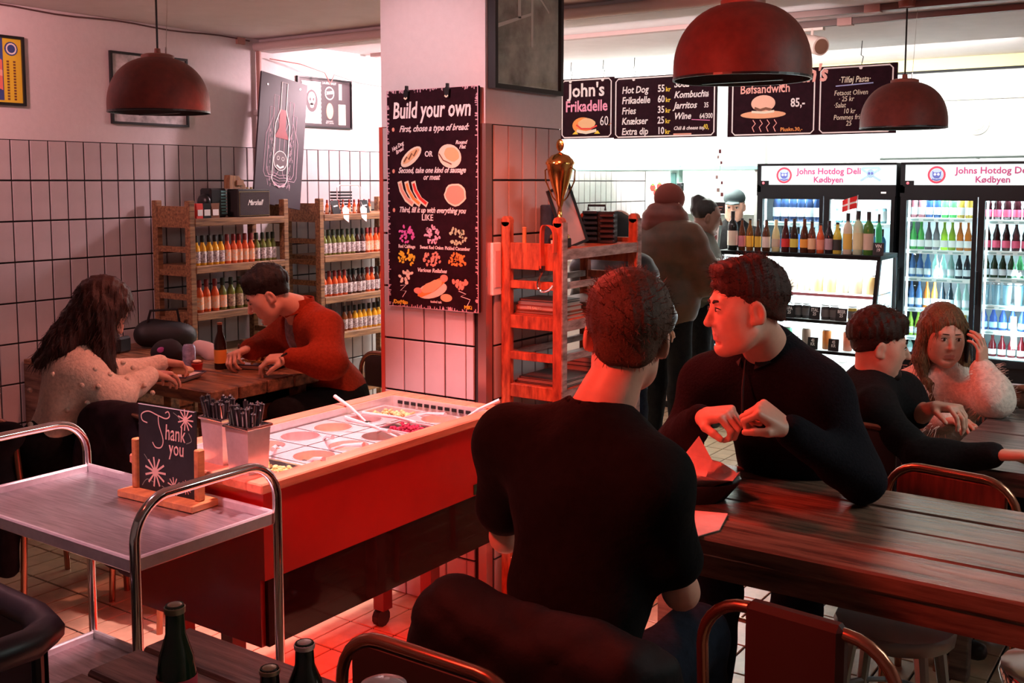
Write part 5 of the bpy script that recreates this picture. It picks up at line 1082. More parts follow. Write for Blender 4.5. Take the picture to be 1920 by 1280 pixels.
tchair((-1.35,4.3,0),-PI/2,'chair of the dark-haired man at the right table',zt=.75)
tchair((-1.15,4.95,0),-PI/2-.2,'chair of the woman with the phone',zt=.75)
# metal stools beneath the table
def stool(x,y,label,c):
    t=thing('metal_stool',label,'stool',(x,y,0))
    MB().lathe([(.001,.45),(.13,.445),(.16,.45),(.165,.44),(.16,.41),(.155,.41)],n=20).o('seat',c,t,smooth=True)
    for a in range(4): q=PI/4+a*PI/2; MB().cone((.13*math.cos(q),.13*math.sin(q),.42),(.2*math.cos(q),.2*math.sin(q),0),.02,.012,n=8).o('leg',c,t,smooth=True)
    MB().tube([(.16*math.cos(a),.16*math.sin(a),.2) for a in np.linspace(0,6.28,17)[:-1]],.008,6,True).o('ring',c,t)
stool(-.75,2.98,'grey metal stool under the long table right of centre',mat('gunmetal',(.25,.24,.24),.35,.8)); stool(-.3,2.9,'shiny steel stool under the long table at the right edge',CHROME)
# ---------------------------------------------------------------- things on tables
t=thing('food_basket','black oval food basket lined with crumpled pink paper on the table','basket',(-1.275,2.70,.7905),(0,0,.15)); t.scale=(1.2,1.2,1.15)
MB().lathe([(.001,.004),(.09,.004),(.13,.05),(.138,.052),(.134,.044),(.10,.0)],n=28).o('basket',BLACK,t,smooth=True); t.children[0].scale=(1,.72,1)
random.seed(4); vs=[];N=18
PAP=mat('pink_paper',(.88,.55,.50),.7,0,.15,30,.2)
for i in range(N): a=2*PI*i/N; vs.append((.045*math.cos(a),.04*math.sin(a),.02))
for i in range(N): a=2*PI*i/N; vs.append((.11*math.cos(a),.08*math.sin(a),.05+random.uniform(-.008,.012)))
for i in range(N): a=2*PI*i/N; vs.append((.135*math.cos(a),.095*math.sin(a),.062+random.uniform(-.012,.02)+(.085 if i in (12,) else .04 if i in (11,13) else 0)))
MB().add(vs,[(j*N+i,j*N+(i+1)%N,(j+1)*N+(i+1)%N,(j+1)*N+i) for j in (0,1) for i in range(N)]+[tuple(range(N-1,-1,-1))]).o('paper_liner',PAP,t)
MB().add([(.0,-.03,.04),(.06,-.045,.045),(.075,-.02,.1),(.045,-.03,.16),(.01,-.02,.11),(.04,.01,.06)],[(0,1,2,4),(4,2,3),(1,5,2),(0,4,5),(0,5,1)]).o('paper_peak',PAP,t)
b=MB()
for i in range(14): b.ell((random.uniform(-.07,.03),random.uniform(-.04,.04),.045+random.random()*.015),(.018,.012,.008),7,5,Matrix.Rotation(random.random()*3,3,'Z'))
o=b.o('fries',mat('fries',(.75,.3,.1),.5),t); o['kind']='stuff'
t=thing('paper_napkin','pink-lit folded paper napkin at the near left corner of the long table','napkin',(-1.14,2.50,.7905),(0,0,.1)); t.scale=(1.35,1.35,1)
MB().add([(-.06,-.075,.002),(.03,-.085,.002),(.055,-.03,.002),(.04,.07,.004),(-.05,.05,.004),(0,0,.014),(-.06,-.075,0),(.03,-.085,0),(.055,-.03,0),(.04,.07,0),(-.05,.05,0)],[(0,1,5),(1,2,5),(2,3,5),(3,4,5),(4,0,5),(10,9,8,7,6)]).o('sheet',PAP,t); MB().add([(-.06,-.07,.003),(.02,-.075,.003),(-.02,-.01,.02)],[(0,1,2)]).o('fold',PAP,t)
# foreground bottles
for x,y,h,lb,c,lc in ((-1.305,.985,.25,'dark green beer bottle with red label leftmost in the foreground',(.02,.035,.015),(.6,.05,.08)),(-1.137,1.09,.195,'dark bottle with silver top at the bottom centre foreground',(.015,.02,.012),None),(-1.165,1.045,.165,'short dark bottle with gold rim beside the silver-topped one',(.02,.012,.01),None)):
    t=thing('beer_bottle',lb,'bottle',(x,y,.7905)); r=.03
    MB().lathe([(r*.9,0),(r,.006),(r,h*.55),(r*.85,h*.68),(r*.5,h*.82),(r*.46,h*.95),(r*.5,h*.955),(r*.5,h*.985),(r*.45,h)],n=20).o('glass_body',bottlemat('fgb%d'%int(h*1000),c,.2),t,smooth=True)
    if lc: MB().lathe([(r*1.02,h*.2),(r*1.02,h*.56)],n=20,cap=False).o('label',mat('fglabel',lc),t,smooth=True)
    MB().lathe([(r*.52,h*.95),(r*.54,h*.985),(r*.3,h*1.005),(.001,h*1.006)],n=16).o('mouth',mat('fgcap%d'%int(h*1000),(.35,.3,.2) if h<.18 or h>.2 else (.7,.6,.6),.3,.7),t,smooth=True)
t=thing('glass_tumbler','upturned shiny glass just entering the bottom edge of the photo','glass',(-1.05,1.17,.7905)); MB().lathe([(.04,0),(.042,.09),(.036,.12),(.02,.128),(.001,.13)],n=24).o('bowl',mat('milkglass',(.75,.6,.62),.1,.2),t,smooth=True); MB().lathe([(.04,0),(.043,0),(.043,.005)],n=24).o('rim',STEEL,t)
# black tub chair at the bottom left
t=thing('black_armchair','black padded chair back and arm in the bottom left corner','chair',(-2.3,1.1,0))
P=[(-2.75,1.31,.70),(-2.45,1.30,.70),(-2.2,1.285,.70),(-2.11,1.26,.70),(-2.075,1.2,.70),(-2.08,1.1,.70),(-2.1,.85,.69),(-2.12,.65,.69)]
b=MB(); b.tube(P,[.03,.032,.034,.036,.036,.034,.03,.028],10); b.o('padded_rail',mat('black_leather',(.015,.013,.016),.4),t,W=True,smooth=True)
MB().box(-2.75,-2.12,.7,1.28,.40,.46,c=.02).o('seat',mat('black_leather',(.015,.013,.016)),t,W=True)
for x in (-2.7,-2.14):
    for y in (.72,1.25): MB().cone((x,y,0),(x,y,.68),.014,n=8).o('leg',BLACK,t,W=True)
MB().add([(-2.75,1.30,.46),(-2.13,1.27,.46),(-2.13,1.27,.69),(-2.75,1.3,.69),(-2.75,1.28,.46),(-2.13,1.25,.46),(-2.13,1.25,.69),(-2.75,1.28,.69)],[(0,1,2,3),(7,6,5,4),(0,4,5,1),(3,2,6,7)]).o('backrest',mat('brownmesh',(.10,.05,.045),.7),t,W=True)
# couple's table things
def plate(x,y,rz,label,w=.30,d=.2,z=.7805):
    t=thing('enamel_tray',label,'tray',(x,y,z),(0,0,rz)); a=w/2;b_=d/2
    q=lambda s,zz:[(-a*s,-b_*s,zz),(a*s,-b_*s,zz),(a*s,b_*s,zz),(-a*s,b_*s,zz)]
    MB().add(q(.84,0)+q(1,.022)+q(1.02,.022)+q(.86,-.0),[(i,(i+1)%4,4+(i+1)%4,4+i) for i in range(4)]+[(4+i,4+(i+1)%4,8+(i+1)%4,8+i) for i in range(4)]+[(0,1,2,3)]).o('tray',mat('enamel',(.82,.72,.70),.3),t)
    MB().tube([(x_*1.0,y_*1.0,.023) for x_,y_ in ((-a,-b_),(a,-b_),(a,b_),(-a,b_))],.0035,6,True).o('blue_rim',mat('dark_rim',(.06,.05,.1),.3),t); return t
t=plate(-3.93,3.48,.35,'enamel tray with yellow-topped fries in front of the man in the rust coat'); random.seed(8); b=MB()
for i in range(90): b.ell((random.gauss(0,.045),random.gauss(.01,.03),.02+random.random()*.03),(.016,.007,.006),6,4,Matrix.Rotation(random.random()*3,3,'Z'))
o=b.o('topped_fries',mat('fries_y',(.85,.5,.18),.5),t); o['kind']='stuff'
MB().add([(.06,-.02,.02),(.12,-.03,.02),(.15,.03,.05),(.11,.06,.03),(.08,.03,.06),(.12,.0,.055)],[(0,1,5),(1,2,5),(2,3,5),(3,4,5),(4,0,5)]).o('paper_napkin',CW,t); MB().box(-.13,-.06,-.05,.0,.01,.03,c=.008).o('bread_piece',CCREAM,t)
t=plate(-4.02,3.04,.35,'enamel tray with open hot dog in front of the woman in the cream jumper',.28,.17); b=MB()
for i in range(50): b.ell((random.gauss(-.02,.04),random.gauss(.0,.025),.02+random.random()*.025),(.014,.009,.007),6,4)
o=b.o('chopped_topping',mat('topping_o',(.75,.25,.06),.5),t); o['kind']='stuff'
MB().ell((.05,.01,.04),(.075,.03,.022),14,8).o('bread_roll',mat('bread',(.75,.5,.3),.6),t,smooth=True); MB().tube([(-.09,-.02,.03),(-.03,-.0,.045),(.03,-.015,.04)],.014,8).o('sausage',mat('sausage',(.5,.1,.05),.35),t,smooth=True)
t=thing('drink_can','pale blue printed drink can on the couple\'s table','can',(-4.14,3.25,.7805)); MB().lathe([(.024,0),(.031,.008),(.031,.105),(.025,.115),(.024,.118)],n=20).o('body',mat('can_blue',(.45,.42,.65),.25,.5,noise=.5,nscale=40),t,smooth=True); MB().lathe([(.0245,.1175),(.02,.116),(.001,.116)],n=20).o('lid',STEEL,t)
t=thing('beer_bottle','brown beer bottle with orange label in the middle of the couple\'s table','bottle',(-4.02,3.34,.7805)); MB().lathe([(.028,0),(.03,.006),(.03,.12),(.026,.14),(.013,.18),(.0125,.22)],n=18).o('glass_body',bottlemat('brownb',(.03,.012,.008),.2),t,smooth=True); MB().lathe([(.0305,.03),(.0305,.095)],n=18,cap=False).o('label',mat('label_or',(.8,.3,.05)),t,smooth=True); MB().lathe([(.0135,.215),(.0135,.225),(.001,.226)],n=12).o('mouth',CBRN,t)
t=thing('dip_cup','clear cup of red dip beside the brown beer bottle','cup',(-4.07,3.24,.7805)); MB().lathe([(.024,.002),(.03,.05)],n=18,cap=False).o('cup',glassmat('cup_glass',(1,.8,.75),.85),t,smooth=True); MB().lathe([(.022,.003),(.028,.034),(.001,.036)],n=18).o('red_dip',mat('dip',(.65,.04,.02),.3),t,smooth=True); MB().ell((0,0,.045),(.022,.02,.008)).o('crumb_topping',CCREAM,t,smooth=True)
# wall bench with things
t=thing('wooden_bench','brown slatted wooden bench box against the tiled wall','bench',(-4.98,3.45,0)); MB().box(-5.18,-4.8,3.02,3.78,.1,.735).o('box',WTAB,t,W=True)
for i in range(4): MB().box(-5.18,-4.79,3.02+i*.19,3.02+i*.19+.18,.735,.76,c=.003).o('slat',WTAB2,t,W=True)
for i in range(4): MB().box(-4.8,-4.79,3.02,3.78,.15+i*.145,.28+i*.145).o('front_board',WTAB2,t,W=True)
for y in (3.05,3.7): MB().box(-5.15,-4.85,y,y+.05,0,.1).o('foot',BLKM,t,W=True)
t=thing('receipt_printer','white boxy device with a black handle on the bench by the wall','device',(-5.0,3.42,.7605),(0,0,.3)); MB().box(-.07,.05,-.05,.05,0,.085,c=.01).o('body',mat('devicewhite',(.6,.48,.42),.4),t); MB().box(.05,.09,-.052,.052,0,.088,c=.012).o('end_cap',BLACK,t); MB().tube([(-.04,0,.085),(-.045,0,.135),(.0,0,.145),(.045,0,.085)],.008,8).o('handle',BLACK,t)
def blob(name,label,cat,loc,prims,m,f=.004,h=.012,seed=0):
    s=Sdf()
    for a,b_,r in prims: s.cone(V3(loc)+V3(a),V3(loc)+V3(b_),r,k=.04)
    r_=thing(name,label,cat,loc); s.mesh('cloth',m,h=h,disp=folds(f,30,seed),parent=r_); return r_
t=blob('knit_hat','black knit hat with a purple badge on the couple\'s table','hat',(-4.42,3.32,.79),[((-.03,0,.03),(.06,.02,.035),.05),((0,0,.06),(.03,.01,.06),.04)],mat('knit_black',(.012,.01,.014),.9)); 
MB().ell((-4.375,3.265,.85),(.004,.022,.014),M=Matrix.Rotation(.0,3,'Z')).o('badge',mat('purple',(.4,.1,.45)),t,W=True)
t=blob('grey_scarf','grey scarf bundled at the far edge of the couple\'s table','scarf',(-4.38,3.5,.79),[((-.1,0,.01),(.06,.02,.03),.03),((.0,0,.05),(.08,.01,.02),.03),((.1,0,0),(.16,.04,-.0),.02)],mat('scarf',(.5,.38,.38),.9)); MB().box(-4.3,-4.28,3.52,3.56,.79,.80).o('tassel',CGREY,t,W=True)
t=blob('black_bag','black bag lying on the bench behind the couple\'s table','bag',(-4.95,3.66,.775),[((-.02,-.04,.06),(.1,.12,.04),.07),((0,0,.09),(.1,.08,.06),.05)],mat('bag_black',(.01,.01,.012),.6)); MB().tube([(-4.97,3.6,.82),(-4.93,3.62,.97),(-4.87,3.75,.97),(-4.87,3.78,.82)],.008).o('strap',BLACK,t,W=True)
t=thing('bench_stool','plain dark side bench below the black bag','bench',(-4.68,3.95,0)); MB().box(-4.77,-4.60,3.75,4.2,.55,.6,c=.004).o('seat',WTAB,t,W=True); 
for y in (3.78,4.12): MB().box(-4.75,-4.65,y,y+.04,0,.55).o('leg',WTAB,t,W=True)
# right table things
t=thing('water_glass','clear drinking glass at the right edge of the grey table','glass',(-.57,4.08,.7555)); MB().lathe([(.03,.003),(.036,.10)],n=20,cap=False).o('wall',glassmat('water_glass',(.8,.9,.9),.75),t,smooth=True); MB().lathe([(.0,.0),(.03,.0),(.03,.008)],n=20).o('base',STEEL,t); 
t=thing('paper_sheet','white paper sheet lying on the far end of the grey table','paper',(-.72,5.1,.7555),(0,0,.1)); MB().box(-.13,.13,-.14,.14,0,.004).o('sheet',mat('bluepaper',(.6,.65,.72),.6,noise=.3,nscale=10),t); MB().box(-.08,.05,-.05,.0,.004,.006).o('print',CGREY,t)
t=blob('fur_hat','dark brown fur bundle on the grey table beyond the glass','fur bundle',(-.66,4.72,.79),[((-.08,0,0),(.2,.0,.0),.05),((0,0,.03),(.1,0,.02),.04)],mat('fur_brown',(.10,.045,.025),1,0,.5,60),.006); MB().ell((-.7,4.68,.84),(.03,.02,.015)).o('tuft',CBRN,t,W=True)
t=thing('ashtray','small round steel dish on the near corner of the grey table','dish',(-.5,3.75,.7555)); MB().lathe([(.03,0),(.045,.02),(.048,.02),(.034,.004),(.001,.004)],n=20).o('dish',STEEL,t,smooth=True); MB().lathe([(.046,.02),(.05,.021),(.05,.018)],n=20,cap=False).o('rim',STEEL,t)
# ---------------------------------------------------------------- people
A=lambda v: np.array(v,float)
IRIS=mat('iris',(.05,.03,.02),.1); EYEW=mat('eye_white',(.75,.68,.66),.15)
class Head:
    """c centre, f facing dir, u up dir, s scale. local x=person right, y=forward, z=up"""
    def __init__(h,c,f,u=(0,0,1),s=1.): h.c=A(c); h.M=fr(f,u); h.s=s
    def w(h,p): return h.c+h.M@(A(p)*h.s)
    def cone(h,S,a,b,ra,rb=None,k=.012,op=1): S.cone(h.w(a),h.w(b),ra*h.s,(ra if rb is None else rb)*h.s,k,op)
    def ell(h,S,c,r,k=.012,op=1,M=None): S.ell(h.w(c),A(r)*h.s,h.M if M is None else h.M@M,k,op)
    def build(h,S,fem=0,detail=True,nose=1.,jaw=1.):
        h.ell(S,(0,-.018,.035),(.074,.096,.084),.01)
        h.ell(S,(0,.028,-.01),(.062,.062,.085),.03)
        h.ell(S,(0,.035,-.055),(.05,.05,.055*jaw),.03)
        h.cone(S,(-.046,.0,-.06),(-.012,.062,-.098),.017,.016,.03); h.cone(S,(.046,.0,-.06),(.012,.062,-.098),.017,.016,.03)
        h.ell(S,(0,.072,-.1),(.022,.016,.016),.02)
        if not detail:
            h.cone(S,(0,.085,.01),(0,.108,-.03),.009,.012,.01)
        else:
            h.cone(S,(-.036,.076,.026),(.036,.076,.026),.010,.010,.016)
            h.ell(S,(-.03,.098,.004),(.017,.018,.012),.012,-1); h.ell(S,(.03,.098,.004),(.017,.018,.012),.012,-1)
            h.cone(S,(0,.084,.018),(0,.088+.020*nose,-.026),.0075,.0095,.010); h.ell(S,(0,.090+.014*nose,-.031),(.012,.012,.009),.006)
            for s in (-1,1):
                h.ell(S,(s*.013,.088,-.033),(.008,.010,.007),.005); h.ell(S,(s*.007,.094,-.040),(.0035,.006,.003),.003,-1)
                h.cone(S,(s*.036,.046,-.018),(s*.034,.032,-.072),.024,.022,.045)
                h.ell(S,(s*.03,.0765,.005),(.0165,.0125,.0125),.003)      # eyelid ball
            h.cone(S,(-.018,.082,-.062),(.018,.082,-.062),.0065,.0065,.006); h.cone(S,(-.006,.0875,-.0605),(.006,.0875,-.0605),.005,.005,.006)
            h.cone(S,(-.014,.081,-.073),(.014,.081,-.073),.008,.008,.007)
            h.cone(S,(-.024,.094,-.067),(.024,.094,-.067),.0028,.0028,.003,-1)
            h.ell(S,(0,.083,-.085),(.02,.008,.004),.01,-1)
        for s in (-1,1):
            M=np.array(Matrix.Rotation(s*.35,3,'Z')@Matrix.Rotation(-.15,3,'X'))
            h.ell(S,(s*.079,-.006,-.008),(.0085,.019,.032),.006,1,M); h.ell(S,(s*.086,-.002,-.004),(.006,.010,.018),.005,-1,M)
            h.ell(S,(s*.074,.004,-.03),(.008,.01,.011),.006)
    def fine(h,st): r=.125*h.s; return (h.c-r,h.c+r,st)
    def eyes(h,P,gaze=(0,0),open_=1.):
        M3=Matrix([list(r) for r in h.M])
        for s in (-1,1):
            c=h.w((s*.03,.0785,.0055)); MB().ell(c,(.0140*h.s,.0140*h.s,.0068*open_*h.s),16,12,M=M3).o('eye',EYEW,P,W=True,smooth=True)
            g=h.w((s*.03+gaze[0]*.006,.0912,.0055+gaze[1]*.003)); MB().ell(g,(.0056*h.s,.0022*h.s,.0062*open_*h.s),12,8,M=M3).o('iris',IRIS,P,W=True,smooth=True)
            o_=open_; pts=[h.w((s*x,y,.0055+z)) for x,y,z in ((.0165,.086,-.001),(.022,.0905,.0055*o_),(.030,.0925,.0075*o_),(.038,.0890,.0055*o_),(.0445,.081,.0))]
            MB().tube(pts,[.0008*h.s,.0015*h.s,.0018*h.s,.0018*h.s,.0012*h.s],6).o('eyelashes',IRIS,P,W=True,smooth=True)
    def brows(h,P,m,th=.0042,dz=0.):
        for s in (-1,1):
            pts=[h.w((s*x,y,z+(dz if x<.02 else 0))) for x,y,z in ((.012,.0905,.024),(.024,.0915,.0285),(.037,.0865,.0285),(.048,.0735,.022))]
            MB().tube(pts,[th*h.s,th*1.1*h.s,th*.9*h.s,th*.4*h.s],8).o('eyebrow',m,P,W=True,smooth=True)
    def lipf(h,extra=None):
        def f(c):
            q=((c-h.c)@h.M)/h.s
            return (((q[:,0]/.023)**2+((q[:,2]+.0672)/.0098)**2<1)&(q[:,1]>.07)).astype(int)
        return f
def hand(S,w,d,n,side,curl=(.5,.6,.4),sc=1.,thumb=.5,k=.004,spread=.06):
    """w wrist, d palm direction, n palm normal (fingers bend toward it), side=+1 thumb on cross(d,n)"""
    w=A(w); d=nv(d); n=A(n,); n=nv(n-d*n.dot(d)); l=np.cross(d,n)*side
    for i,o in enumerate((.032,.011,-.011,-.031)):
        b=w+(l*o*.6)*sc+d*.012*sc; kn=w+(l*o+d*(.092-(.004,0,.004,.012)[i]))*sc
        S.cone(b,kn,.0145*sc,.0115*sc,.012)
        L=((.043,.026,.021),(.048,.03,.022),(.045,.028,.021),(.035,.02,.018))[i]; r=(.0092,.0095,.009,.008)[i]
        a=0; p=kn; dr0=nv(d+l*(.09,.03,-.03,-.1)[i]*spread/.06)
        for j in range(3):
            a+=curl[j]*(1+.06*i); dd=dr0*math.cos(a)+n*math.sin(a); q=p+dd*L[j]*sc; S.cone(p,q,r*sc*(1-.08*j),r*sc*(.93-.08*j),k); p=q
    S.ell(w+d*.05*sc+n*.004*sc,(.036*sc,.045*sc,.014*sc),np.array([l,d,n]).T,.012)
    p=w+(l*.022+d*.015+n*.006)*sc; dt=nv(l*.75+d*.75+n*.25); q=p+dt*.042*sc; S.cone(p,q,.0155*sc,.012*sc,.012)
    dt=nv(l*(.5-thumb*.5)+d*.9+n*(.2+thumb*.6)); q2=q+dt*.033*sc; S.cone(q,q2,.0115*sc,.0105*sc,k); dt=nv(dt+n*thumb*.5-l*thumb*.3); S.cone(q2,q2+dt*.026*sc,.0102*sc,.0085*sc,k)
def hfine(w,d,st,r=.12): c=A(w)+nv(d)*.085; return (c-r,c+r,st)
def torso(S,J,s=1.,inf=0.,up=True,belly=1.,k=.05,lo=True):
    pel,neck,L,R=[A(J[q]) for q in ('pel','neck','shL','shR')]
    u=nv(neck-pel); r=nv(R-L); f=nv(np.cross(u,r)); M=np.array([np.cross(f,u),f,u]).T
    ln=np.linalg.norm(neck-pel); at=lambda t: pel+(neck-pel)*t
    S.ell(at(.70),A((.165*s+inf,.112*s+inf,.30*ln+inf)),M,k)
    S.ell(at(.36)+f*.01,A((.145*s*belly+inf,.108*s*belly+inf,.27*ln+inf)),M,k)
    if lo: S.ell(pel,A((.165*s+inf,.125*s+inf,.13*s+inf)),M,k)
    mid=at(.93)
    for q in (L,R):
        S.cone(mid-u*.02,q,.055*s+inf,.056*s+inf,k); S.cone(at(1.03),q*.75+mid*.25,.038*s+inf*.5,.045*s+inf,k)
def arm(S,sh,el,wr,s=1.,inf=0.,upto=1.,k=.03,start=0.):
    sh,el,wr=A(sh),A(el),A(wr)
    if upto<1: e2=sh+(el-sh)*upto; S.cone(sh,e2,.056*s+inf,.05*s+inf,k); return
    S.cone(sh,el,.055*s+inf,.042*s+inf,k); m=el+(wr-el)*.3
    S.cone(el,m,.042*s+inf,.042*s+inf,k); S.cone(m,wr,.042*s+inf,.029*s+inf,k)
def legs(S,J,s=1.,inf=0.,k=.03):
    pel=A(J['pel'])
    for q in 'LR':
        h,kn,an=A(J['h'+q]),A(J['kn'+q]),A(J['an'+q]); S.cone(h,kn,.085*s+inf,.058*s+inf,k); m=kn+(an-kn)*.3; S.cone(kn,m,.055*s+inf,.056*s+inf,k); S.cone(m,an,.056*s+inf,.038*s+inf,k)
def seatlegs(J,f,s=1.,sp=.12,sh=.44,fl=.09):
    pel=A(J['pel']); f=nv(f); r=np.cross(f,(0,0,1)); 
    for q,sg in (('R',1),('L',-1)):
        J['h'+q]=pel+r*.09*sg*s-A((0,0,.02)); J['kn'+q]=pel+r*sp*sg+f*.42*s+A((0,0,-.01)); J['an'+q]=A((*(J['kn'+q]+f*.03)[:2],fl))
    J['f']=f; return J
def standlegs(J,f,s=1.,gap=.1):
    pel=A(J['pel']); f=nv(f); r=np.cross(f,(0,0,1))
    for q,sg in (('R',1),('L',-1)): J['h'+q]=pel+r*gap*.9*sg; J['kn'+q]=A((*(pel+r*gap*sg+f*.02)[:2],pel[2]*.53)); J['an'+q]=A((*(pel+r*gap*sg)[:2],.09))
    J['f']=f; return J
def shoes(P,J,m,s=1.):
    for q in 'LR':
        S=Sdf(); a=A(J['an'+q]); f=A(J['f']); a=A((a[0],a[1],.05)); S.cone(a-f*.05,a+f*.13*s,.042,.034,.02); S.cone(a,a+A((0,0,.06)),.045,.045,.03); S.mesh('shoe',m,h=.014,parent=P,clip=((-9,-9,.002),(9,9,9)))
def trousers(P,J,m,s=1.,seed=0,h=.016):
    S=Sdf(); pel=A(J['pel']); S.ell(pel,(.175*s,.175*s,.14*s),k=.05); legs(S,J,s,.014); S.mesh('trousers',m,h=h,disp=folds(.005,25,seed),parent=P,clip=((-9,-9,.05),(9,9,9)))
def person(label,H,J,hands=(),fine_=(),h=.016,hf=.0045,fem=0,detail=True,skin=None,s=1.,arms=True,name='person',nose=1.,jaw=1.,neckr=.052,lipm=None):
    S=Sdf(); H.build(S,fem,detail,nose,jaw)
    nb=A(J['neck']); S.cone(H.w((0,-.028,-.05)),nb*.55+H.w((0,-.03,-.06))*.45,neckr*H.s,neckr*H.s*1.02,.02); S.cone(nb*.55+H.w((0,-.03,-.06))*.45,nb-A((0,0,.03)),neckr*H.s*1.02,.06*s,.03)
    torso(S,J,s,-.012); legs(S,J,s,-.012)
    fl=[H.fine(hf)]
    for q in 'LR':
        arm(S,J['sh'+q],J['el'+q],J['wr'+q],s,-.008)
    for (w,d,n,side,kw) in hands: hand(S,w,d,n,side,**kw); fl.append(hfine(w,d,fine_ if fine_ else .005,kw.get('sc',1)*.115))
    o=S.mesh(name,[skin or SKIN,lipm or LIP],h=h,fine=fl,matf=H.lipf() if detail else None)
    tag(o,label,'person'); return o
def strands(P,o,H,m,n,seed,L=.018,flow=(0,.25,.1),down=0,r=.0008):
    rnd=random.Random(seed+50); me=o.data; b=MB(); N=len(me.polygons)
    for i in range(n):
        p=me.polygons[rnd.randrange(N)]; c=A(p.center); nn=A(p.normal)
        if nn.dot(c-H.c)<0: continue
        fl=H.M@A(flow)+A((0,0,-down)); d=nv(nn*.35+fl*(1 if down else .8)+A((rnd.gauss(0,.18),rnd.gauss(0,.18),rnd.gauss(0,.18)))); l=L*rnd.uniform(.6,1.2); u=nv(np.cross(d,nn)+1e-6)*r
        q=c+d*l; mid=c+d*l*.55+nn*.001; w=nv(nn)*r
        b.add([c-u,c+u,mid+u*.8,mid-u*.8,q,c+w,mid+w],[(0,1,2,3),(3,2,4),(0,5,6,3),(1,5,6,2)])
    s=b.o('hair_strands',m,P,W=True); s['kind']='stuff'
def hairshort(P,H,m,thick=.014,front=.06,quiff=False,nape=-.05,seed=0,h=.0045,amp=.0025,sides=.4,fade=None):
    def cut(S,lo,ear=1.,fr_=0,kk=.012):
        H.ell(S,(0,.105,-.04),(.078+fr_,.085,front+.055),.012,-1)
        for s in (-1,1): H.ell(S,(s*.085,-.004,-.018),(.03,.024*ear,.034*ear),.006,-1); H.ell(S,(s*.08,.043,-.055),(.03,.052,.05),.01,-1)
        H.ell(S,(0,.0,-.145),(.14,.16,.145+lo),kk,-1)
    S=Sdf(); t=thick
    H.ell(S,(0,-.020,.043),(.074+t*sides,.097+t*.7,.083+t),.01); H.ell(S,(0,-.012,.068),(.070+t*.9,.092+t*.6,.056+t),.012)
    if quiff:
        for x in (-.042,-.02,.002,.022,.04): H.cone(S,(x,.025,.106),(x+.004,.060,.106),.024,.017,.02)
        H.cone(S,(-.04,-.03,.115),(.035,-.03,.115),.022,.022,.03)
    cut(S,.045+nape,kk=.035)
    o=S.mesh('hair',m,h=h,disp=hairn(amp,170,seed),parent=P); strands(P,o,H,m,900 if h<.005 else 350,seed)
    S=Sdf(); H.ell(S,(0,-.018,.035),(.0775,.100,.087) if nape>-.03 else (.082,.107,.094),.01); H.cone(S,(-.03,-.066,-.04),(.03,-.066,-.04),.0255,.0255,.04)
    H.cone(S,(-.024,-.052,-.07),(.024,-.052,-.07),.0265,.0265,.04) if nape<-.03 else None
    cut(S,-.012+nape*(1.1 if nape<-.03 else .5),.9,.002,.02)
    if nape<-.03:
        for s_ in (-1,1): H.ell(S,(s_*.068,-.06,-.098),(.032,.05,.045),.03,-1)
    o2=S.mesh('faded_sides',fade or m,h=h,disp=hairn(.0006,300,seed),parent=P); strands(P,o2,H,fade or m,500 if h<.005 else 150,seed+9,.011,(0,-.3,-.9))
HB=mat('hair_brown',(.075,.032,.017),.5,0,.5,260,.35,spec=.3); HD=mat('hair_dark',(.012,.008,.007),.5,0,.5,260,.35,spec=.3); HG=mat('hair_brunette',(.040,.011,.007),.42,0,.7,30,.35,stretch=(12,12,1),spec=.3); HBL=mat('hair_blonde',(.20,.11,.05),.5,0,.75,30,.35,stretch=(12,12,1),dark=(.03,.012,.006),spec=.3)
def fab(n,c,nz=.4,sc=40,bump=.3,st=(1,1,1)): return mat('fabric_'+n,c,.92,0,nz,sc,bump,stretch=st,spec=.15)
BLKT=fab('black_tee',(.0045,.0038,.004)); NAVY=fab('dark_jumper',(.007,.006,.010),.4,120,.4); DENIM=fab('dark_denim',(.01,.014,.025)); BLKF=fab('black',(.008,.008,.009))
# ---- P1: young man seen from behind
J=dict(neck=(-1.157,2.00,1.155),shL=(-1.375,1.975,1.075),shR=(-.985,1.945,1.05),pel=(-1.15,1.86,.60),elL=(-1.445,2.06,.815),elR=(-.955,2.02,.80),wrL=(-1.36,2.32,.835),wrR=(-1.24,2.34,.84))
seatlegs(J,(0,1,0)); H=Head((-1.123,2.075,1.335),yawv(117,-8),(.10,-.02,1),1.08)
p1=person('young man seen from behind in a black T-shirt, seated at the long table',H,J,[(J['wrL'],(.3,1,-.1),(.3,-.2,-1),1,dict(curl=(.3,.4,.3))),(J['wrR'],(-.5,1,-.05),(0,0,-1),-1,dict(curl=(.5,.6,.4)))],.005,hf=.0045)
hairshort(p1,H,HB,.015,.06,nape=-.035,seed=1,amp=.0016,sides=.9,fade=mat('hair_fade',(.085,.04,.024),.7,0,.4,260,.3,spec=.2))
S=Sdf(); 
for i in range(7): H.cone(S,(.03+.006*i,-.01+.006*i,.116-.007*i),(.055+.006*i,.03,.108-.008*i),.012,.005,.01)
S.mesh('hair_tuft',HB,h=.006,parent=p1,disp=hairn(.002,200))
S=Sdf(); torso(S,J,1.04,.016,k=.06); 
for q in 'LR': arm(S,J['sh'+q],J['el'+q],J['wr'+q],1.05,.016,.66,.05)
S.cone(A(J['neck'])+(0,0.01,.005),A(J['neck'])+(0,.02,.09),.06,.058,.012,-1)
S.mesh('t_shirt',BLKT,h=.011,disp=folds(.006,16,.5),parent=p1,clip=((-9,-9,.62),(9,9,9)))
MB().tube([A(J['neck'])+A((.064*math.cos(a),.012+.06*math.sin(a),.012-.012*math.sin(a))) for a in np.linspace(0,6.28,25)[:-1]],.006,8,True).o('neck_band',BLKT,p1,W=True,smooth=True)
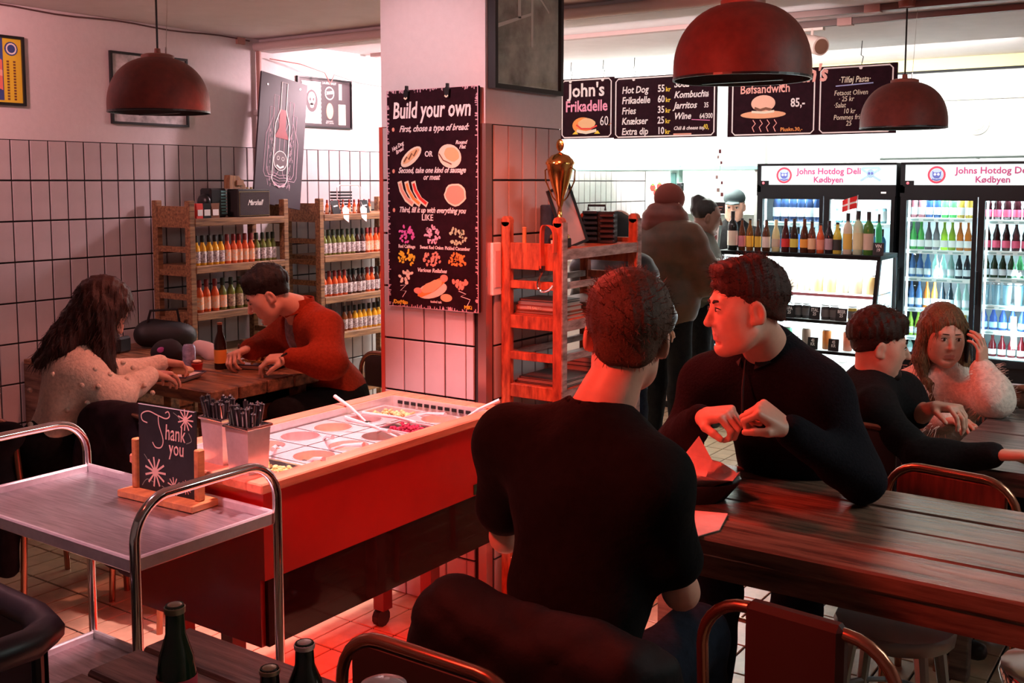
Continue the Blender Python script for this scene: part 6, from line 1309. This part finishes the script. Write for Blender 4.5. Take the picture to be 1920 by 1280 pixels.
trousers(p1,J,DENIM); shoes(p1,J,BLACK)
# ---- P2: young man facing left, clasped hands
J=dict(neck=(-1.115,2.905,1.195),shR=(-1.335,2.985,1.065),shL=(-.945,2.91,1.095),elR=(-1.40,2.90,.855),elL=(-.835,2.905,.855),wrR=(-1.205,2.665,1.035),wrL=(-.965,2.675,1.03),pel=(-1.13,3.31,.60))
seatlegs(J,(.02,-1,0)); H=Head((-1.128,2.775,1.327),yawv(222,-4),(-.03,.06,1),1.055)
hr=dict(curl=(1.05,1.15,.7),sc=1.02,thumb=.5); hl=dict(curl=(1.2,1.25,.8),sc=1.02,thumb=.8)
p2=person('young man in a dark collared jumper looking left, hands clasped above the table',H,J,[(J['wrR'],(.90,-.25,.22),(.1,.25,-1),-1,hr),(J['wrL'],(-.72,-.45,.62),(-.75,.1,-.75),1,hl)],.004,hf=.0038,nose=.95,jaw=1.05)
H.eyes(p2,(.3,-.1),.85); H.brows(p2,HD,.0038)
hairshort(p2,H,mat('hair_auburn',(.045,.014,.009),.5,0,.5,260,.35,spec=.3),.011,.045,quiff=True,nape=-.01,seed=2,amp=.002,sides=.35,fade=mat('hair_fade2',(.06,.022,.014),.7,0,.4,260,.3,spec=.2))
S=Sdf(); torso(S,J,1.04,.018,k=.06)
for q in 'LR': 
    e,w=A(J['el'+q]),A(J['wr'+q]); arm(S,J['sh'+q],e,e+(w-e)*.93,1.02,.014,1.,.05)
S.cone(A(J['neck'])+A((-.0,-.03,.02)),A(J['neck'])+A((-.01,-.1,.12)),.05,.075,.012,-1)
S.mesh('jumper',NAVY,h=.011,disp=folds(.006,17,1.5),parent=p2,clip=((-9,-9,.45),(9,9,9)))
n=A(J['neck']); 
def collar(P,n,r,m,hgt=.035,front=(0,-1),tilt=.3,name='collar'):
    f=nv((front[0],front[1],0)); rr=np.cross(f,(0,0,1)); vs=[];N=26
    for lay,(ro,zz) in enumerate(((0,hgt),(.006,hgt+.004),(.022,-.004),(.014,-.008))):
        for i in range(N):
            a=-PI+.35+(2*PI-.7)*i/(N-1); e=abs(a)/PI; pt=n+(-f*math.cos(a)+rr*math.sin(a))*(r+ro)+A((0,0,zz-tilt*.09*(e**3))); vs.append(pt)
    fs=[]
    for l in range(4):
        m2=(l+1)%4
        for i in range(N-1): fs.append((l*N+i,l*N+i+1,m2*N+i+1,m2*N+i))
    fs+=[(0,N,2*N,3*N),(4*N-1,3*N-1,2*N-1,N-1)]
    MB().add(vs,fs).o(name,m,P,W=True,smooth=True,sa=60)
collar(p2,n+A((-.0,-.005,.005)),.064,mat('shirt_dark',(.012,.018,.02),.8),.045,(-.35,-.94),.7)
MB().tube([n+A((-.03,-.08,-.02)),n+A((-.03,-.10,-.1)),n+A((-.025,-.11,-.2))],.004,6).o('placket',mat('shirt_dark',(.012,.018,.02)),p2,W=True)
trousers(p2,J,DENIM,seed=1); shoes(p2,J,BLACK)
# ---- P3: dark-haired man at the grey table
K=.93; kk=lambda p:tuple(A((0,0,1.68))+(A(p)-A((0,0,1.68)))*K)
J=dict(neck=kk((-1.19,4.28,.885)),shR=kk((-1.12,4.08,.80)),shL=kk((-1.12,4.42,.81)),elR=kk((-.90,3.90,.685)),wrR=kk((-.65,3.88,.745)),elL=kk((-1.06,4.42,.73)),wrL=kk((-.955,4.31,.80)),pel=(-1.25,4.02,.50))
seatlegs(J,(1,-.1,0)); H=Head(kk((-1.17,4.27,1.03)),yawv(22,-8),(.12,0,1),.98)
p3=person('dark-haired man in a charcoal jumper leaning on the grey table, facing right',H,J,[(J['wrR'],(1,.0,.15),(.2,-.1,-1),1,dict(curl=(.3,.4,.3))),(J['wrL'],(.75,-.4,.1),(.3,-.2,-1),-1,dict(curl=(.8,.6,.4)))],.006,hf=.0055,h=.018,nose=1.2)
H.eyes(p3); H.brows(p3,HD); hairshort(p3,H,mat('hair_p3',(.03,.015,.010),.5,0,.5,260,.35,spec=.3),.018,.05,quiff=True,nape=.0,seed=3,amp=.004,h=.006)
S=Sdf(); torso(S,J,1.0,.018,k=.06); arm(S,J['shR'],J['elR'],A(J['elR'])+(A(J['wrR'])-A(J['elR']))*.9,1,.014,1.,.05); arm(S,J['shL'],J['elL'],J['wrL'],1,.014,.9,.05)
S.mesh('jumper',fab('charcoal',(.010,.009,.010),.4,90),h=.014,disp=folds(.006,17,2.5),parent=p3,clip=((-9,-9,.42),(9,9,9)))
collar(p3,A(J['neck'])+A((0,0,.01)),.06,fab('charcoal',(.018,.015,.018)),.03,(1,0),.3)
S=Sdf(); H.cone(S,(-.046,.0,-.06),(-.012,.062,-.1),.0195,.019,.02); H.cone(S,(.046,.0,-.06),(.012,.062,-.1),.0195,.019,.02); H.cone(S,(-.016,.085,-.052),(.016,.085,-.052),.006,.006,.01); H.ell(S,(0,.074,-.1),(.026,.02,.02),.02); H.ell(S,(0,.075,-.107),(.026,.018,.018),.02); S.mesh('beard',HD,h=.006,parent=p3,disp=hairn(.0015,200))
trousers(p3,J,DENIM,seed=2); shoes(p3,J,BLACK)
# ---- P4: woman with phone in white fluffy jumper
J=dict(neck=(-1.01,4.65,.885),shR=(-1.15,4.60,.785),shL=(-.875,4.68,.795),elL=(-.770,4.46,.82),wrL=(-.829,4.505,.930),elR=(-1.10,4.45,.66),wrR=(-.92,4.36,.74),pel=(-1.09,4.80,.50))
seatlegs(J,(.7,-.7,0)); H=Head((-1.004,4.606,1.04),yawv(304,-6),(.03,0,1),.98)
p4=person('woman in a fluffy white jumper holding a phone to her ear at the grey table',H,J,[(J['wrL'],(-.04,.0,1),(-.8,.2,.0),-1,dict(curl=(.3,.45,.4),sc=.9)),(J['wrR'],(.6,-.5,.1),(0,0,-1),1,dict(curl=(.4,.4,.3),sc=.92))],.006,hf=.0038,h=.018,nose=.75,jaw=.95,neckr=.044)
H.eyes(p4,(0,0),1.1); H.brows(p4,HD,.0019,.003)
S=Sdf(); H.ell(S,(0,-.022,.042),(.092,.108,.10),.01)
for sx in (-1,1): H.cone(S,(sx*.072,-.01,.03),(sx*.082,.0,-.10),.032,.034,.03); H.cone(S,(sx*.082,.0,-.10),(sx*(.10 if sx<0 else .07),.02,-.20),.034,.022,.03)
H.cone(S,(0,-.08,-.02),(0,-.07,-.18),.06,.05,.03); H.ell(S,(0,.098,-.03),(.060,.075,.098),.01,-1); H.cone(S,(.05,.03,-.20),(.03,.06,-.34),.028,.014,.03)
o=S.mesh('long_hair',HBL,h=.006,disp=hairn(.003,140,1),parent=p4); strands(p4,o,H,HBL,900,4,.05,(0,0,0),1.2,.0012)
WOOL=fab('white_wool',(.80,.68,.60),.25,60,.5)
S=Sdf(); torso(S,J,1.0,.02,k=.06)
for q in 'LR':
    e,w=A(J['el'+q]),A(J['wr'+q]); arm(S,J['sh'+q],e,e+(w-e)*.9,1.1,.02,1.,.05)
S.mesh('fluffy_jumper',WOOL,h=.013,disp=lambda x,y,z:folds(.006,17,3)(x,y,z)+.002*np.sin(x*190)*np.sin(y*170)*np.sin(z*180),parent=p4,clip=((-9,-9,.42),(9,9,9)))
random.seed(31); b=MB()
for src,dst,r in ((J['shL'],J['elL'],.075),(J['elL'],J['wrL'],.062),(J['shR'],J['elR'],.075),(J['elR'],J['wrR'],.058),(J['neck'],J['pel'],.15)):
    for i in range(170):
        tq=random.random(); c=A(src)+(A(dst)-A(src))*tq; d=nv([random.gauss(0,1) for _ in range(3)]); ax_=nv(A(dst)-A(src)); d=nv(d-ax_*d.dot(ax_)); p=c+d*r*.95; q=p+d*.028+A((random.gauss(0,.006),random.gauss(0,.006),random.gauss(-.004,.006))); b.cone(p,q,.0012,.0003,3,False)
o=b.o('wool_fluff',WOOL,p4,W=True); o['kind']='stuff'
M4=Matrix.Translation(H.w((-.088,.03,-.03)))@Matrix([list(r)+[0] for r in H.M]+[[0,0,0,1]]); t=thing('mobile_phone','black mobile phone held to the ear of the woman in the fluffy jumper','phone',tuple(H.w((-.09,.03,-.03)))); MB().box(-.004,.004,-.03,.03,-.07,.07,M=M4,c=.002).o('body',BLACK,t,W=True); MB().box(.004,.0045,-.027,.027,-.06,.06,M=M4).o('screen',mat('phone_screen',(.02,.02,.03),.05),t,W=True)
trousers(p4,J,DENIM,seed=3); shoes(p4,J,BLACK)
# ---- P5: woman in cream jumper, left
J=dict(neck=(-3.90,2.52,.995),shL=(-4.03,2.60,.90),shR=(-3.78,2.47,.905),elR=(-3.70,2.50,.80),elL=(-4.02,2.80,.82),wrR=(-3.76,2.76,.87),wrL=(-3.98,2.98,.87),pel=(-3.90,2.40,.60))
seatlegs(J,(.05,1,0)); H=Head((-3.855,2.60,1.145),yawv(62,-38),(0,0,1),1.0)
p5=person('woman with long brown hair in a cream bobble jumper eating at the left table',H,J,[(J['wrR'],(-.25,1,-.15),(0,.1,-1),-1,dict(curl=(.45,.5,.35),sc=.95)),(J['wrL'],(.15,.8,-.2),(.2,.1,-1),1,dict(curl=(.6,.6,.4),sc=.95))],.006,hf=.005,h=.018,nose=.9,neckr=.045)
H.eyes(p5,(0,-.5),.5)
S=Sdf(); H.ell(S,(0,-.022,.045),(.094,.112,.10),.01)
for sx in (-1,1): H.cone(S,(sx*.07,.03,.06),(sx*.088,.01,-.04),.03,.036,.03)
w=H.w; 
S.cone(w((.07,-.0,.0)),A((-3.77,2.53,.95)),.05,.05,.03); S.cone(A((-3.77,2.53,.95)),A((-3.74,2.56,.86)),.045,.02,.03)
S.cone(w((0,-.05,.02)),A((-3.93,2.47,1.03)),.08,.07,.03); S.cone(A((-3.93,2.47,1.03)),A((-4.0,2.40,.96)),.065,.03,.04); S.cone(w((.05,-.04,.0)),A((-3.87,2.43,1.0)),.055,.045,.03); S.cone(A((-3.87,2.43,1.0)),A((-3.94,2.36,.95)),.045,.02,.03)
H.ell(S,(0,.105,-.03),(.06,.075,.10),.01,-1)
o=S.mesh('long_hair',HG,h=.007,disp=hairn(.004,110,2),parent=p5); strands(p5,o,H,HG,1200,5,.06,(0,-.3,0),1.1,.0012)
CREAM=fab('cream_wool',(.82,.66,.55),.2,70,.5)
S=Sdf(); torso(S,J,.9,.02,k=.06)
for q in 'LR':
    e,w_=A(J['el'+q]),A(J['wr'+q]); arm(S,J['sh'+q],e,e+(w_-e)*.55,1.05,.022,1.,.05); a=e+(w_-e)*.6; S.cone(a,e+(w_-e)*.9,.05,.044,.02)
S.mesh('bobble_jumper',CREAM,h=.013,disp=folds(.008,15,4),parent=p5,clip=((-9,-9,.48),(9,9,9)))
b=MB(); random.seed(9)
for src,dst,r in ((J['shR'],J['elR'],.083),(J['elR'],J['wrR'],.07),(J['neck'],J['pel'],.15),(J['shL'],J['elL'],.083)):
    for i in range(12):
        tq=.1+.75*(i/12); c=A(src)+(A(dst)-A(src))*tq; a=i*2.4; ax_=nv(A(dst)-A(src)); u_=nv(np.cross(ax_,(0.2,1,.1))); v_=np.cross(ax_,u_); p=c+(u_*math.cos(a)+v_*math.sin(a))*r; b.ell(p,(.011,.011,.011),8,6)
o=b.o('bobbles',CREAM,p5,W=True,smooth=True); o['kind']='stuff'
trousers(p5,J,BLKF,seed=4); shoes(p5,J,BLACK)
# ---- P6: man in rust coat bending over food
J=dict(neck=(-3.735,3.60,1.06),shR=(-3.90,3.68,.955),shL=(-3.56,3.58,.985),elL=(-3.44,3.50,.845),elR=(-3.98,3.62,.85),wrL=(-3.60,3.38,.87),wrR=(-3.90,3.40,.88),pel=(-3.70,3.78,.62))
seatlegs(J,(-.05,-1,0)); H=Head((-3.79,3.44,1.145),yawv(232,-30),(0,0,1),1.03)
p6=person('man in a rust-coloured coat bending over his food at the left table',H,J,[(J['wrL'],(-.55,-.5,-.05),(-.2,.1,-1),1,dict(curl=(.7,.7,.4))),(J['wrR'],(.05,-.7,-.1),(.3,0,-1),-1,dict(curl=(.9,.8,.5)))],.006,hf=.0048,h=.018,nose=1.2)
H.eyes(p6,(0,-.5),.45); H.brows(p6,HD,.0045); hairshort(p6,H,HD,.014,.045,quiff=True,nape=.0,seed=5,amp=.003,h=.006)
S=Sdf(); H.cone(S,(-.04,.02,-.085),(-.01,.062,-.103),.013,.014,.02); H.cone(S,(.04,.02,-.085),(.01,.062,-.103),.013,.014,.02); S.mesh('stubble',mat('stubble',(.25,.08,.05),.8),h=.006,parent=p6)
RUST=fab('rust_wool',(.33,.035,.012),.25,80,.3)
S=Sdf(); torso(S,J,.96,.02,k=.05)
for q in 'LR':
    e,w_=A(J['el'+q]),A(J['wr'+q]); arm(S,J['sh'+q],e,e+(w_-e)*.88,1.12,.02,1.,.05)
S.cone(A(J['pel'])+A((0,.02,0)),A(J['pel'])+A((0.03,.03,-.4)),.16,.17,.06)
S.cone(A(J['neck'])+A((-.03,-.07,.03)),A(J['pel'])+A((-.08,-.22,.1)),.055,.05,.02,-1)
S.mesh('long_coat',RUST,h=.013,disp=folds(.006,16,5),parent=p6,clip=((-9,-9,.12),(9,9,9)))
collar(p6,A(J['neck'])+A((-.01,-.01,.01)),.07,RUST,.05,(-.3,-.95),.5,'coat_collar')
S=Sdf(); torso(S,J,.98,.0,k=.05); S.mesh('grey_shirt',fab('grey_tee',(.32,.22,.24)),h=.015,parent=p6)
trousers(p6,J,BLKF,seed=5); shoes(p6,J,BLACK)
for (a,b_,nm,lb) in (((-3.585,3.33,.885),(-3.72,3.36,.83),'table_knife','steel knife in the left hand of the man in the rust coat'),((-3.90,3.35,.89),(-3.96,3.40,.815),'table_fork','steel fork in the right hand of the man in the rust coat')):
    t=thing(nm,lb,'cutlery',a); MB().tube([A(a)+(A(a)-A(b_))*.3,a],.005).o('handle',BLACK,t,W=True); MB().tube([a,b_],.0025).o('blade',CHROME,t,W=True)
# ---- P7 customer in puffer jacket from behind
def puffer(P,J,s,inf,m,bands=42,seed=0,arms=('L','R'),low=.0,h=.014):
    S=Sdf(); torso(S,J,s,inf,k=.05)
    for q in arms:
        e,w_=A(J['el'+q]),A(J['wr'+q]); arm(S,J['sh'+q],e,e+(w_-e)*.9,s*1.15,inf,1.,.05)
    S.mesh('puffer_jacket',m,h=h,disp=lambda x,y,z:-.007*np.abs(np.sin(z*bands))+.003*np.sin(20*x+13*z)*np.sin(25*y)+0*x,parent=P,clip=((-9,-9,low),(9,9,9)))
J=dict(neck=(-2.97,5.98,1.40),shL=(-3.12,6.00,1.31),shR=(-2.80,5.93,1.31),elL=(-3.16,6.08,1.06),elR=(-2.70,6.02,1.08),wrL=(-3.0,6.30,1.06),wrR=(-2.72,6.24,1.12),pel=(-2.94,5.95,.92))
standlegs(J,(.3,1,0)); H=Head((-2.965,6.02,1.535),yawv(75,-12),(0,0,1),1.0)
p7=person('customer standing with his back turned in a brown puffer jacket with thick collar',H,J,[(J['wrL'],(.3,.8,0),(0,0,-1),1,dict()),(J['wrR'],(-.1,.8,.1),(0,0,-1),-1,dict())],.009,hf=.01,h=.02,detail=False)
puffer(p7,J,1.02,.045,mat('puffer_brown',(.10,.038,.016),.6,0,.3,8,.15,dark=(.05,.03,.01)),32,low=.78)
S=Sdf(); n=A(J['neck']); S.cone(n+A((-.05,-.02,.0)),n+A((.06,0,.0)),.095,.09,.04); S.cone(n+A((-.04,-.03,.06)),n+A((.05,-.01,.06)),.085,.085,.04); S.mesh('hood_collar',mat('puffer_red',(.16,.03,.018),.6,0,.3,8,.15),h=.014,disp=lambda x,y,z:-.008*np.abs(np.sin(z*50))+0*x+0*y,parent=p7)
S=Sdf(); H.ell(S,(0,-.01,.04),(.088,.108,.095),.01); S.mesh('knit_cap',mat('cap_red',(.17,.03,.02),.9),h=.012,parent=p7)
trousers(p7,J,BLKF,seed=6,h=.02); shoes(p7,J,BLACK)
# ---- P10 customer in black puffer
J=dict(neck=(-2.82,5.10,1.27),shL=(-3.02,5.14,1.18),shR=(-2.66,5.02,1.18),elL=(-3.08,5.20,.95),elR=(-2.58,5.10,.96),wrL=(-2.98,5.36,.86),wrR=(-2.66,5.30,.88),pel=(-2.80,5.05,.82))
standlegs(J,(.1,1,0)); J['knR']=A((-2.66,5.0,.46)); J['anR']=A((-2.58,4.88,.09)); H=Head((-2.82,5.12,1.40),yawv(95,-15),(0,0,1),1.0)
p10=person('customer in a black quilted puffer jacket behind the orange rack',H,J,[(J['wrL'],(.1,.8,-.3),(0,0,-1),1,dict()),(J['wrR'],(-.1,.8,-.3),(0,0,-1),-1,dict())],.009,hf=.01,h=.02,detail=False)
puffer(p10,J,1.1,.035,mat('puffer_black',(.03,.03,.034),.45,0,.3,8,.15),38,low=.68)
S=Sdf(); H.ell(S,(0,-.03,.0),(.095,.115,.11),.01); S.cone(A(J['neck'])+A((0,-.02,0)),A(J['neck'])+A((0,-.05,.03)),.10,.09,.04); S.mesh('hood',mat('hood_black',(.015,.015,.017),.7),h=.014,parent=p10,disp=folds(.004,30))
trousers(p10,J,DENIM,seed=7,h=.02); shoes(p10,J,BLACK)
MB().tube([(-2.66,4.86,1.22),(-2.65,4.87,1.1),(-2.66,4.88,.95)],.006).o('back_zip',CGREY,p10,W=True)
# ---- P8 customer with dark bun
J=dict(neck=(-3.02,6.62,1.30),shL=(-3.12,6.80,1.20),shR=(-2.98,6.45,1.20),elL=(-3.0,6.82,.98),elR=(-2.90,6.45,.98),wrL=(-2.85,6.8,1.04),wrR=(-2.82,6.55,1.02),pel=(-3.02,6.62,.85))
standlegs(J,(1,.3,0)); H=Head((-2.985,6.63,1.44),yawv(30,-12),(0,0,1),.97)
p8=person('customer with dark hair in a bun facing right beyond the brown puffer jacket',H,J,[(J['wrL'],(1,0,0),(0,0,-1),1,dict()),(J['wrR'],(1,0,0),(0,0,-1),-1,dict())],.009,hf=.007,h=.02,skin=SKIND,lipm=SKIND)
H.eyes(p8)
S=Sdf(); H.ell(S,(0,-.03,.045),(.082,.098,.085),.01); H.ell(S,(0,-.09,.10),(.045,.045,.045),.02); H.ell(S,(0,.1,-.03),(.07,.08,.09),.01,-1); S.mesh('hair',HD,h=.009,parent=p8,disp=hairn(.003,120))
puffer(p8,J,.98,.02,mat('coat_olive',(.05,.045,.03),.7),20,low=.7)
trousers(p8,J,BLKF,seed=8,h=.02); shoes(p8,J,BLACK)
# ---- P9 cook with cap behind the counter
J=dict(neck=(-3.24,7.78,1.34),shL=(-3.05,7.74,1.24),shR=(-3.42,7.80,1.24),elL=(-3.02,7.70,1.03),elR=(-3.46,7.74,1.02),wrL=(-3.15,7.66,.98),wrR=(-3.38,7.66,.98),pel=(-3.24,7.80,.85))
for q in J: J[q]=tuple(A(J[q])+A((-.06,.08,0)))
standlegs(J,(0,-1,0)); H=Head((-3.295,7.83,1.485),yawv(285,-10),(0,0,1),1.0)
p9=person('cook in a dark cap and black T-shirt behind the counter',H,J,[(J['wrL'],(-.5,-.5,-.4),(0,0,-1),1,dict()),(J['wrR'],(.3,-.5,-.4),(0,0,-1),-1,dict())],.009,hf=.006,h=.02)
H.eyes(p9)
S=Sdf(); H.ell(S,(0,-.018,.06),(.085,.102,.075),.01); H.ell(S,(0,0,-.03),(.2,.2,.07),.005,-1); H.ell(S,(0,.11,.045),(.065,.055,.007),.012); S.mesh('cap',mat('cap_teal',(.015,.03,.032),.8),h=.008,parent=p9)
S=Sdf(); H.ell(S,(0,-.03,.02),(.079,.09,.07),.01); H.ell(S,(0,.1,-.02),(.08,.1,.1),.01,-1); S.mesh('hair',HD,h=.009,parent=p9)
S=Sdf(); torso(S,J,1.0,.016,k=.06)
for q in 'LR': arm(S,J['sh'+q],J['el'+q],J['wr'+q],1.05,.018,.7,.05)
S.mesh('t_shirt',BLKT,h=.014,disp=folds(.004,18,6),parent=p9,clip=((-9,-9,.7),(9,9,9)))
trousers(p9,J,BLKF,seed=9,h=.02); shoes(p9,J,BLACK)
# ---------------------------------------------------------------- coats on chairs
def coat(name,label,prims,m,disp,h=.013,subs=(),boxes=()):
    S=Sdf()
    for a,b_,ra,rb in prims: S.cone(a,b_,ra,rb,.04)
    for c,hh,r,M in boxes: S.box(c,hh,r,M,.05)
    for a,b_,r in subs: S.cone(a,b_,r,r,.02,-1)
    lo=A(prims[0][0]) if prims else A(boxes[0][0]); t=thing(name,label,'coat',(float(lo[0]),float(lo[1]),.3)); o=S.mesh('cloth',m,h=h,disp=disp,parent=t,clip=((-9,-9,.03),(9,9,9))); return t
QUILT=mat('quilted_black',(.007,.006,.007),.7,0,.3,30,.25,spec=.2)
qd=lambda x,y,z:.011-.011*np.abs(np.sin((z+.5*x)*34))**.4+.008-.008*np.abs(np.sin((z-.9*x)*26))**.4+0*y+folds(.005,16,1)(x,y,z)
t=coat('quilted_jacket','black quilted jacket draped over the chair of the young man seen from behind',
 [((-1.30,1.66,.82),(-.96,1.68,.80),.05,.05),((-1.31,1.66,.80),(-1.37,1.62,.42),.06,.085),((-.96,1.68,.80),(-.86,1.70,.76),.05,.045),((-.86,1.70,.76),(-.80,1.72,.40),.06,.065)],QUILT,qd,boxes=[((-1.10,1.63,.57),(.27,.05,.26),.05,None)])
MB().tube([(-1.38,1.57,.36),(-1.15,1.56,.34),(-.84,1.63,.34)],.012).o('hem',BLKF,t,W=True,smooth=True)
t=coat('dark_coat','dark grey-purple coat draped over the chair nearest the red bar',
 [((-3.65,2.42,.78),(-3.28,2.46,.78),.05,.055),((-3.66,2.42,.74),(-3.68,2.40,.35),.06,.09),((-3.28,2.47,.74),(-3.22,2.52,.35),.06,.08)],fab('plum',(.035,.022,.032),.5,15),folds(.012,20,2),boxes=[((-3.46,2.41,.48),(.20,.05,.30),.05,None)])
MB().tube([(-3.66,2.36,.55),(-3.6,2.34,.50),(-3.5,2.33,.45)],.01).o('belt',BLKF,t,W=True,smooth=True)
t=coat('black_coat','black coat hanging over the chair back of the woman in the cream jumper',
 [((-4.13,2.12,.74),(-3.73,2.12,.73),.045,.045),((-4.13,2.12,.72),(-4.16,2.1,.35),.055,.07)],fab('blackcoat',(.014,.011,.014),.5,15),folds(.010,20,4),boxes=[((-3.93,2.10,.46),(.21,.04,.27),.04,None)])
MB().tube([(-4.1,2.06,.25),(-3.9,2.05,.22),(-3.76,2.06,.25)],.01).o('hem',BLKF,t,W=True,smooth=True)
